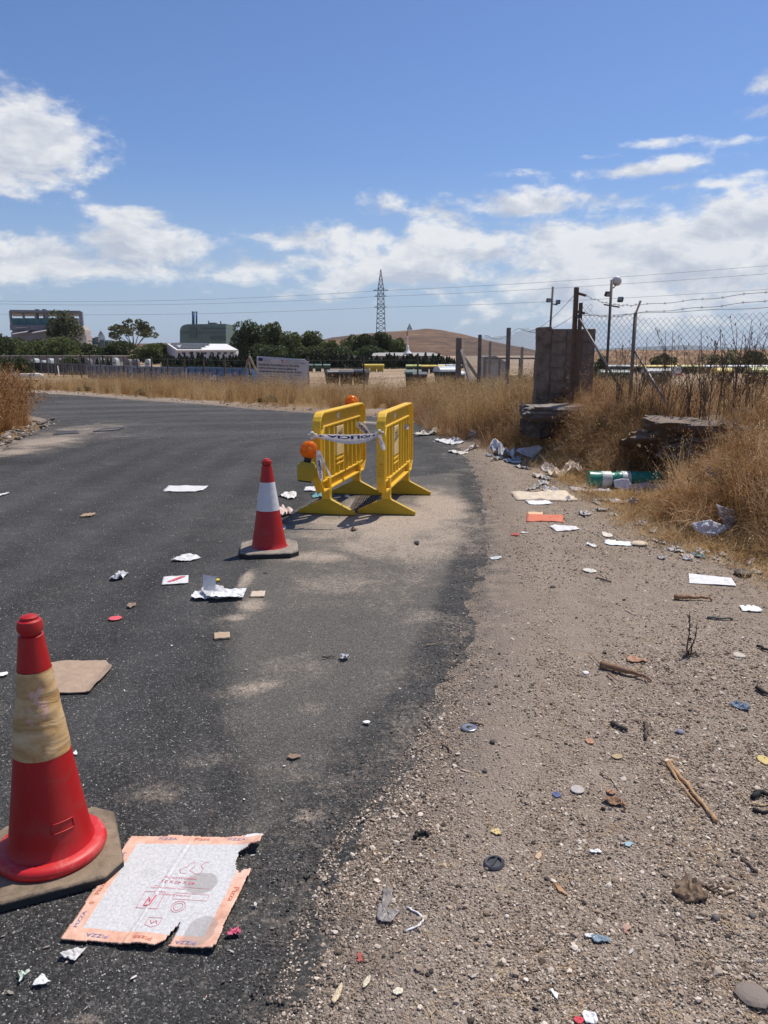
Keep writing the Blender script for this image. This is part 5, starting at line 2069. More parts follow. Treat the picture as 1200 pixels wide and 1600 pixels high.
piece('flat', 'plastic_scrap', 'grey white scrap on the dirt near the road edge, right of the dusty asphalt', 'plastic scrap', 774, 873, 22, 6, R(22), (.58, .58, .60), .2, 2.6, .2)
piece('lump', 'black_stone', 'round black stone by itself on the upper dirt verge', 'stone', 864, 918, 13, 6, 0, (.012, .011, .012))
piece('flat', 'paper_scrap', 'whitish leaf shaped scrap right of the round black stone', 'paper', 922, 893, 20, 8, 0, (.60, .57, .50), .1, 2.2, .2)
piece('flat', 'paper_scrap', 'white scrap below the straw, left of the long white strip', 'paper', 923, 853, 12, 7, .3, (.8, .8, .78), .25, 2.5, .3)
piece('flat', 'paper_scrap', 'pale round scrap above the long white strip', 'paper', 949, 837, 15, 7, 0, (.68, .62, .54), .15, 2.4)
piece('flat', 'torn_strip', 'narrow white strip touching the cream lump at the straw edge', 'paper', 966, 850, 40, 6, R(-10), (.80, .82, .86), .08, 3, .15)
piece('lump', 'foam_lump', 'cream foam lump at the straw edge', 'foam', 1000, 852, 34, 15, .2, (.62, .50, .36), hm=.8)
poly_sheet('paper_sheet', 'clean white rectangular sheet on the dirt at the right', 'paper', [(1076, 898), (1143, 905), (1150, 917), (1077, 912)], (.68, .68, .68), .0015, .004)
piece('up', 'lace_paper', 'white patterned paper curled up at the foot of the grey sheet', 'paper', 1106, 838, 52, 24, R(-8), (.62, .61, .66), .25, 2.2, .2)
piece('up', 'mesh_sheet', 'grey translucent sheet standing in the straw at the right', 'sheet', 1132, 826, 46, 44, R(30), (.40, .36, .37), .2, 2.6, .35, trans=.35)
piece('up', 'clear_bag', 'shiny clear plastic caught in the dead brush', 'plastic bag', 1106, 748, 30, 20, .3, (.50, .47, .47), .4, 2, .4, trans=.3)
piece('up', 'paper_triangle', 'white printed paper triangle leaning against the green drum', 'paper', 972, 766, 32, 22, R(-12), (.76, .76, .80), .06, 1.6, .2)
piece('up', 'lace_paper', 'grey patterned paper bent over beside the green drum', 'paper', 1006, 770, 46, 16, R(-5), (.44, .39, .41), .12, 2, .15)
piece('flat', 'paper_scrap', 'folded pale paper in the straw below the white triangle', 'paper', 962, 786, 14, 12, .8, (.60, .56, .54), .3, 3, .2)
piece('flat', 'torn_strip', 'white strip poking out of the right end of the green drum', 'paper', 1043, 762, 30, 5, 0, (.72, .72, .74), .1, 4, .1)
piece('up', 'crumpled_paper', 'pale crumpled bag in the straw below the green drum', 'plastic bag', 990, 790, 20, 14, .3, (.50, .44, .38), .4, 2, .4, trans=.2)
piece('flat', 'teal_scrap', 'teal plastic scrap on the straw edge', 'plastic scrap', 1090, 870, 12, 10, .2, (.16, .26, .26), .3, 2.2, .3)
piece('flat', 'tan_scrap', 'tan scrap left of the teal plastic scrap', 'cardboard', 1073, 870, 15, 8, .2, (.60, .38, .22), .2, 2.2, .3)
piece('lump', 'dark_clod', 'dark lump of rotten wood right of the clean white sheet', 'wood', 1160, 898, 36, 14, R(-20), (.045, .035, .027), hm=1.2)
piece('flat', 'paper_scrap', 'white scrap half buried at the far right, above the small green stick', 'plastic scrap', 1175, 953, 28, 8, R(-14), (.78, .78, .76), .15, 3, .2)
piece('lump', 'white_pebble', 'smooth white pebble left of the forked bark', 'stone', 915, 1053, 13, 8, 0, (.80, .78, .74))
piece('flat', 'flat_stone', 'pale flat stone right of the small dead plant', 'stone', 1155, 1025, 16, 7, 0, (.48, .42, .36), .06, 2, .05, thick=.01)
piece('flat', 'blue_film', 'torn blue plastic film at the right', 'plastic film', 1157, 1105, 26, 11, R(-15), (.20, .27, .36), .35, 2.4, .35, trans=.2)
piece('lump', 'slate_stone', 'bluish grey stone near the right, below the blue film', 'stone', 1063, 1145, 15, 9, 0, (.20, .20, .27))
piece('flat', 'orange_chip', 'small orange chip on the dirt verge', 'chip', 921, 1160, 12, 8, 0, (.42, .20, .12), .1, 2.2)
piece('flat', 'yellow_chip', 'mustard coloured chip right of the orange one', 'chip', 964, 1184, 14, 9, -.3, (.42, .32, .17), .15, 2.6)
piece('flat', 'yellow_plastic', 'bright yellow plastic piece at the far right edge', 'plastic scrap', 1193, 1189, 15, 9, 0, (.55, .42, .14), .05, 2.6)
piece('flat', 'blue_chip', 'small dark blue chip on the dirt', 'chip', 870, 1243, 14, 9, -.4, (.06, .09, .22), .06, 4)
piece('flat', 'clear_disc', 'cloudy clear plastic disc right of the dark blue chip', 'plastic disc', 902, 1235, 20, 10, 0, (.42, .38, .35), .06, 2, .05)
piece('flat', 'dry_leaf', 'brown curled leaf right of the cloudy disc', 'leaf', 961, 1255, 30, 18, .4, (.27, .15, .08), .25, 2, .35)
piece('flat', 'dry_leaf', 'small reddish leaf above the brown curled leaf', 'leaf', 954, 1240, 18, 8, .4, (.36, .19, .11), .25, 2, .35)
piece('flat', 'light_blue_chip', 'light blue plastic chip', 'chip', 981, 1321, 13, 7, 0, (.30, .42, .48), .08, 3)
piece('flat', 'white_hook', 'white curved plastic hook left of the light blue chip', 'plastic scrap', 929, 1332, 18, 6, -.2, (.78, .78, .78), .25, 2, .4)
piece('flat', 'wood_chip', 'pale wood chip near the middle of the dirt track', 'wood chip', 840, 1340, 12, 14, -.5, (.50, .34, .21), .03, 5, thick=.006)
piece('flat', 'wood_chip', 'slim brown wood chip below the pale one', 'wood chip', 875, 1391, 7, 17, .4, (.42, .23, .11), .03, 5, thick=.006)
piece('flat', 'fibre_mat', 'flat brown mat of fibre in the lower right', 'fibre mat', 1078, 1398, 42, 30, -.3, (.15, .095, .055), .35, 2.3, .3, thick=.006)
piece('flat', 'blue_wrapper', 'torn blue and white wrapper in the lower right', 'wrapper', 939, 1470, 24, 11, -.2, (.20, .28, .34), .25, 2.4, .3)
piece('flat', 'paper_scrap', 'white tail of the torn blue wrapper', 'wrapper', 921, 1465, 17, 6, -.3, (.70, .70, .70), .25, 2.4, .3)
piece('flat', 'red_white_scrap', 'white wrapper with a red end at the bottom edge', 'wrapper', 922, 1592, 24, 16, .6, (.80, .79, .80), .2, 2.4, .25)
piece('flat', 'red_scrap', 'red end beside the white wrapper at the bottom edge', 'wrapper', 905, 1596, 14, 8, 0, (.62, .06, .08), .2, 2.4, .25)
piece('lump', 'cracked_stone', 'broad flat cracked stone in the lower right corner', 'stone', 1176, 1558, 56, 40, .2, (.20, .16, .135), hm=.55)
piece('flat', 'salmon_chip', 'salmon pink chip above the gravel at the lower right', 'chip', 979, 1451, 11, 9, 0, (.45, .28, .22), .06, 2.2)
piece('flat', 'white_scrap', 'white chip at the bottom, above the red and white wrapper', 'chip', 866, 1555, 9, 10, .2, (.80, .80, .80), .1, 3)
piece('flat', 'red_chip', 'small red chip on the dirt by the asphalt edge', 'chip', 562, 1500, 10, 14, .2, (.42, .09, .07), .08, 3)
piece('flat', 'pale_leaf', 'pale narrow leaf at the bottom, left of the dirt track', 'leaf', 573, 1536, 7, 15, -.4, (.62, .56, .42), .2, 2)
piece('flat', 'pale_leaf', 'pale narrow leaf right of the other one at the bottom', 'leaf', 622, 1552, 14, 8, .5, (.66, .62, .50), .2, 2)
piece('flat', 'pale_leaf', 'long straw coloured leaf standing out at the bottom left of the dirt', 'leaf', 527, 1556, 8, 24, -.3, (.60, .50, .34), .2, 2)
piece('flat', 'yellow_leaf', 'yellow leaf above the black rubber oval', 'leaf', 775, 1302, 14, 9, 0, (.62, .48, .22), .25, 2, .3)
piece('lump', 'dark_stone', 'small black stone in the wheel track', 'stone', 770, 1161, 12, 8, 0, (.03, .028, .026))
piece('lump', 'dark_stone', 'dark stone in the wheel track below the black one', 'stone', 757, 1206, 10, 8, 0, (.07, .06, .055))
piece('lump', 'square_stone', 'squarish dark grey stone in the lower right', 'stone', 1118, 1436, 16, 13, .1, (.14, .12, .105))
piece('lump', 'square_stone', 'dark squarish pebble right of the squarish grey stone', 'stone', 1176, 1433, 12, 9, .1, (.10, .09, .08))
piece('lump', 'pale_stone', 'pale angular stone at the bottom, left of the white chip', 'stone', 765, 1476, 11, 10, .3, (.50, .42, .34))
piece('lump', 'pale_stone', 'light stone beside a dark pebble in the middle of the dirt', 'stone', 792, 1434, 9, 9, .3, (.58, .52, .46))
rs_ = random.Random(77)
for i in range(34):
    t_ = rs_.random()
    ex = np.interp(t_, [0, .25, .5, .75, 1], [700, 800, 930, 1060, 1190])
    ey = np.interp(t_, [0, .25, .5, .75, 1], [690, 726, 792, 858, 898])
    px_, py_ = ex + rs_.gauss(-6, 16), ey + rs_.gauss(-2, 9)
    g_ = rs_.uniform(.42, .64)
    o = piece('flat', 'paper_scrap', 'small dirty pale scrap in the drift of litter along the straw edge', 'litter', px_, py_, rs_.uniform(8, 20), rs_.uniform(4, 8), rs_.uniform(-.8, .8),
              (g_, g_ * .95, g_ * rs_.uniform(.82, .95)), .35, 2.3, .4, group='scraps along the straw edge')
# ring shaped and rubber bits
t = thing('round_badge', 'small silvery ringed disc half sunk in the dirt verge', 'metal disc', put(733, 1139))
k = px_size(t.location)
MB().lathe([(12 * k, .002), (12.4 * k, .006), (11 * k, .010), (9.5 * k, .009)], 28).build('rim', mat('dull_chrome', (.32, .32, .34), .35, metal=.8, dirt=(.2, .17, .14), dirt_amt=.5), t, smooth=True)
MB().lathe([(9.4 * k, .004), (5 * k, .007), (4 * k, .010), (1 * k, .011)], 24).build('disc_face', M_BLACK, t, smooth=True)
t = thing('rubber_plug', 'oval black rubber plug with a raised rim on the dirt track', 'rubber plug', put(772, 1351), -.5)
k = px_size(t.location)
mb = MB()
rgs = [(14, 0, 15), (14.5, .008, 15.5), (12.5, .013, 13.5), (10, .012, 11), (9, .005, 10), (4, .006, 5)]
vs, fs = [], []
for (a, z, b) in rgs:
    for j in range(28):
        q = 2 * math.pi * j / 28
        vs.append((a * k * math.cos(q), b * k * 1.05 * math.sin(q), z))
for r_ in range(len(rgs) - 1):
    for j in range(28):
        fs.append((r_ * 28 + j, r_ * 28 + (j + 1) % 28, (r_ + 1) * 28 + (j + 1) % 28, (r_ + 1) * 28 + j))
fs.append(tuple(5 * 28 + j for j in range(28)))
mb.add(vs, fs)
mb.build('plug_body', mat('dusty_rubber', (.035, .037, .05), .6, dirt=(.16, .14, .13), dirt_amt=.35), t, auto=40)
MB().box((0, 0, .010), (3 * k, 20 * k, .004)).build('rib', M_BLACK, t)
o = stick('rubber_strip', 'short curved strip of black rubber on the dirt edge', 'rubber strip', [(647, 1311), (650, 1306), (658, 1304), (668, 1308)], .006, .006, (.02, .018, .018))
o = stick('plastic_straw', 'bent white plastic straw on the dirt', 'drinking straw', [(636, 1420), (652, 1428), (662, 1438), (654, 1449), (634, 1457)], .0032, .003, (.78, .77, .76), wob=.002)
piece('flat', 'plastic_bag', 'crumpled clear plastic bag lying on the dirt beside the bent straw', 'plastic bag', 604, 1402, 16, 40, -.05, (.50, .46, .43), .16, 2.2, .45, trans=.5, rough=.2)
piece('flat', 'plastic_bag', 'lower crumpled half of the clear plastic on the dirt', 'plastic bag', 606, 1432, 30, 30, .4, (.52, .48, .45), .18, 2.2, .45, trans=.5, rough=.2)
# sticks and bark
BARK, DARKW = (.26, .145, .085), (.07, .055, .045)
stick('bark_piece', 'broad reddish splintered branch lying in the middle of the dirt verge', 'branch', [(938, 1044), (965, 1051), (992, 1058), (1018, 1066)], .021, .005, BARK, fork=[[(944, 1048), (932, 1036), (920, 1024)], [(950, 1056), (958, 1063), (966, 1070)], [(990, 1062), (1004, 1061), (1014, 1070)]], wob=.003)
piece('flat', 'bark_piece', 'small orange brown bark flake above the splintered branch', 'bark', 989, 1032, 22, 14, .8, (.38, .20, .11), .2, 2.2, .3)
stick('bark_piece', 'long reddish bark strip below the clean white sheet', 'bark', [(1054, 937), (1072, 938), (1095, 938), (1112, 940)], .016, .007, (.30, .16, .09), wob=.008)
stick('wood_splinter', 'long pale wooden splinter slanting down towards the lower right', 'wood splinter', [(1045, 1194), (1062, 1216), (1082, 1240), (1100, 1262), (1118, 1286)], .007, .008, (.44, .27, .14), fork=[[(1044, 1196), (1058, 1220), (1076, 1244), (1092, 1262)], [(1050, 1190), (1042, 1194), (1036, 1190)]], wob=.004)
stick('dark_stick', 'short dark stick above the slanting splinter, left of the upright twig', 'stick', [(954, 1133), (968, 1139), (980, 1144)], .010, .008, DARKW)
stick('dark_stick', 'short upright dark twig right of the short dark stick', 'stick', [(1008, 1134), (1010, 1145), (1008, 1157)], .009, .006, (.10, .075, .055))
stick('green_stick', 'thin greenish grey stick beside the small dead plant', 'stick', [(1104, 967), (1124, 968), (1145, 969)], .007, .006, (.11, .12, .10))
stick('forked_twig', 'pale forked twig left of the slanting splinter', 'twig', [(936, 1209), (948, 1215), (956, 1219)], .004, .003, (.42, .31, .21), fork=[[(956, 1219), (960, 1226), (966, 1236)], [(956, 1219), (958, 1214)]])
stick('dark_stick', 'black charred stick at the right edge, above the blue film', 'stick', [(1180, 1077), (1190, 1084), (1204, 1088)], .010, .007, (.03, .027, .025))
stick('dark_stick', 'black stick at the far right edge, above the pale flat stone', 'stick', [(1183, 1012), (1192, 1016), (1206, 1021)], .010, .007, (.03, .027, .025))
stick('dark_stick', 'dark thin stick on the dirt above the round black stone', 'stick', [(932, 905), (945, 908), (955, 911)], .006, .005, DARKW)
stick('twig', 'curved thin twig at the edge of the wheel track', 'twig', [(690, 1163), (697, 1170), (706, 1176)], .004, .003, (.07, .05, .04))
stick('twig', 'straight dark twig beside the silvery ringed disc', 'twig', [(736, 1131), (746, 1133), (756, 1135)], .0045, .0035, (.07, .05, .04))
stick('twig', 'pale bent twig right of the upright dark twig', 'twig', [(1024, 1122), (1020, 1131), (1018, 1141)], .003, .002, (.40, .31, .23))
stick('twig', 'thin white stick left of the small dead plant', 'twig', [(978, 954), (985, 958), (993, 962)], .004, .003, (.62, .56, .48))
stick('dark_stick', 'brown twig lying right of the brown fibre mat', 'stick', [(1160, 1345), (1172, 1356), (1182, 1366)], .006, .004, (.09, .06, .045))
stick('dark_stick', 'wet dark twig bundle at the right, above the brown fibre mat', 'stick', [(1095, 1385), (1110, 1393), (1128, 1400), (1150, 1398)], .004, .003, (.13, .085, .06), fork=[[(1110, 1393), (1124, 1386), (1140, 1390)], [(1105, 1388), (1130, 1380)]])
stick('rubber_hose', 'black rubber scraps at the right edge beside the splinter', 'rubber scrap', [(1178, 1250), (1186, 1243), (1200, 1246), (1210, 1254)], .010, .009, (.02, .02, .02), fork=[[(1176, 1268), (1190, 1272), (1206, 1270)]])
stick('straw_stem', 'pale straw stem lying across the black rubber scraps', 'stem', [(1172, 1258), (1190, 1259), (1210, 1259)], .003, .003, (.50, .36, .20))
# small dead plant on the verge
t = thing('dead_plant', 'small dead plant with three upright stems on the open dirt verge', 'plant', put(1076, 1024))
mm = mat('dead_stem', (.075, .045, .035), .9, .3, 30)
k = px_size(t.location)
for (x0, x1, h_, r0) in ((-2, -3, 66, .0045), (3, 9, 50, .004), (0, 2, 24, .003)):
    pts = [(x0 * k + (x1 - x0) * k * f + .003 * math.sin(f * 9 + x1), .004 * math.sin(f * 7), h_ * k * f) for f in np.linspace(0, 1, 9)]
    MB().tube(pts, [r0 * (1.1 - .7 * f) for f in np.linspace(0, 1, 9)], 5).build('stem', mm, t, smooth=True)
mb = MB()
rr_ = random.Random(3)
for _ in range(46):
    h_ = rr_.uniform(.15, .95)
    x0 = (-3 * h_ if rr_.random() < .55 else 3 + 6 * h_) * k
    hh = h_ * (64 if x0 < 0 else 48) * k
    a = rr_.uniform(0, 6.28)
    l_ = rr_.uniform(.006, .013)
    mb.tube([(x0, 0, hh), (x0 + l_ * math.cos(a), l_ * math.sin(a), hh + l_ * .7)], [.0018, .0028], 4)
for _ in range(26):
    a = rr_.uniform(0, 6.28)
    l_ = rr_.uniform(.02, .06)
    mb.tube([(0, 0, .004), (l_ * .6 * math.cos(a), l_ * .6 * math.sin(a), .018), (l_ * math.cos(a), l_ * math.sin(a), .004)], [.0028, .002, .001], 4)
mb.build('twiglets', mm, t)

# ---- green drum with white bands
p0 = put(921, 764)
p1 = Vector((V(1031, 764, p0.y).x, p0.y, p0.z))
ax = (p1 - p0)
L = ax.length
t = thing('plastic_drum', 'green plastic drum with two white bands lying in the dry grass', 'drum', (p0 + p1) / 2 + Vector((0, .06, .105)), math.atan2(ax.y, ax.x))
M_DRUM = plastic('green_plastic', (.018, .24, .165), .32, (.20, .18, .12), .25, .2)
M_DRW = plastic('white_tape_band', (.62, .63, .60), .4, (.3, .28, .24), .35, .2)
RD = .095
pr = []
for i in range(33):
    f = i / 32
    xx = -L / 2 + L * f
    r_ = RD * (1 + .012 * math.sin(f * 40)) + (.004 if i in (0, 1, 25, 30, 31, 32) else 0) - (.010 if 10 <= i <= 12 else 0)
    pr.append((r_, xx))
pr = [(RD * .86, -L / 2 + .002)] + pr + [(RD * .9, L / 2 - .002)]
MB().lathe(pr, 40, axis='X').build('drum_shell', M_DRUM, t, auto=35)
for f0, f1 in ((.17, .31), (.455, .58)):
    MB().lathe([(RD * 1.02, -L / 2 + L * f0), (RD * 1.035, -L / 2 + L * f0 + .006), (RD * 1.03, -L / 2 + L * f1 - .006), (RD * 1.02, -L / 2 + L * f1)], 40, axis='X').build('white_band', M_DRW, t, smooth=True)
MB().lathe([(RD * 1.05, L / 2 - .028), (RD * 1.08, L / 2 - .02), (RD * 1.08, L / 2 - .008), (RD * 1.02, L / 2)], 40, axis='X').build('rim', M_DRUM, t, smooth=True)

# ================================================================ right middle ground: block wall, chain-link fence, weeds
M_BLOCK = mat('concrete_block', (.165, .125, .10), .92, .3, 6, dirt=(.30, .24, .195), dirt_amt=.45, dscale=6, bmp=.6)
M_MORTAR = mat('mortar', (.21, .165, .13), .95, .2, 20, bmp=.5)
M_PIER = mat('render_pier', (.18, .135, .105), .95, .28, 5, dirt=(.035, .028, .024), dirt_amt=.6, dscale=7, bmp=.8)
wl, wr = V(838, 600, 12.15), V(927, 600, 12.15)
wt = thing('block_wall', 'free-standing stub of grey concrete block wall on the bank at the right', 'wall', ((wl.x + wr.x) / 2, 12.25, 0))
ww = (wr.x - wl.x)
MB().box((0, .0, 1.18), (ww - .02, .176, 1.5)).build('mortar_core', M_MORTAR, wt)
pie = MB()
n = 9
vs = []
rr_ = random.Random(4)
for i in range(n + 1):
    z = .35 + (1.97 - .35) * i / n
    for (a, b) in ((-1, -1), (1, -1), (1, 1), (-1, 1)):
        j = rr_.uniform(-.012, .012)
        vs.append((-ww / 2 + .095 + a * (.10 + j), .0 + b * (.115 + j * .5), z + (rr_.uniform(-.02, .02) if i == n else 0)))
fs = [(3, 2, 1, 0), (n * 4, n * 4 + 1, n * 4 + 2, n * 4 + 3)]
for q in range(n):
    fs += [(q * 4 + j, q * 4 + (j + 1) % 4, q * 4 + 4 + (j + 1) % 4, q * 4 + 4 + j) for j in range(4)]
pie.add(vs, fs)
pie.build('pier', M_PIER, wt, bevel=.012)
colx = [-ww / 2 + .205, -ww / 2 + .205 + .235, -ww / 2 + .205 + .475, ww / 2 - .0]
blk_cache = {}
for r_ in range(7):
    z0 = 1.955 - .2 * (r_ + 1)
    for c_ in range(3):
        w_ = colx[c_ + 1] - colx[c_] - .012
        w_ = round(w_, 3)
        if w_ not in blk_cache:
            blk_cache[w_] = MB().box((0, 0, 0), (w_, .19, .186)).mesh('block', M_BLOCK)
        b_ = obj_me('block', blk_cache[w_], wt)
        b_.location = ((colx[c_] + colx[c_ + 1]) / 2, rr_.uniform(-.006, .006) - .005, z0 + .1)
        b_.rotation_euler = (rr_.uniform(-.01, .01), 0, rr_.uniform(-.012, .012))
        md = b_.modifiers.new('worn', 'BEVEL')
        md.width = .007
        md.segments = 2
b_ = MB().box((.24, -.14, .98), (.16, .02, .03)).build('white_slip', lm((.7, .62, .5)), wt)


def rock(name, label, cat, c, dims, rz, m, seed, sub=3, rough=.22):
    import bmesh
    bm = bmesh.new()
    bmesh.ops.create_cube(bm, size=2)
    bmesh.ops.subdivide_edges(bm, edges=bm.edges, cuts=sub * 3, use_grid_fill=True)
    for v in bm.verts:
        p = v.co.copy()
        l_ = max(p.length, .01)
        p = p.lerp(p / l_ * 1.25, .35)
        q = fbm(np.array([p.x * 1.7 + seed + p.z]), np.array([p.y * 1.7 + p.z * 1.3]), 4)[0]
        q2 = fbm(np.array([p.x * 5 + seed]), np.array([p.y * 5 + p.z * 4]), 3)[0]
        v.co = Vector((p.x * dims[0] / 2, p.y * dims[1] / 2, p.z * dims[2] / 2)) * (1 + q * rough + q2 * .07)
    me = bpy.data.meshes.new(name)
    bm.to_mesh(me)
    bm.free()
    me.materials.append(m)
    me.polygons.foreach_set('use_smooth', [True] * len(me.polygons))
    me.set_sharp_from_angle(angle=R(30))
    o = obj_me(name, me)
    o.location = c
    o.rotation_euler = (0, 0, rz)
    return tag(o, label, cat)


M_SLAB = dusty_top('old_concrete', (.085, .064, .052), (.26, .22, .185), .3)
M_SOIL = dusty_top('dark_soil', (.085, .058, .043), (.22, .165, .125), .3)
rock('concrete_slab', 'big broken grey slab of concrete at the foot of the block wall', 'rubble', V(900, 645, 11.6), (1.55, .8, .24), .05, M_SLAB, 3, rough=.12)
rock('tar_lump', 'black tarry lump under the left end of the broken slab', 'rubble', V(850, 668, 11.5), (.5, .5, .26), .4, mat('tar', (.035, .028, .024), .8, .4, 8, dirt=(.2, .16, .12), dirt_amt=.5, bmp=.7), 8)
rock('soil_mound', 'dark crumbling soil mound under the fence at the right edge', 'soil', V(1130, 688, 8.95), (1.5, .9, .40), -.3, M_SOIL, 12, sub=5, rough=.6)
rock('soil_mound', 'smaller dark soil mound between the bent post brace and the larger mound', 'soil', V(1056, 692, 9.35), (.7, .6, .30), .3, M_SOIL, 22, rough=.45)
rock('soil_mound', 'third soil mound running off the right edge of the picture', 'soil', V(1240, 694, 8.4), (1.2, .8, .42), -.3, M_SOIL, 31, rough=.45)

# posts and chain link
M_GALV = mat('galvanised', (.20, .175, .16), .55, .25, 8, metal=.5, dirt=(.20, .11, .06), dirt_amt=.5)
M_RUSTP = mat('rusty_post', (.12, .08, .06), .75, .3, 10, metal=.3, dirt=(.24, .11, .05), dirt_amt=.6)
M_WIRE = mat('fence_wire', (.10, .095, .09), .6, metal=.3)
M_PALEPOST = mat('pale_metal', (.42, .36, .30), .5, .2, 8, metal=.3, dirt=(.22, .13, .08), dirt_amt=.4)
A = Vector((2.80, 11.6, 0))
Dn = Vector((1.75, -2.4, 0))
fe = thing('chain_link_fence', 'chain-link fence with barbed wire along the top of the right bank', 'fence', (A.x, A.y, 0))
L_ = Dn.length
dn = Dn / L_


def zig(p0, d, x0, x1, z0f, z1f, w, r, sag=None):
    """interlocked zigzag wires filling x0..x1 along d"""
    mb = MB()
    i = int(x0 / (w / 2))
    while i * w / 2 < x1:
        k = 0
        pts = []
        x_mid = i * w / 2
        zl, zh = z0f(x_mid), z1f(x_mid)
        while True:
            z = zl + k * w / 2
            if z > zh:
                break
            c = i + 1 if (k + i) % 2 else i
            off = sag(c * w / 2, z) if sag else (0, 0)
            pts.append(p0 + d * (c * w / 2) + Vector((0, 0, z)) + Vector((-d.y, d.x, 0)) * off[0] + Vector((0, 0, off[1])))
            k += 1
        for a, b in zip(pts[:-1], pts[1:]):
            t_ = (b - a).normalized()
            x_ = t_.cross(Vector((d.y, -d.x, 0)))
            y_ = Vector((d.y, -d.x, 0))
            vs = []
            for p in (a, b):
                for q in range(3):
                    an = 2.094 * q
                    vs.append(p + (x_ * math.cos(an) + y_ * math.sin(an)) * r)
            mb.add(vs, [(0, 1, 4, 3), (1, 2, 5, 4), (2, 0, 3, 5)])
        i += 1
    return mb


topz = lambda x: 2.16 - .06 * min(x, 1.2) + (.16 if .06 < x < .30 else 0)
botz = lambda x: .95
mb = zig(Vector((0, 0, 0)), dn, 0.03, L_ + 1.6, botz, topz, .088, .0019, lambda x, z: (.02 * math.sin(x * 2.3 + z), .008 * math.sin(x * 3)))
me = bpy.data.meshes.new('chain_link_mesh')
me.from_pydata([tuple(p) for p in mb.v], [], mb.f)
me.materials.append(M_WIRE)
tag(obj_me('chain_link_mesh', me, fe), kind='stuff')
# corner post with its box head and insulators
MB().box((0, 0, 1.4), (.062, .062, 2.24)).build('post', M_RUSTP, fe, bevel=.004)
MB().box((.065, -.04, 1.7), (.05, .05, 1.2)).build('post', M_RUSTP, fe, bevel=.004)
MB().bar((0, -.02, 2.44), (.13, -.05, 2.40), .035).build('wire_arm', M_RUSTP, fe)
MB().bar((0, -.02, 2.18), (.13, -.05, 2.15), .035).build('wire_arm', M_RUSTP, fe)
pA = Vector((.02, -.06, 2.12))
q_ = V(975, 617, 10.9) - A
MB().tube([pA, q_], .017, 8).build('brace', M_GALV, fe, smooth=True)
pB = dn * (Dn.length * .351)
MB().tube([pB + Vector((0, 0, .7)), pB + Vector((0, 0, 2.12))], .026, 8).build('post', M_GALV, fe, smooth=True)
MB().bar(pB + Vector((0, 0, 2.1)), pB + Vector((.05, -.03, 2.28)), .045, .02).build('bent_top', M_PALEPOST, fe, bevel=.004)
q_ = V(1056, 655, 9.9) - A
MB().tube([pB + Vector((.02, 0, 1.62)), q_], .018, 8).build('brace', M_GALV, fe, smooth=True)
pC = dn * (L_ * 1.0)
MB().tube([pC + Vector((.06, 0, .7)), pC + Vector((.06, 0, 2.2))], .026, 8).build('post', M_RUSTP, fe, smooth=True)
# barbed strands
for zA, zB, zC in ((2.40, 2.22, 2.39), (2.15, 2.12, 2.29)):
    for (a, b) in ((Vector((.12, -.05, zA)), pB + Vector((.02, -.01, zB))), (pB + Vector((.03, -.01, zB)), dn * (L_ + 1.6) + Vector((0, 0, zC + .07)))):
        n = 26
        pts = [a.lerp(b, i / n) + Vector((0, 0, -.05 * math.sin(math.pi * i / n) + .008 * math.sin(i * 1.3))) for i in range(n + 1)]
        mb = MB()
        mb.tube(pts, .0032, 4, False)
        for i in range(1, n, 2):
            p = pts[i]
            for s1 in (-1, 1):
                mb.tube([p - Vector((.012 * s1, .006, .016)), p + Vector((.012 * s1, -.006, .016))], .0022, 3)
        mb.build('barbed_wire', M_WIRE, fe)
mb = MB()
pts = [dn * (L_ + 1.6) * (i / 30) + Vector((0, 0, topz(.5) - .02 + .006 * math.sin(i))) for i in range(31)]
mb.tube(pts, .003, 4, False)
mb.build('line_wire', M_WIRE, fe)

# the arm of the fence that runs away along the verge
f2 = thing('receding_fence', 'old post and mesh fence running away from the block wall towards the yard', 'fence', (2.5, 12.6, 0))
M_CPOST = mat('concrete_post', (.21, .175, .15), .9, .25, 10, dirt=(.08, .06, .05), dirt_amt=.5, bmp=.4)
posts = [(795, 512, 15.0, .075), (750, 523, 19.8, .085), (717, 528, 23.5, .16), (765, 534, 23.0, .08), (816, 542, 23.0, .08)]
for (px, py, Y, w_) in posts[:3]:
    p = V(px, py, Y) - Vector((2.5, 12.6, 0))
    g_ = lz(p.x + 2.5, Y) - .3
    MB().box((p.x, p.y, (p.z + g_) / 2), (w_, w_, p.z - g_)).build('post', M_CPOST, f2, bevel=.008)
p = V(721, 548, 23.4) - Vector((2.5, 12.6, 0))
q = V(736, 600, 22.0) - Vector((2.5, 12.6, 0))
MB().bar(p, q, .09).build('brace', M_CPOST, f2)
q = V(752, 598, 23.6) - Vector((2.5, 12.6, 0))
MB().bar(p + Vector((.02, .1, -.1)), q, .08).build('brace', M_CPOST, f2)
PA, PB_ = Vector((2.8, 11.7, 0)), Vector((2.45, 24, 0))
d2 = (PB_ - PA)
L2 = d2.length
d2n = d2 / L2
mesh2 = zig(PA - Vector((2.5, 12.6, 0)), d2n, 1.3, L2, lambda x: .35 if x < 3 else .0, lambda x: 2.12 - .10 * math.sin(min(x, 3.4) / 3.4 * math.pi) - .10 * abs(math.sin((x - 3.4) / 4.6 * math.pi)) * (x > 3.4) - .012 * x, .10, .0017)
me = bpy.data.meshes.new('wire_mesh')
me.from_pydata([tuple(p) for p in mesh2.v], [], mesh2.f)
me.materials.append(M_WIRE)
tag(obj_me('wire_mesh', me, f2), kind='stuff')
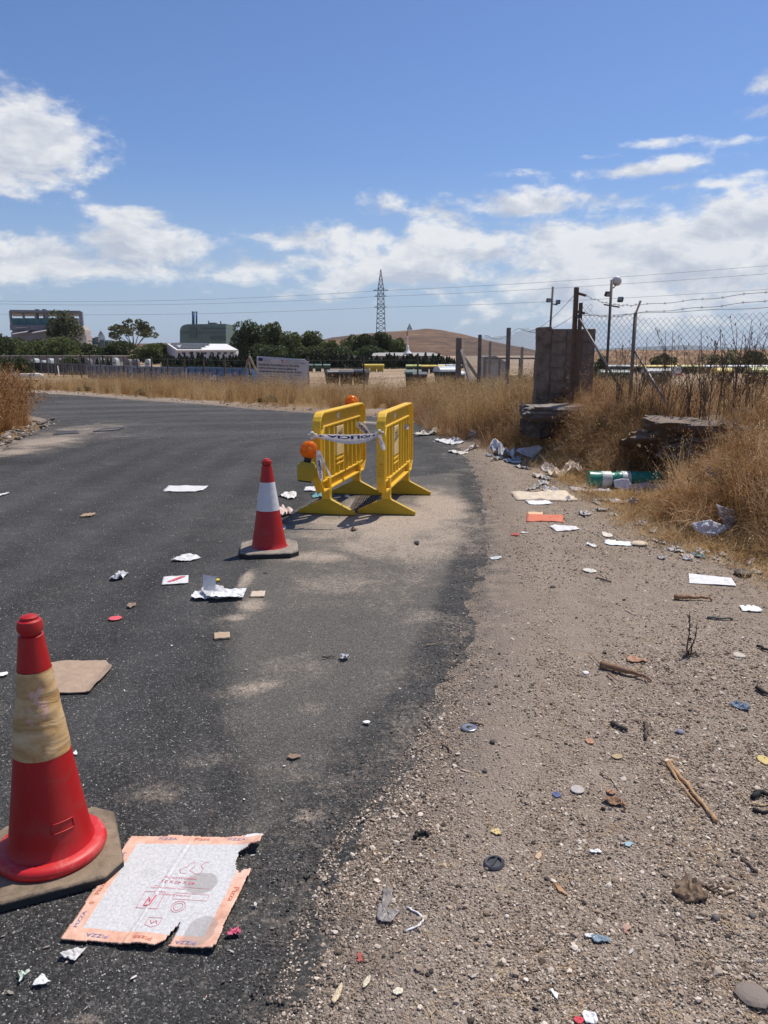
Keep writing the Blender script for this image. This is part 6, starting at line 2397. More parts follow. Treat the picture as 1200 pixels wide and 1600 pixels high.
for zt in (2.12, 2.42):
    pts = [PA - Vector((2.5, 12.6, 0)) + d2n * (L2 * i / 40) + Vector((0, 0, zt - .16 * abs(math.sin(i / 40 * 3 * math.pi)) - .14 * i / 40 - (.3 * min(1, i / 10) if zt > 2.3 else 0))) for i in range(41)]
    MB().tube(pts, .004, 4, False).build('wire', M_WIRE, f2)

# light masts
M_MAST = mat('mast_steel', (.09, .085, .082), .7)
M_GLASSY = mat('lamp_glass', (.25, .27, .30), .15)


def floodlight(t, p, yaw, pitch):
    m3 = Matrix.Rotation(yaw, 3, 'Z') @ Matrix.Rotation(pitch, 3, 'X')
    MB().box(p, (.17, .09, .15), m=m3).build('floodlight', M_BLACK, t, bevel=.02)
    MB().box(Vector(p) + m3 @ Vector((0, -.05, 0)), (.14, .012, .12), m=m3).build('lamp_glass', M_GLASSY, t)


mt = V(956, 437, 24.0)
t = thing('light_mast', 'tall thin mast with a round dish antenna and two floodlights', 'mast', (mt.x, mt.y, -.3))
h_ = mt.z + .3
MB().tube([(0, 0, 0), (0, 0, h_)], .042, 10).build('pole', M_MAST, t, smooth=True)
MB().lathe([(.001, .0), (.065, .012), (.115, .036), (.148, .075), (.142, .08), (.11, .045), (.001, .016)], 28, axis='Y', c=(.17, -.02, h_ - .03)).build('dish_antenna', mat('dish_white', (.62, .60, .60), .4), t, smooth=True)
MB().tube([(0, 0, h_ - .28), (.1, 0, h_ - .2), (.17, .02, h_ - .04)], .018, 6).build('dish_bracket', M_MAST, t)
MB().bar((-.2, 0, h_ - .72), (.28, 0, h_ - .80), .04).build('cross_arm', M_MAST, t)
floodlight(t, (-.12, -.05, h_ - .42), .5, .4)
floodlight(t, (.28, -.05, h_ - .58), -.7, -.5)
mt = V(864, 448, 30.0)
t = thing('light_mast', 'thinner leaning mast with two floodlights behind the block wall', 'mast', (mt.x - .1, mt.y, -.4))
h_ = mt.z + .4
MB().tube([(0, 0, 0), (.1, 0, h_)], .042, 8).build('pole', M_MAST, t, smooth=True)
floodlight(t, (-.06, -.08, h_ - .5), .3, .2)
floodlight(t, (.30, -.08, h_ - .56), -.6, -.2)
MB().bar((.08, 0, h_ - .62), (.3, 0, h_ - .66), .04).build('cross_arm', M_MAST, t)

# dead upright weeds along the fence
M_STALK = mat('dead_stalk', (.13, .085, .055), .9, .35, 6)


def stalk_mesh(seed, H):
    r = random.Random(seed)
    mb = MB()

    def grow_(p, d, l_, rad, lev):
        n = 5
        pts = [p]
        for i in range(n):
            d = (d + Vector((r.gauss(0, .07), r.gauss(0, .07), .05))).normalized()
            pts.append(pts[-1] + d * l_ / n)
        mb.tube(pts, [rad * (1 - .55 * i / n) for i in range(n + 1)], 4, False)
        if lev < 2:
            for k in range(r.randint(3, 6) if lev == 0 else r.randint(1, 4)):
                f = r.uniform(.3, .98)
                q = pts[int(f * n)]
                a = r.uniform(0, 6.28)
                dd = (d + Vector((math.cos(a), math.sin(a), .1)) * r.uniform(.35, .7)).normalized()
                grow_(q, dd, l_ * r.uniform(.22, .45), rad * .5, lev + 1)
        else:
            mb.tube([pts[-1] - d * .012, pts[-1] + d * .012], [.007, .003], 4)
    for k in range(r.randint(1, 3)):
        grow_(Vector((r.uniform(-.04, .04), r.uniform(-.04, .04), 0)), Vector((r.gauss(0, .09), r.gauss(0, .09), 1)).normalized(), H * r.uniform(.75, 1), .0068, 0)
    return mb


stalks = [stalk_mesh(i, 1.0).mesh('dead_weed', M_STALK) for i in range(6)]
rr_ = random.Random(21)
sp_ = [(1002, 520, 9.9), (1035, 508, 9.6), (1046, 505, 9.4), (1060, 560, 9.5), (1088, 512, 9.3), (1102, 522, 9.2), (1118, 505, 9.0), (1130, 560, 9.3), (1140, 498, 9.0),
       (1148, 495, 8.9), (1160, 540, 9.1), (1170, 490, 8.8), (1180, 500, 8.7), (1188, 540, 8.8), (1196, 496, 8.7), (1015, 575, 10.0), (1075, 580, 9.6), (972, 530, 10.6),
       (1107, 570, 9.4), (1125, 525, 8.9), (1153, 570, 8.9), (1166, 515, 8.9), (1192, 560, 8.6), (1050, 590, 9.4), (1083, 545, 9.2), (1133, 590, 9.0), (1022, 555, 9.7),
       (1210, 505, 8.5), (1225, 520, 8.4), (1176, 575, 8.6), (1144, 585, 8.8), (1098, 590, 9.1)]
for i, (px, py, Y) in enumerate(sp_):
    p = V(px, py, Y)
    g_ = lz(p.x, Y) - .03
    o = obj_me('dead_weed', stalks[i % 6])
    H = max(.3, p.z - g_)
    o.location = (p.x, Y, g_)
    o.scale = (min(H, 1), min(H, 1), H)
    o.rotation_euler = (0, 0, rr_.uniform(0, 6.28))
    tag(o, 'bare branching stalk of a dead weed growing along the chain-link fence', 'dead weed', 'dead weeds along the right fence')
# little pale thistle in front of the mound, dark teasels in the brush
for i, (px, py, H) in enumerate([(1125, 782, .36), (1016, 668, .45), (1172, 690, .4)]):
    p = put(px, py)
    o = obj_me('dry_thistle', stalks[(i * 2) % 6])
    o.location = p
    o.scale = (H * 1.2, H * 1.2, H)
    tag(o, ['dry thistle standing in the dead brush above the patterned paper', 'dead stalk in the brush right of the broken concrete slab', 'dead stalk in front of the dark mound at the right edge'][i], 'thistle')

# ================================================================ trees and shrubs
M_BARKT = mat('tree_bark', (.12, .09, .07), .9, .3, 3, bmp=.4)
M_LEAFD = leaf_mat('leaves_dark', (.026, .038, .014), (.060, .084, .030), (.13, .155, .058))
M_LEAFG = leaf_mat('leaves_green', (.04, .056, .016), (.10, .126, .036), (.20, .22, .08))
M_LEAFE = leaf_mat('leaves_grey_green', (.045, .05, .025), (.11, .118, .058), (.22, .22, .12))
M_CYP = leaf_mat('cypress_needles', (.010, .016, .008), (.020, .032, .013), (.045, .06, .022), .1)


def cloud_of_leaves(seed, blobs, n, size, mat_, flat=1.0):
    r = np.random.default_rng(seed)
    vol = np.array([b[3] * b[4] * b[5] for b in blobs]) ** (2 / 3)
    pick = r.choice(len(blobs), n, p=vol / vol.sum())
    B = np.array(blobs)[pick]
    u = r.normal(0, 1, (n, 3))
    u /= np.linalg.norm(u, axis=1)[:, None]
    rad = r.uniform(.55, 1.06, n) ** .6
    c = B[:, :3] + u * B[:, 3:6] * rad[:, None]
    a = r.normal(0, 1, (n, 3))
    a /= np.linalg.norm(a, axis=1)[:, None]
    b = np.cross(a, r.normal(0, 1, (n, 3)))
    b /= np.linalg.norm(b, axis=1)[:, None]
    s1 = size * r.uniform(.5, 1.2, n)[:, None]
    s2 = size * flat * r.uniform(.4, .9, n)[:, None]
    vs = np.stack([c - a * s1 - b * s2 * .4, c + a * s1 * .2 - b * s2, c + a * s1 + b * s2 * .3, c - a * s1 * .1 + b * s2], 1).reshape(-1, 3)
    q = np.arange(n * 4).reshape(-1, 4)
    me = np_mesh('crown', vs, q, mat_, smooth=False)
    at = me.attributes.new('leaf', 'FLOAT', 'FACE')
    at.data.foreach_set('value', (r.random(n) * .9).astype(np.float32))
    return me


_tm = {}


def tree(kind, px, top, wpx, Y, label, name='broadleaf_tree', seed=0, cat='tree', base=None, group=None, fill=1.0, leafm=None):
    """px, top, wpx: where the crown shows and how wide; Y: real distance"""
    pt = V(px, top, Y)
    k = (Y * 1.02) / FPX
    g_ = lz(pt.x, Y) if base is None else V(px, base, Y).z
    H = pt.z - g_
    Wd = wpx * k
    r = random.Random(seed + int(px))
    t = thing(name, label, cat, (pt.x, Y, g_ - .1), 0, group)
    blobs = []
    if kind == 'umbrella':
        zc, nb = .68, 44
        for i in range(nb):
            a, q = r.uniform(0, 6.28), math.sqrt(r.random()) * .43
            s_ = r.uniform(.05, .095)
            blobs.append((q * math.cos(a) * Wd, q * math.sin(a) * Wd, H * (zc + .22 * (1 - (q / .43) ** 2) + r.uniform(-.12, .08)), Wd * s_, Wd * s_, H * s_ * .75))
        sz, m_, nl = .16, M_LEAFE, 4200
    elif kind == 'tall':
        for i in range(30):
            a, q, zz = r.uniform(0, 6.28), math.sqrt(r.random()), r.uniform(.2, .93)
            ww_ = (.34 * (1 - .45 * abs(zz - .55) / .45)) * q
            s_ = r.uniform(.12, .21)
            blobs.append((ww_ * math.cos(a) * Wd, ww_ * math.sin(a) * Wd, H * zz, Wd * s_, Wd * s_, H * s_ * .9))
        sz, m_, nl = .20, M_LEAFE, 5200
    elif kind == 'bush':
        for i in range(12):
            a, q, zz = r.uniform(0, 6.28), math.sqrt(r.random()), r.uniform(.12, .78)
            ww_ = .38 * q
            s_ = r.uniform(.15, .22)
            blobs.append((ww_ * math.cos(a) * Wd, ww_ * math.sin(a) * Wd, H * zz * (1 - .35 * q), Wd * s_, Wd * s_, H * s_ * 1.1))
        sz, m_, nl = .16, M_LEAFD, 2600
    else:
        for i in range(26):
            a, q, zz = r.uniform(0, 6.28), math.sqrt(r.random()), r.uniform(.14, .84)
            ww_ = .36 * q * (1 - .35 * max(0, zz - .5) / .4)
            s_ = r.uniform(.15, .25)
            blobs.append((ww_ * math.cos(a) * Wd, ww_ * math.sin(a) * Wd, H * zz, Wd * s_, Wd * s_, H * s_ * .9))
        sz, m_, nl = .19, (M_LEAFG if kind == 'green' else M_LEAFD), 6000
    m_ = leafm or m_
    sc = max(Y / 150, .35)
    cm = cloud_of_leaves(abs(seed + int(px) * 3), blobs, int(nl * fill), sz * sc * 1.15, m_)
    obj_me('crown', cm, t)
    if kind != 'bush':
        mb = MB()
        th = H * .35
        mb.tube([(0, 0, 0), (.1, 0, th * .5), (0, .05, th), (0, 0, H * .7)], [.03 * H, .024 * H, .02 * H, .008 * H], 7)
        for b_ in blobs[:7]:
            mb.tube([(0, 0, th * r.uniform(.7, 1.1)), ((b_[0]) * .5, b_[1] * .5, (th + b_[2]) * .5), (b_[0], b_[1], b_[2])], [.014 * H, .009 * H, .003 * H], 5)
        mb.build('trunk', M_BARKT, t, smooth=True)
    return t


TR = [('dark', -18, 512, 60, 150, 'dark tree at the left edge beside the glass factory', 1),
      ('dark', 22, 524, 66, 152, 'dark rounded tree in front of the left end of the factory', 2),
      ('green', 62, 528, 62, 140, 'bright green bushy tree below the factory', 3),
      ('tall', 100, 487, 58, 160, 'tall grey-green eucalyptus overlapping the right side of the factory', 4),
      ('green', 92, 526, 60, 138, 'leafy green tree at the foot of the tall eucalyptus', 5),
      ('dark', 140, 537, 56, 150, 'low dark tree right of the tall eucalyptus', 6),
      ('dark', 172, 541, 50, 150, 'low dark tree left of the umbrella pine', 7),
      ('umbrella', 206, 497, 74, 165, 'spreading umbrella pine with airy branches', 8),
      ('dark', 190, 531, 54, 150, 'dark tree under the left half of the umbrella pine', 9),
      ('green', 228, 537, 52, 148, 'green tree under the right half of the umbrella pine', 10),
      ('dark', 252, 536, 36, 156, 'dark tree just left of the white gabled house', 11),
      ('dark', 377, 498, 44, 180, 'tall dense dark tree right of the green power hall', 12),
      ('dark', 398, 499, 40, 182, 'second dense dark tree, touching the tall dense one', 13),
      ('green', 427, 503, 34, 170, 'slender loose tree above the white information board', 14),
      ('dark', 424, 537, 66, 150, 'low dark tree directly above the information board', 15),
      ('green', 458, 517, 42, 165, 'rounded green tree right of the slender loose one', 16),
      ('green', 488, 518, 44, 168, 'rounded green tree in the middle of the tree belt', 17),
      ('dark', 478, 540, 60, 140, 'low dark tree above the row of green lidded bins', 18),
      ('green', 512, 530, 36, 160, 'small green tree left of the pylon group', 19),
      ('green', 545, 522, 46, 158, 'green tree left of the foot of the big pylon', 20),
      ('dark', 572, 520, 40, 156, 'dark tree at the foot of the big pylon', 21),
      ('dark', 600, 514, 46, 158, 'tallest dark tree right of the foot of the big pylon', 22),
      ('green', 622, 523, 30, 154, 'green tree at the right end of the tree belt', 23),
      ('dark', 530, 541, 56, 140, 'low dark tree in front of the belt, left of the pale roof', 24),
      ('dark', 578, 540, 60, 142, 'low dark tree in front of the belt, beside the pale roof', 25),
      ('bush', 35, 543, 42, 88, 'round dark bush in front of the long grey shed at the left', 26),
      ('bush', -2, 547, 36, 88, 'round dark bush cut by the left edge of the picture', 27),
      ('bush', 110, 547, 34, 88, 'round dark bush in the middle of the long grey shed', 28),
      ('bush', 938, 540, 28, 62, 'dark bush between the block wall and the antenna mast', 29),
      ('bush', 1128, 536, 52, 96, 'dark bush behind the fence, left one of the right-hand clump', 30),
      ('bush', 1160, 530, 52, 98, 'tallest dark bush of the right-hand clump behind the fence', 31),
      ('bush', 1198, 532, 56, 96, 'dark bush of the right-hand clump at the picture edge', 32),
      ('bush', 1040, 549, 44, 112, 'low dull bush on the dry berm behind the fence', 33)]
for k_, px, top, w_, Y, lab, sd_ in TR:
    tree(k_, px, top, w_, Y, lab, 'shrub' if k_ == 'bush' else ('umbrella_pine' if k_ == 'umbrella' else ('eucalyptus' if k_ == 'tall' else 'broadleaf_tree')), sd_, 'bush' if k_ == 'bush' else 'tree')
# green weeds in the far grass belt
for i, (px, py, w_, top, lab) in enumerate([(133, 617, 34, 598, 'dark green shrub in the golden grass at the far left bend'), (178, 621, 22, 603, 'small green shrub right of the one at the far left bend'), (226, 626, 30, 596, 'green and dry shrub beyond the middle of the bend'), (420, 640, 40, 612, 'dark green shrub in front of the information board')]):
    p = G(px, py)
    tree('bush', px, top, w_ * .8, p.y + 3.2, lab, 'shrub', 50 + i, 'bush', fill=.3, leafm=M_LEAFE)

# cypress hedge rows
def cypress_mesh(seed):
    r = np.random.default_rng(seed)
    n = 260
    z = r.uniform(.0, 1, n) ** .9
    rad = .22 * (1 - z) ** .7 + .01
    a = r.uniform(0, 6.283, n)
    rr = rad * np.sqrt(r.uniform(.2, 1, n))
    c = np.stack([rr * np.cos(a), rr * np.sin(a), z], 1)
    s1 = .045 * (1.1 - z * .5)
    up = np.stack([r.normal(0, .3, n), r.normal(0, .3, n), np.ones(n)], 1)
    sd_ = np.stack([-np.sin(a), np.cos(a), r.normal(0, .3, n)], 1)
    vs = np.stack([c - sd_ * s1[:, None], c - up * s1[:, None] * .6, c + sd_ * s1[:, None], c + up * s1[:, None] * 2.2], 1).reshape(-1, 3)
    me = np_mesh('cypress', vs, np.arange(n * 4).reshape(-1, 4), M_CYP, smooth=False)
    at = me.attributes.new('leaf', 'FLOAT', 'FACE')
    at.data.foreach_set('value', r.random(n).astype(np.float32))
    return me


cyp = [cypress_mesh(i) for i in range(5)]
rr_ = random.Random(5)
rows = [(256, 486, 4.3, 104, 552, 'dark cypress in the hedge in front of the white gabled house and the trees'),
        (482, 722, 4.6, 112, 551, 'dark cypress in the hedge behind the black bins')]
ci = 0
for (x0, x1, st, Y, top, lab) in rows:
    px = x0
    while px < x1:
        p = V(px, top + rr_.uniform(0, 9), Y + rr_.uniform(-1.5, 1.5))
        g_ = lz(p.x, p.y)
        o = obj_me('cypress', cyp[ci % 5])
        H = p.z - g_
        o.location = (p.x, p.y, g_)
        o.scale = (H * rr_.uniform(1.2, 1.9),) * 2 + (H * rr_.uniform(.9, 1.08),)
        o.rotation_euler = (0, 0, rr_.uniform(0, 6))
        tag(o, lab, 'cypress', 'cypress hedge' + (' by the white house' if x0 < 300 else ' behind the bins'))
        ci += 1
        px += st * rr_.uniform(.7, 1.3)
for (px, top) in ((14, 558), (126, 555), (130, 557), (150, 561), (160, 556), (168, 558), (152, 559), (172, 560)):
    p = V(px, top, 84)
    g_ = lz(p.x, 84)
    o = obj_me('cypress', cyp[ci % 5])
    ci += 1
    H = p.z - g_
    o.location = (p.x, 84, g_)
    o.scale = (H * .8, H * .8, H)
    tag(o, 'small dark cypress in front of the long grey shed', 'cypress', 'small cypresses before the grey shed')

# ================================================================ yard: far fence, containers, bins
def mid(px, py, Y):
    return V(px, py, Y)


f3 = thing('yard_fence', 'long post and wire fence round the far side of the bend', 'fence', (-7.5, 43.2, 0))
org = Vector((-7.5, 43.2, 0))
M_FPOST = mat('weathered_post', (.085, .065, .055), .85, .3, 4)
fp = []
for (px, py, Y) in [(653, 552, 42), (568, 556, 42.6), (481, 557, 43), (389, 553, 43.2)]:
    fp.append(V(px, py, Y))
dirv = (Vector((-49, 100, 0)) - Vector((-7.5, 43.2, 0)))
dl = dirv.length
for i in range(1, 24):
    p = Vector((-7.5, 43.2, 0)) + dirv / dl * (i * 3.05)
    g_ = lz(p.x, p.y)
    fp.append(Vector((p.x, p.y, g_ + 1.95 + (.12 if i % 5 == 0 else 0) + rr_.uniform(-.05, .05))))
bases = []
for i, p in enumerate(fp):
    g_ = lz(p.x, p.y) - .1
    lean = rr_.uniform(-.03, .03)
    MB().bar((p.x - org.x + lean, p.y - org.y, g_), (p.x - org.x, p.y - org.y, p.z), .085 if i > 3 else .095).build('post', M_FPOST, f3)
for zt in (.35, .9, 1.45, 1.85):
    pts = []
    for p in fp:
        g_ = lz(p.x, p.y)
        pts.append(Vector((p.x - org.x, p.y - org.y - .05, g_ + zt)))
    MB().tube(pts, .006, 4, False).build('wire', M_WIRE, f3)
c_ = fp[3]
for (xa, ya, xb, yb, m_) in ((374, 611, 388, 561, M_FPOST), (397, 609, 389, 566, M_FPOST), (390, 557, 402, 583, M_PALEPOST), (93, 590, 90, 572, M_PALEPOST)):
    Y = 42.4 if xa > 200 else 78
    a, b = V(xa, ya, Y - .6), V(xb, yb, Y + .6)
    MB().bar(a - org, b - org, .09).build('brace', m_, f3)

# information board
M_BOARD = plastic('board_vinyl', (.50, .50, .51), .4, (.34, .27, .2), .35, .3)
b0, b1, b2, b3 = V(401, 609, 42.6), V(482, 609, 42.6), V(482, 562, 42.5), V(401, 556.5, 42.5)
bd = thing('information_board', 'weathered white information board with a blue flag and black lettering by the fence corner', 'sign', (b0.x, b0.y, 0))
o0 = Vector((b0.x, b0.y, 0))


def bf(u, v, l_=0.0):
    v_ = max(0, min(1, v))
    a = b0.lerp(b1, u)
    c = b3.lerp(b2, u)
    p = a.lerp(c, v_)
    return p - o0 + Vector((0, -l_ + .03 * math.sin(u * 7) * (1 - v_) + .05 * math.exp(-((u - .92) ** 2 + (v_ - .9) ** 2) / .01), 0))


mb = MB()
nx, ny = 24, 12
vs = [bf(i / nx, j / ny - (.0 if not (i > nx - 2 and j == ny) else .06)) for j in range(ny + 1) for i in range(nx + 1)]
mb.add(vs, [(j * (nx + 1) + i, j * (nx + 1) + i + 1, (j + 1) * (nx + 1) + i + 1, (j + 1) * (nx + 1) + i) for j in range(ny) for i in range(nx)])
o = mb.build('panel', M_BOARD, bd, smooth=True)
md = o.modifiers.new('thickness', 'SOLIDIFY')
md.thickness = .03
md.offset = 1


def brect(u0, v0, u1, v1, m, nm='printed_block', l_=.045):
    q = MB()
    q.add([bf(u0, v0, l_), bf(u1, v0, l_), bf(u1, v1, l_), bf(u0, v1, l_)], [(0, 1, 2, 3)])
    return q.build(nm, m, bd)


M_FLAG = mat('flag_blue', (.012, .02, .14), .5)
brect(.035, .865, .12, .96, M_FLAG, 'blue_flag')


def btext(body, u, v, size, m, bold=.0, left=True):
    vs2, fs2 = text_mesh(body, 1.0, bold)
    x0 = min(p[0] for p in vs2)
    asp = 47 / 81
    q = [tuple(bf(u + (p[0] - x0) * size * asp, v + p[1] * size, .05)) for p in vs2]
    me = bpy.data.meshes.new('lettering')
    me.from_pydata(q, [], fs2)
    me.materials.append(m)
    obj_me('lettering', me, bd)


M_SIGNINK = mat('sign_ink', (.045, .045, .05), .6)
btext('Instalación fotovoltaica de 532 kWp', .04, .765, .093, M_SIGNINK, .02)
btext('sobre el terreno para la planta de', .04, .665, .093, M_SIGNINK, .02)
btext('tratamiento de residuos de San Pedro', .04, .565, .093, M_SIGNINK, .02)
M_SIGNGREY = mat('sign_grey_ink', (.16, .16, .17), .6)
for v_, tx in ((.475, 'Operación cofinanciada por el Fondo Europeo de Desarrollo Regional'), (.41, 'en el marco del Programa Operativo de Crecimiento Sostenible'), (.345, 'Una manera de hacer Europa en colaboración con el Ayuntamiento'),
               (.28, 'Presupuesto: 532.000 euros'), (.22, 'Plazo de ejecución: 6 meses'), (.16, 'Empresa adjudicataria'), (.10, 'Dirección de obra y coordinación')):
    btext(tx, .04, v_, .05, M_SIGNGREY, .008)
btext('T.', .47, .88, .15, mat('sign_red', (.42, .06, .04), .6), .03)
for v_ in (.93, .89, .85):
    btext('UNIÓN EUROPEA', .14, v_, .03, M_SIGNGREY)
    btext('MINISTERIO PARA LA TRANSICIÓN', .55, v_, .03, M_SIGNGREY)
btext('Ave', .84, .87, .09, M_SIGNGREY, .01)
for px in (406, 478):
    a, b = V(px, 612, 42.75), V(px, 560, 42.75)
    MB().bar(a - o0, b - o0, .06).build('post', M_FPOST, bd)


# roll-off containers behind the fence
def container(label, pa, pb, h, m, group, number=None, name='skip_container'):
    """open steel skip from ground point pa to pb"""
    pa, pb = Vector(pa), Vector(pb)
    L = (pb - pa).length
    ang = math.atan2(pb.y - pa.y, pb.x - pa.x)
    z0 = min(lz(pa.x, pa.y), lz(pb.x, pb.y))
    t = thing(name, label, 'skip container', (pa.x, pa.y, z0), ang, group)
    mb = MB()
    mb.box((L / 2, .04, h / 2 + .06), (L - .05, .05, h)).box((L / 2, 2.2, h / 2 + .06), (L - .05, .05, h))
    mb.box((.05, 1.12, h / 2 + .06), (.06, 2.1, h)).box((L - .05, 1.12, h / 2 + .06), (.06, 2.1, h)).box((L / 2, 1.12, .1), (L, 2.1, .06))
    mb.build('body', m, t)
    MB().box((L / 2, -.01, h + .10), (L, .14, .11)).build('top_rail', m, t)
    rb = MB().box((0, -.03, h / 2 + .06), (.075, .10, h - .05)).mesh('rib', m)
    n = max(3, int(L / .62))
    for i in range(n + 1):
        r_ = obj_me('rib', rb, t)
        r_.location = (.05 + (L - .1) * i / n, 0, 0)
    if number:
        print_on('lettering', number, .42, lambda a, b: (L * .45 + a, -.09, h * .55 + b), lm((.7, .7, .7)), t, .02)
    return t


M_SKB = mat('skip_blue', (.075, .16, .30), .6, .2, 2, dirt=(.20, .19, .18), dirt_amt=.5, dscale=3)
M_SKB2 = mat('skip_faded_blue', (.19, .22, .27), .6, .2, 2, dirt=(.12, .10, .09), dirt_amt=.6, dscale=3)
M_SKG = mat('skip_grey', (.13, .13, .135), .7, .2, 2, dirt=(.06, .05, .05), dirt_amt=.5, dscale=3)


def gp(px, Y):
    return (V(px, 560, Y).x, Y, 0)


GC = 'open steel skips lined up behind the yard fence'
container('bright blue steel skip marked with a number, nearest the fence corner', gp(292, 52.5), gp(386, 49.5), 1.2, M_SKB, GC, '043')
container('pale grey-blue steel skip left of the bright blue one', gp(207, 60), gp(288, 57), 1.1, M_SKB2, GC)
container('grey-blue stained skip in the middle of the row', gp(136, 70), gp(206, 66), 1.05, M_SKB2, GC)
container('dark grey skip left of the stained one', gp(76, 84), gp(134, 80), 1.0, M_SKG, GC)
container('dark grey skip farthest left in the row', gp(12, 92), gp(74, 88), 1.0, M_SKG, GC)


# waste containers
def bin_meshes():
    b = MB()
    vs = []
    for z, hx, hy in ((.12, .44, .42), (.55, .48, .46), (.98, .53, .52)):
        vs += [(-hx, -hy, z), (hx, -hy, z), (hx, hy, z), (-hx, hy, z)]
    fs = [(3, 2, 1, 0), (8, 9, 10, 11)]
    for q in range(2):
        fs += [(q * 4 + j, q * 4 + (j + 1) % 4, q * 4 + 4 + (j + 1) % 4, q * 4 + 4 + j) for j in range(4)]
    b.add(vs, fs)
    for x in (-.33, -.11, .11, .33):
        b.box((x, -.48, .55), (.05, .05, .78))
    l_ = MB()
    n = 9
    vs = []
    for x in (-.56, .56):
        for i in range(n + 1):
            a = math.pi * i / n
            vs.append((x, -.56 * math.cos(a), 1.0 + .26 * math.sin(a)))
    fs = [(i, i + 1, n + 2 + i, n + 1 + i) for i in range(n)] + [tuple(range(n + 1)), tuple(range(2 * n + 1, n, -1))]
    l_.add(vs, fs)
    l_.box((0, 0, .99), (1.16, 1.16, .05))
    w = MB()
    for x in (-.36, .36):
        for y in (-.34, .34):
            w.lathe([(.001, -.04), (.1, -.04), (.1, .04), (.001, .04)], 10, c=(x, y, .1), axis='X')
    return b, l_, w


bm_, lm_, wm_ = bin_meshes()


def bin_kind(body, lid):
    mb_, ml_ = mat('bin_body_%d' % len(bpy.data.materials), body, .6, .2, 4, dirt=(.10, .08, .06), dirt_amt=.2), mat('bin_lid_%d' % len(bpy.data.materials), lid, .5, .15, 4, dirt=(.2, .17, .14), dirt_amt=.4)
    return (bm_.mesh('body', mb_), lm_.mesh('lid', ml_), wm_.mesh('wheels', M_BLACK))


BK = {'black': bin_kind((.016, .018, .018), (.075, .078, .08)), 'green': bin_kind((.03, .07, .045), (.10, .17, .14)), 'yellow': bin_kind((.02, .03, .025), (.62, .46, .06)),
      'white': bin_kind((.02, .03, .025), (.50, .55, .56)), 'greyblue': bin_kind((.04, .06, .06), (.34, .38, .40)), 'lime': bin_kind((.02, .04, .02), (.48, .52, .16)),
      'ylow': bin_kind((.45, .33, .03), (.62, .46, .05))}


def wbin(kind, px, Y, label, group=None, rz=0.0, s=1.0, dz=0.0):
    x = V(px, 575, Y).x
    t = thing('waste_container', label, 'waste container', (x, Y, lz(x, Y) + dz), rz, group)
    for nm, me in zip(('body', 'lid', 'wheels'), BK[kind]):
        obj_me(nm, me, t)
    t.scale = (s, s, s)
    return t


wbin('black', 519, 57, 'leftmost of the three black waste containers in the yard', rz=.35, s=.86)
wbin('black', 541, 55, 'middle one of the three black waste containers in the yard', rz=.1, s=.9)
wbin('black', 564, 55.5, 'rightmost of the three black waste containers, behind the fence post', rz=-.3, s=.92)
wbin('green', 645, 52, 'green waste container with stickers, left of the dark one in the yard', s=.95)
wbin('black', 656, 51, 'dark waste container touching the green one in mid yard', s=.85)
wbin('white', 697, 50, 'waste container with a pale bluish lid left of the concrete braced post', rz=.3, s=1.15)
wbin('white', 712, 51, 'second waste container with a pale lid, tight against the concrete braced post', rz=.3, s=.9)
wbin('green', 949, 52, 'green waste container just right of the block wall', s=.95)
wbin('green', 973, 54, 'dull green waste container behind the antenna mast', s=.9)
wbin('greyblue', 1018, 53, 'greenish waste container with a pale lid, behind the bent post brace', s=1.0)
wbin('greyblue', 1036, 56, 'waste container with a faded pink grey lid', s=.95)
wbin('yellow', 1129, 52, 'dark waste container with a yellow lid standing alone behind the weeds', s=1.05)
wbin('lime', 1184, 51, 'dark waste container with a pale yellow lid near the right edge', s=1.1)
i = 0
for x0, x1, st, Y, kinds, what, grp in (
        (484, 522, 9.5, 92, ['green'], 'green lidded bin in the far row behind the black containers', 'green lidded bins'),
        (572, 600, 8, 92, ['ylow'], 'yellow bin in the short far row behind the black containers', 'short row of yellow bins'),
        (640, 662, 9, 88, ['lime'], 'lime lidded bin in the far row behind the green container', 'lime lidded bins'),
        (664, 690, 9, 86, ['yellow'], 'yellow lidded bin in the far row left of the concrete braced post', 'yellow lidded bins by the braced post'),
        (690, 716, 9, 90, ['white'], 'white lidded bin in the far row left of the concrete braced post', 'white lidded bins by the braced post'),
        (898, 962, 8.6, 86, ['greyblue'], 'grey lidded bin at the left end of the long far row', 'grey lidded bins at the left of the long row'),
        (966, 1000, 8.6, 86, ['greyblue'], 'grey lidded bin of the long far row, right of the antenna mast', 'grey lidded bins right of the mast'),
        (1004, 1050, 8.2, 85, ['yellow'], 'yellow lidded bin of the long far row behind the fence', 'yellow lidded bins of the long row'),
        (1068, 1098, 8.2, 85, ['lime'], 'pale yellow lidded bin of the long far row', 'pale yellow lidded bins of the long row'),
        (1102, 1215, 8.6, 85, ['white'], 'pale grey lidded bin at the right end of the long far row', 'grey lidded bins at the right of the long row')):
    px = x0
    while px < x1:
        wbin(kinds[0], px, Y, what, grp, rz=rr_.uniform(-.12, .12), s=.76)
        px += st * 1.4

# arched white bin hoods and cabins at the left
M_HOOD = mat('white_hood', (.42, .46, .46), .5, .1, 3, dirt=(.3, .28, .25), dirt_amt=.3)
M_HOODG = mat('grey_hood', (.17, .16, .165), .7, .2, 3)


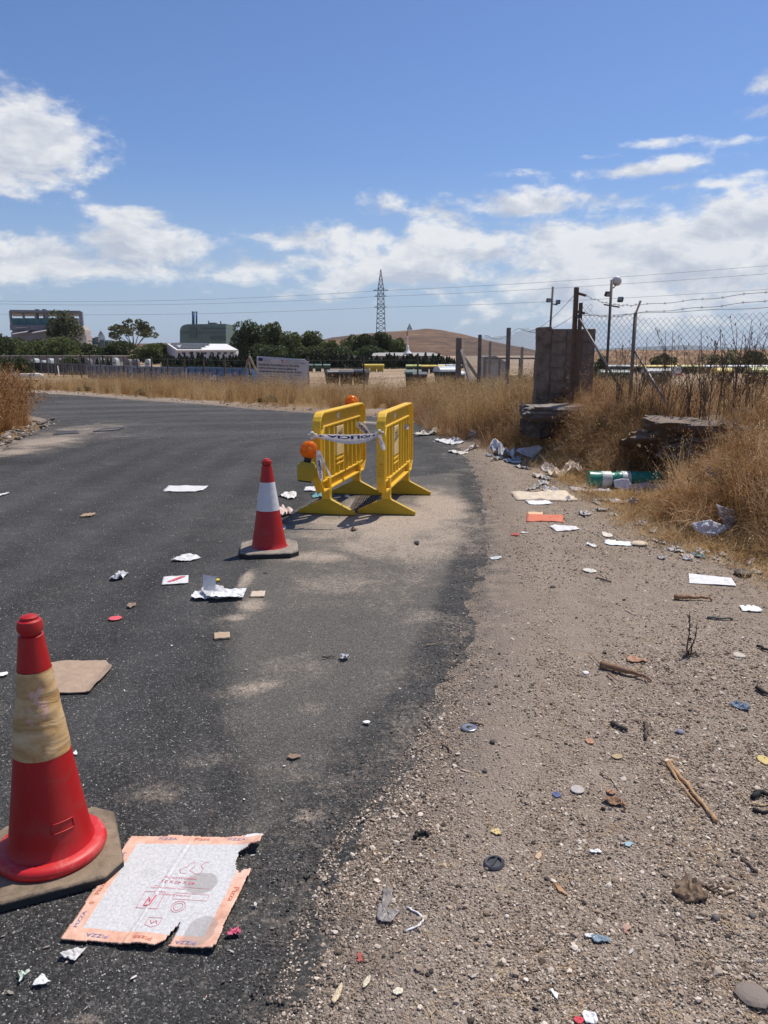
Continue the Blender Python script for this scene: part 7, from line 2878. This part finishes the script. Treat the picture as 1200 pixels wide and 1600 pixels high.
def hood(label, px, py0, py1, wpx, Y, m, group=None):
    a, b = V(px - wpx / 2, py0, Y), V(px + wpx / 2, py1, Y)
    W, H = b.x - a.x, a.z - b.z
    g_ = lz(a.x, Y)
    t = thing('arched_container', label, 'recycling container', ((a.x + b.x) / 2, Y, g_), 0, group)
    base_h = b.z - g_ + H * .45
    n = 8
    pr = [(-W / 2, 0), (W / 2, 0)] + [(W / 2 * math.cos(math.pi * i / n), base_h + H * .55 * math.sin(math.pi * i / n)) for i in range(n + 1)]
    MB().prism(pr, -.6, .6, 'XZ').build('shell', m, t)
    MB().box((0, -.61, base_h * .8), (W * .6, .03, H * .18)).build('slot', M_BLACK, t)
    return t


for i, (px, y0, y1, w_, m_, lab) in enumerate([(45, 563, 571, 9, M_HOODG, 'grey arched container before the round dark bush'), (55, 560, 568, 9, M_HOOD, 'white arched container right of the round dark bush'), (68, 563, 568, 7, M_HOOD, 'low white box beside the leftmost white arched container'),
                                               (79, 560, 569, 9, M_HOOD, 'white arched container left of the middle bush'), (94, 560, 569, 8, M_HOODG, 'grey arched container left of the middle bush'), (102, 559, 568, 9, M_HOOD, 'white arched container just at the middle bush'),
                                               (116, 560, 570, 11, M_HOODG, 'grey arched container below the middle bush'), (138, 560, 571, 9, M_HOODG, 'brownish arched container right of the middle bush'), (156, 559, 568, 12, M_HOOD, 'broad white arched container right of the middle bush'),
                                               (169, 561, 569, 9, M_HOODG, 'grey arched container between two white ones'), (180, 559, 568, 9, M_HOOD, 'white arched container below the dark tree'), (201, 561, 569, 9, M_HOODG, 'grey arched container under the umbrella pine'),
                                               (212, 561, 569, 9, M_HOODG, 'grey arched container under the right of the umbrella pine'), (232, 561, 569, 8, M_HOOD, 'last pale arched container before the white house')]):
    hood(lab, px, y0, y1, w_, 98, m_, None)
# sacks
for i, (px, py, w_, lab) in enumerate([(29, 588, 9, 'leftmost of the white sacks behind the far left fence'), (37, 587, 10, 'white sack lying second in the row of white sacks'), (46, 587, 9, 'middle white sack behind the far left fence'), (54, 586, 10, 'white sack right of the middle one'), (62, 587, 8, 'rightmost white sack behind the far left fence')]):
    p = V(px, py, 60)
    k = 60 / FPX
    o = rock('white_sack', lab, 'sack', Vector((p.x, p.y, p.z)), (w_ * k * 1.1, .5, 6 * k), rr_.uniform(-.3, .3), lm((.80, .77, .72)), i * 5, 2)

# cabin, frames and van by the right posts
c = V(775, 590, 34)
g_ = lz(c.x, 34)
t = thing('site_cabin', 'pale cabin with a sloping grey roof seen between the concrete posts', 'cabin', (c.x, 34, g_))
k = 34 / FPX
MB().box((0, .8, .72), (36 * k, 1.6, 1.5)).build('wall', mat('cabin_white', (.40, .38, .38), .7), t)
MB().prism([(-20 * k, 1.5), (20 * k, 1.42), (-2 * k, 1.78), (-20 * k, 1.74)], -.1, 1.7, 'XZ').build('roof', mat('cabin_roof', (.26, .27, .30), .6), t)
t = thing('timber_frame', 'dark open timber frame in front of the pale cabin', 'frame', (V(797, 590, 32).x, 32, lz(V(797, 590, 32).x, 32)))
k = 32 / FPX
zt = V(797, 560, 32).z - t.location.z
MB().box((0, 0, zt), (82 * k, .07, .07)).build('top_beam', M_FPOST, t)
MB().box((8 * k, 0, zt * .32), (60 * k, .05, .06)).build('lower_beam', M_FPOST, t)
for dx in (-40, -17, 14, 38):
    MB().box((dx * k, 0, zt / 2), (.075, .075, zt)).build('upright', M_FPOST, t)
MB().box((-39 * k, .06, zt * .55), (.12, .05, zt * .8)).build('orange_board', mat('orange_board', (.35, .14, .06), .7), t)
t = thing('yellow_skip', 'yellow skip seen through the timber frame beside the block wall', 'skip container', (V(808, 590, 38).x, 38, lz(3, 38)))
k = 38 / FPX
MB().prism([(-13 * k, .1), (13 * k, .1), (15 * k, .95), (-15 * k, .95)], 0, 1.2, 'XZ').build('body', mat('skip_yellow', (.50, .38, .08), .6, dirt=(.2, .15, .1), dirt_amt=.4), t)
MB().box((0, .6, .98), (32 * k, 1.3, .08)).build('top_rail', mat('skip_yellow_rail', (.42, .32, .08), .6), t)
for px, top in ((766, 534), (816, 542)):
    p = V(px, top, 30)
    g_ = lz(p.x, 30)
    tag(MB().box((0, 0, (p.z - g_) / 2), (.09, .09, p.z - g_)).build('wooden_post', M_CPOST), ['thin wooden post in front of the pale cabin', 'thin wooden post left of the block wall'][px > 800], 'post').location = (p.x, 30, g_)
t = thing('small_van', 'small white van with a red lower band beyond the bins', 'van', (V(1061, 570, 70).x, 70, lz(V(1061, 570, 70).x, 70)))
MB().prism([(-.35, .3), (.35, .3), (.36, .9), (.26, 1.42), (-.26, 1.42), (-.36, .9)], 0, 2.2, 'XZ').build('body', lm((.55, .57, .60)), t)
MB().box((0, -.01, .5), (.70, .03, .22)).build('red_band', lm((.45, .05, .04)), t)
MB().box((0, -.01, 1.12), (.44, .03, .26)).build('windscreen', M_GLASSY, t)
for sx in (-.26, .26):
    MB().lathe([(.001, -.06), (.16, -.06), (.16, .06), (.001, .06)], 12, c=(sx, .4, .16), axis='X').build('wheel', M_BLACK, t)

t.scale = (.72, .72, .72)

# ================================================================ buildings behind
M_STEEL = mat('grey_steel', (.155, .16, .19), .6, .12, .3)
M_TEAL = mat('teal_glazing', (.05, .17, .20), .5, .2, .2, spec=.2)
M_CLAD = mat('mauve_cladding', (.15, .145, .175), .7, .12, .3)
M_BEIGE = mat('beige_render', (.40, .34, .30), .85, .1, .3)
M_AWN = mat('pale_awning', (.42, .40, .39), .7)
M_CHIM = mat('chimney_blue', (.035, .11, .24), .5)
M_PGREEN = mat('green_cladding', (.09, .14, .125), .6, .12, .2)
M_PGREEND = mat('green_cladding_dark', (.055, .085, .078), .6, .1, .2)
M_WHITEW = mat('white_render', (.52, .52, .55), .85, .06, .4)
M_ROOFW = mat('white_roof', (.74, .72, .68), .6, .05, .4)
M_PV = mat('solar_panel', (.10, .11, .13), .9, .1, .5, spec=0.0)
M_SHED = mat('shed_grey', (.22, .20, .19), .85, .1, .2)


def bx(px0, py0, px1, py1, Y, d, name, m, t):
    a, b = V(px0, py0, Y), V(px1, py1, Y)
    return MB().box(((a.x + b.x) / 2 - t.location.x, Y + d / 2 - t.location.y, (a.z + b.z) / 2 - t.location.z), (abs(b.x - a.x), d, abs(a.z - b.z))).build(name, m, t)


def quad_bar(pa, pb, w, Y, name, m, t, d=None):
    a, b = V(*pa, Y), V(*pb, Y)
    return MB().bar(a - t.location, b - t.location, w, d).build(name, m, t)


Y = 400
t = thing('glass_factory', 'large factory with teal glazing under an open grey roof frame', 'factory', (V(72, 550, Y).x, Y, 0))
bx(17, 497, 123, 545, Y + 2, 7, 'hall', M_STEEL, t)
for i in range(9):
    bx(18.5 + i * 11.7, 497.5, 18.5 + i * 11.7 + 11.2, 512.5, Y + 1.6, .5, 'glass_pane', M_TEAL, t)
bx(15, 508, 80, 516, Y - 2, 6, 'ledge', M_CLAD, t)
bx(17, 519, 122, 549, Y - 4, 8, 'lower_wall', M_CLAD, t)
quad_bar((16, 486), (126, 487.5), .8, Y - 2, 'roof_beam', M_STEEL, t, 1.2)
quad_bar((16, 486), (18, 509), 1.0, Y - 2, 'frame_leg', M_STEEL, t)
quad_bar((126, 487), (128, 509), 1.6, Y - 2, 'frame_leg', M_STEEL, t)
a, b, c, d_ = V(16.5, 485.5, Y - 3), V(126, 487, Y - 3), V(126, 492.5, Y + 22), V(20, 492.5, Y + 22)
mb = MB()
mb.add([p - t.location for p in (a, b, c, d_)], [(0, 1, 2, 3)])
o = mb.build('open_roof', M_STEEL, t)
md = o.modifiers.new('thickness', 'SOLIDIFY')
md.thickness = .6
for px in (36, 55, 72, 90, 108):
    quad_bar((px - 1, 486), (px + 1.5, 498), .9, Y - 1, 'strut', M_STEEL, t)
for px in (57, 68):
    bx(px - 2.5, 483, px + 2.5, 486.5, Y, 2, 'roof_vent', M_STEEL, t)
    bx(px - 1.6, 486, px + 1.6, 498, Y, 2, 'vent_shaft', M_STEEL, t)
for (a0, b0_, a1, b1_) in ((18, 523, 40, 519.5), (49, 520, 79, 515.5)):
    a, b = V(a0, b0_, Y - 9), V(a1, b1_, Y - 9)
    mb = MB()
    mb.add([a - t.location, b - t.location, b - t.location + Vector((0, 5, 1.0)), a - t.location + Vector((0, 5, 1.0))], [(0, 1, 2, 3)])
    o = mb.build('awning_roof', M_AWN, t)
    md = o.modifiers.new('thickness', 'SOLIDIFY')
    md.thickness = .3
bx(25, 511.2, 43, 512.4, Y - 3, .5, 'pale_strip', M_AWN, t)
for i in range(3):
    bx(118, 516 + i * 8.4, 135 - (i == 0) * 2, 523.6 + i * 8.4, Y - 6, 8, 'beige_block', M_BEIGE, t)
a = [(118, 516), (121, 511), (129, 509), (133, 516)]
pp_ = [V(*q, Y - 5) - t.location for q in a]
MB().prism([(p.x, p.z) for p in pp_], pp_[0].y, pp_[0].y + 6, 'XZ').build('beige_gable', M_BEIGE, t)
t = thing('teal_annex', 'low teal industrial building right of the factory', 'factory', (V(155, 545, 420).x, 420, 0))
bx(137, 528, 152, 548, 420, 12, 'wall', M_TEAL, t)
bx(148, 526.5, 154, 535, 419, 8, 'tower_block', M_STEEL, t)
bx(152, 531, 164, 548, 421, 12, 'wall', M_PGREEN, t)
bx(162, 533, 170, 548, 422, 10, 'wall', M_PGREEND, t)
bx(138, 538, 152, 541, 418.5, 1, 'pale_strip', M_AWN, t)
bx(171, 532, 179, 545, 430, 10, 'tan_block', mat('tan_block', (.40, .28, .20), .9), t)

Y = 350
t = thing('power_hall', 'dark green power hall with a curved end and two blue chimneys', 'factory', (V(317, 550, Y).x, Y, 0))
pp_ = [(281, 545), (281, 517), (281.8, 513), (284, 509.5), (288, 507.5), (293, 506.5), (353, 506), (353, 545)]
pp_ = [V(*q, Y) - t.location for q in pp_]
MB().prism([(p.x, p.z) for p in pp_], 0, 24, 'XZ').build('hall', M_PGREEN, t)
bx(296, 511, 307, 528, Y - .6, .6, 'louvre_panel', M_PGREEND, t)
bx(314, 512.5, 353.5, 514, Y - .6, .6, 'cladding_line', M_PGREEND, t)
bx(329, 526, 353.5, 531, Y - .6, .6, 'louvre_panel', M_PGREEND, t)
bx(281, 519.5, 353.4, 520.3, Y - .5, .5, 'cladding_line', M_PGREEND, t)
for px, w_ in ((302, 4.2), (307, 2.8)):
    a, b = V(px, 507, Y + 8), V(px, 487.5, Y + 8)
    r_ = w_ / 2 * Y / FPX
    MB().tube([a - t.location, b - t.location], r_, 16).build('chimney', M_CHIM, t, smooth=True)
    q = b - t.location
    MB().tube([q - Vector((0, 0, .35)), q + Vector((0, 0, .25))], r_ * 1.18, 16).build('chimney_cap', M_STEEL, t, smooth=True)
for px, w_, top in ((326, 2, 501), (345, 2, 501.5)):
    a, b = V(px, 506, Y + 6), V(px, top, Y + 6)
    MB().tube([a - t.location, b - t.location], w_ / 2 * Y / FPX, 10).build('roof_vent', M_STEEL, t, smooth=True)
bx(325, 504, 337, 506.5, Y + 3, 4, 'roof_hood', M_STEEL, t)

Y = 140
t = thing('white_house', 'long white house with dark solar panels over half of its pale roof', 'house', (V(315, 560, Y).x, Y, 0))
g_ = lz(t.location.x, Y)
e0, e1 = V(277, 547.5, Y), V(369, 547.5, Y)
MB().box(((e0.x + e1.x) / 2 - t.location.x, 1.5, (e0.z + g_) / 2), (e1.x - e0.x - .3, 3, e0.z - g_)).build('wall', M_WHITEW, t)
# side wall going back to the left
s0 = V(261, 538.5, Y + 12)
mb = MB()
A_, B_ = e0 - t.location, s0 - t.location
mb.add([(A_.x, 0, g_), (A_.x, 0, A_.z), (A_.x - .2, 4, A_.z + 1.0), (B_.x, 12, B_.z - .2), (B_.x, 12, g_)], [(0, 1, 2, 3, 4)])
mb.build('gable_wall', M_WHITEW, t)
mb = MB()
r0, r1 = V(261, 537.6, Y + 12) - t.location, V(354, 538.2, Y + 12) - t.location
q0, q1 = V(276, 547.8, Y - .4) - t.location, V(372, 547.6, Y - .4) - t.location
mb.add([q0, q1, r1, r0], [(0, 1, 2, 3)])
o = mb.build('roof', M_ROOFW, t)
md = o.modifiers.new('thickness', 'SOLIDIFY')
md.thickness = .22
md.offset = 0
L4 = lambda u, v: q0.lerp(q1, u).lerp(r0.lerp(r1, u), v) + Vector((0, 0, .28))
for i in range(11):
    for j in range(3):
        if i > 6 and j == 0 or i > 8 and j < 2:
            continue
        u0, u1 = .04 + i * .058, .04 + i * .058 + .054
        v0, v1 = .10 + j * .29, .10 + j * .29 + .27
        mb = MB()
        mb.add([L4(u0, v0), L4(u1, v0), L4(u1, v1), L4(u0, v1)], [(0, 1, 2, 3)])
        mb.build('solar_panel', M_PV, t)
for px in (287, 298, 309, 320, 331, 342, 352, 362):
    f_ = bx(px - 2.6, 550.5, px + 2.6, 553.5, Y - .12, .14, 'window', mat('window_dark', (.05, .055, .07), .3) if px == 287 else bpy.data.materials['window_dark'], t)

t = thing('long_shed', 'long low grey shed behind the row of arched containers', 'shed', (V(90, 560, 128).x, 128, 0))
bx(-60, 556.5, 175, 577, 128, 8, 'wall', M_SHED, t)
bx(-61, 555.6, 176, 557, 127.7, 8.6, 'roof_edge', M_SHED, t)
t = thing('pale_roof_building', 'low grey building with a pale roof behind the cypress hedge', 'building', (V(600, 560, 135).x, 135, 0))
bx(540, 556, 692, 577, 135, 8, 'wall', mat('grey_wall', (.24, .22, .21), .85), t)
mb = MB()
a, b = V(580, 556, 134.6) - t.location, V(693, 556, 134.6) - t.location
mb.add([a, b, b + Vector((-1.5, 6, .55)), a + Vector((.4, 6, .55))], [(0, 1, 2, 3)])
o = mb.build('roof', mat('pale_roof', (.33, .32, .30), .8), t)
t = thing('roof_cowl', 'white dome and spire on the pale roof, right of the tree belt', 'spire', (V(637, 553, 137).x, 137, V(637, 553, 137).z))
k = 137 / FPX
MB().lathe([(7 * k, 0), (6 * k, .15), (3 * k, .55), (2.2 * k, .8), (1.9 * k, 1.2), (1.1 * k, 1.5)], 24).build('dome', M_ROOFW, t, smooth=True)
MB().lathe([(1.0 * k, 1.45), (.8 * k, 1.9), (.5 * k, 2.6), (.2 * k, 3.1)], 16).build('spire_shaft', M_ROOFW, t, smooth=True)
MB().box((-.12, 0, 3.45), (.16, .16, .8)).build('dark_finial', M_FPOST, t)

# ================================================================ hills
M_HILL, nt, b, out = new_mat('hill_earth')
v = wpos(nt)
n1 = NOISE(nt, v, .012, 8, .62, .6)
mp = nt.nodes.new('ShaderNodeMapping')
mp.inputs['Scale'].default_value = (.02, .02, .35)
nt.links.new(v, mp.inputs[0])
n2 = NOISE(nt, mp.outputs[0], 1.2, 7, .66, .8)
n3 = NOISE(nt, v, .16, 6, .7)
f = M(nt, 'ADD', M(nt, 'MULTIPLY', n1.outputs['Fac'], .35), M(nt, 'ADD', M(nt, 'MULTIPLY', n2.outputs['Fac'], .4), M(nt, 'MULTIPLY', n3.outputs['Fac'], .25)))
spots = NOISE(nt, v, .07, 5, .75)
f = M(nt, 'SUBTRACT', f, M(nt, 'MULTIPLY', SS(nt, spots.outputs['Fac'], .55, .62), .10))
c = ramp(nt, f, [(.38, (.040, .022, .011)), (.47, (.090, .046, .022)), (.54, (.145, .076, .036)), (.64, (.26, .165, .09))])
nt.links.new(c, b.inputs['Base Color'])
b.inputs['Roughness'].default_value = .95
bump(nt, b, n3.outputs['Fac'], .6, 1.0)
M_BERM, nt, b, out = new_mat('berm_grass')
v = wpos(nt)
n1 = NOISE(nt, v, .5, 8, .65, .6)
n2 = NOISE(nt, v, .09, 4, .6)
c = ramp(nt, n1.outputs['Fac'], [(.32, (.075, .045, .025)), (.5, (.21, .115, .055)), (.68, (.40, .27, .14))])
nt.links.new(c, b.inputs['Base Color'])
b.inputs['Roughness'].default_value = .95
bump(nt, b, n1.outputs['Fac'], .8, .5)
M_MOUNT = mat('distant_mountain', (.05, .065, .06), .95, .25, .0006)


def ridge(name, pts, Y, depth, m, rough=.0, kind='structure', back=1.0):
    """a hill whose skyline passes through the given skyline points"""
    xs = np.linspace(pts[0][0], pts[-1][0], 120)
    sk = np.interp(xs, [p[0] for p in pts], [p[1] for p in pts])
    top = [V(a, b, Y) for a, b in zip(xs, sk)]
    ny = 24
    vs = []
    for j in range(ny + 1):
        f = j / ny * 2 - 1
        sh = math.cos(f * math.pi / 2) ** 1.1
        for i, p in enumerate(top):
            base = -1.2
            h = (p.z - base)
            z = base + h * sh
            y = Y + f * depth * (1 if f < 0 else back)
            w = float(fbm(np.array([p.x / depth * 2.4]), np.array([y / depth * 2.4 + 5]), 4)[0])
            z += w * h * rough * (1 - abs(1 - sh) * .2) * (1 if f != 0 else .3)
            vs.append((p.x * (y / Y), y, z))
    fs = []
    n = len(top)
    for j in range(ny):
        for i in range(n - 1):
            fs.append((j * n + i, j * n + i + 1, (j + 1) * n + i + 1, (j + 1) * n + i))
    me = np_mesh(name, np.array(vs), np.array(fs), m)
    return tag(obj_me(name, me), kind=kind)


ridge('hill', [(440, 548), (490, 535), (520, 528), (560, 523), (600, 519), (640, 517), (665, 515.5), (690, 518), (720, 523), (760, 532), (800, 540), (835, 547), (880, 553)], 700, 170, M_HILL, .11)
ridge('low_hill', [(160, 549), (180, 538), (250, 536), (285, 535), (330, 538), (470, 541), (560, 549)], 900, 120, M_HILL, .05)
ridge('earth_berm', [(860, 556), (900, 551), (940, 548.5), (1000, 547), (1060, 547.5), (1120, 546.5), (1240, 546), (1500, 549), (1900, 556)], 135, 14, M_BERM, .10)
ridge('mountain', [(700, 550), (820, 547), (900, 545.5), (950, 544.5), (1000, 542), (1040, 540.5), (1075, 539), (1110, 542), (1150, 543), (1200, 541), (1300, 540), (1500, 544), (1700, 549)], 7600, 1200, M_MOUNT, .03)

# ================================================================ pylons and cables
M_LATT = mat('lattice_steel', (.10, .105, .115), .6, metal=.3)


def pylon(label, px, top, Y, H_extra=0.0, arms=((454, 11), (463, 9), (480, 9)), wb=11, name='pylon', r=.13):
    p = V(px, top, Y)
    g_ = -.8
    k = Y * 1.02 / FPX
    H = p.z - g_
    t = thing(name, label, 'electricity pylon', (p.x, Y, g_))
    hw = lambda z: k * (wb / 2 * (1 - z / H) ** 1.0 * .9 + (3.4 if z < H * .78 else 3.4 * (H - z) / (H * .22)) * .85 + .15)
    zs = list(np.linspace(0, H, 19))
    mb = MB()
    for sx in (-1, 1):
        for sy in (-1, 1):
            for a, b in zip(zs[:-1], zs[1:]):
                mb.bar((sx * hw(a), sy * hw(a), a), (sx * hw(b), sy * hw(b), b), r * 1.9)
    mb.build('lattice_legs', M_LATT, t)
    mb = MB()
    for a, b in zip(zs[:-1], zs[1:]):
        for sy in (-1, 1):
            mb.bar((-hw(a), sy * hw(a), a), (hw(b), sy * hw(b), b), r)
            mb.bar((hw(a), sy * hw(a), a), (-hw(b), sy * hw(b), b), r)
            mb.bar((sy * hw(a), -hw(a), a), (sy * hw(b), hw(b), b), r)
            mb.bar((-hw(a), sy * hw(a), a), (hw(a), sy * hw(a), a), r)
    mb.build('cross_bracing', M_LATT, t)
    out = []
    for (py, half) in arms:
        z = V(px, py, Y).z - g_
        mb = MB()
        mb.bar((-half * k, 0, z), (half * k, 0, z), r * 2.2)
        mb.bar((-half * k, 0, z), (0, 0, z + 1.5), r * 1.3)
        mb.bar((half * k, 0, z), (0, 0, z + 1.5), r * 1.3)
        mb.build('cross_arm', M_LATT, t)
        out.append(Vector((p.x, Y, z + g_)))
    return out, k


arms, k = pylon('tall lattice pylon rising behind the belt of trees', 595, 421, 400)
pylon('small distant lattice pylon in front of the brown hill', 640, 506, 720, arms=((513, 4), (518, 3.5), (524, 3.5)), wb=5, r=.20)
pylon('tiny far pylon above the teal annex left of the umbrella pine', 157.5, 517, 900, arms=((521, 3), (525, 2.5)), wb=3.2, r=.20)
M_CABLE = mat('cable', (.22, .23, .25), .6)
for i, (a, nm) in enumerate(zip(arms, ('top', 'middle', 'lowest'))):
    tgt = V(-340, [456, 459, 478][i], 430)
    pts = []
    for j in range(31):
        f = j / 30
        p = a.lerp(tgt, f)
        p.z -= 4 * [5.2, 5.0, 4.2][i] * f * (1 - f)
        pts.append(p)
    tag(MB().tube([q - a for q in pts], .075, 4, False).build('power_cable', M_CABLE), '%s power cable running left from the tall pylon' % nm, 'cable').location = a
    tgt = V(1963, [345, 362, 394][i], 180)
    pts = []
    for j in range(41):
        f = j / 40
        p = a.lerp(tgt, f)
        p.z -= 4 * [2.0, 2.0, 2.2][i] * f * (1 - f)
        pts.append(p)
    tag(MB().tube([q - a for q in pts], [.075 - .030 * q / 40 for q in range(41)], 4, False).build('power_cable', M_CABLE), '%s power cable climbing right from the tall pylon' % nm, 'cable').location = a

# ================================================================ the air
m = bpy.data.materials.new('haze_air')
m.use_nodes = True
nt = m.node_tree
nt.nodes.remove(nt.nodes['Principled BSDF'])
pv = nt.nodes.new('ShaderNodeVolumePrincipled')
pv.inputs['Color'].default_value = (.80, .88, 1.0, 1)
pv.inputs['Density'].default_value = 7e-5
pv.inputs['Anisotropy'].default_value = .3
nt.links.new(pv.outputs[0], nt.nodes['Material Output'].inputs['Volume'])
hz = MB().box((0, 4000, 88.5), (26000, 18200, 183)).build('haze', m)
tag(hz, kind='stuff')
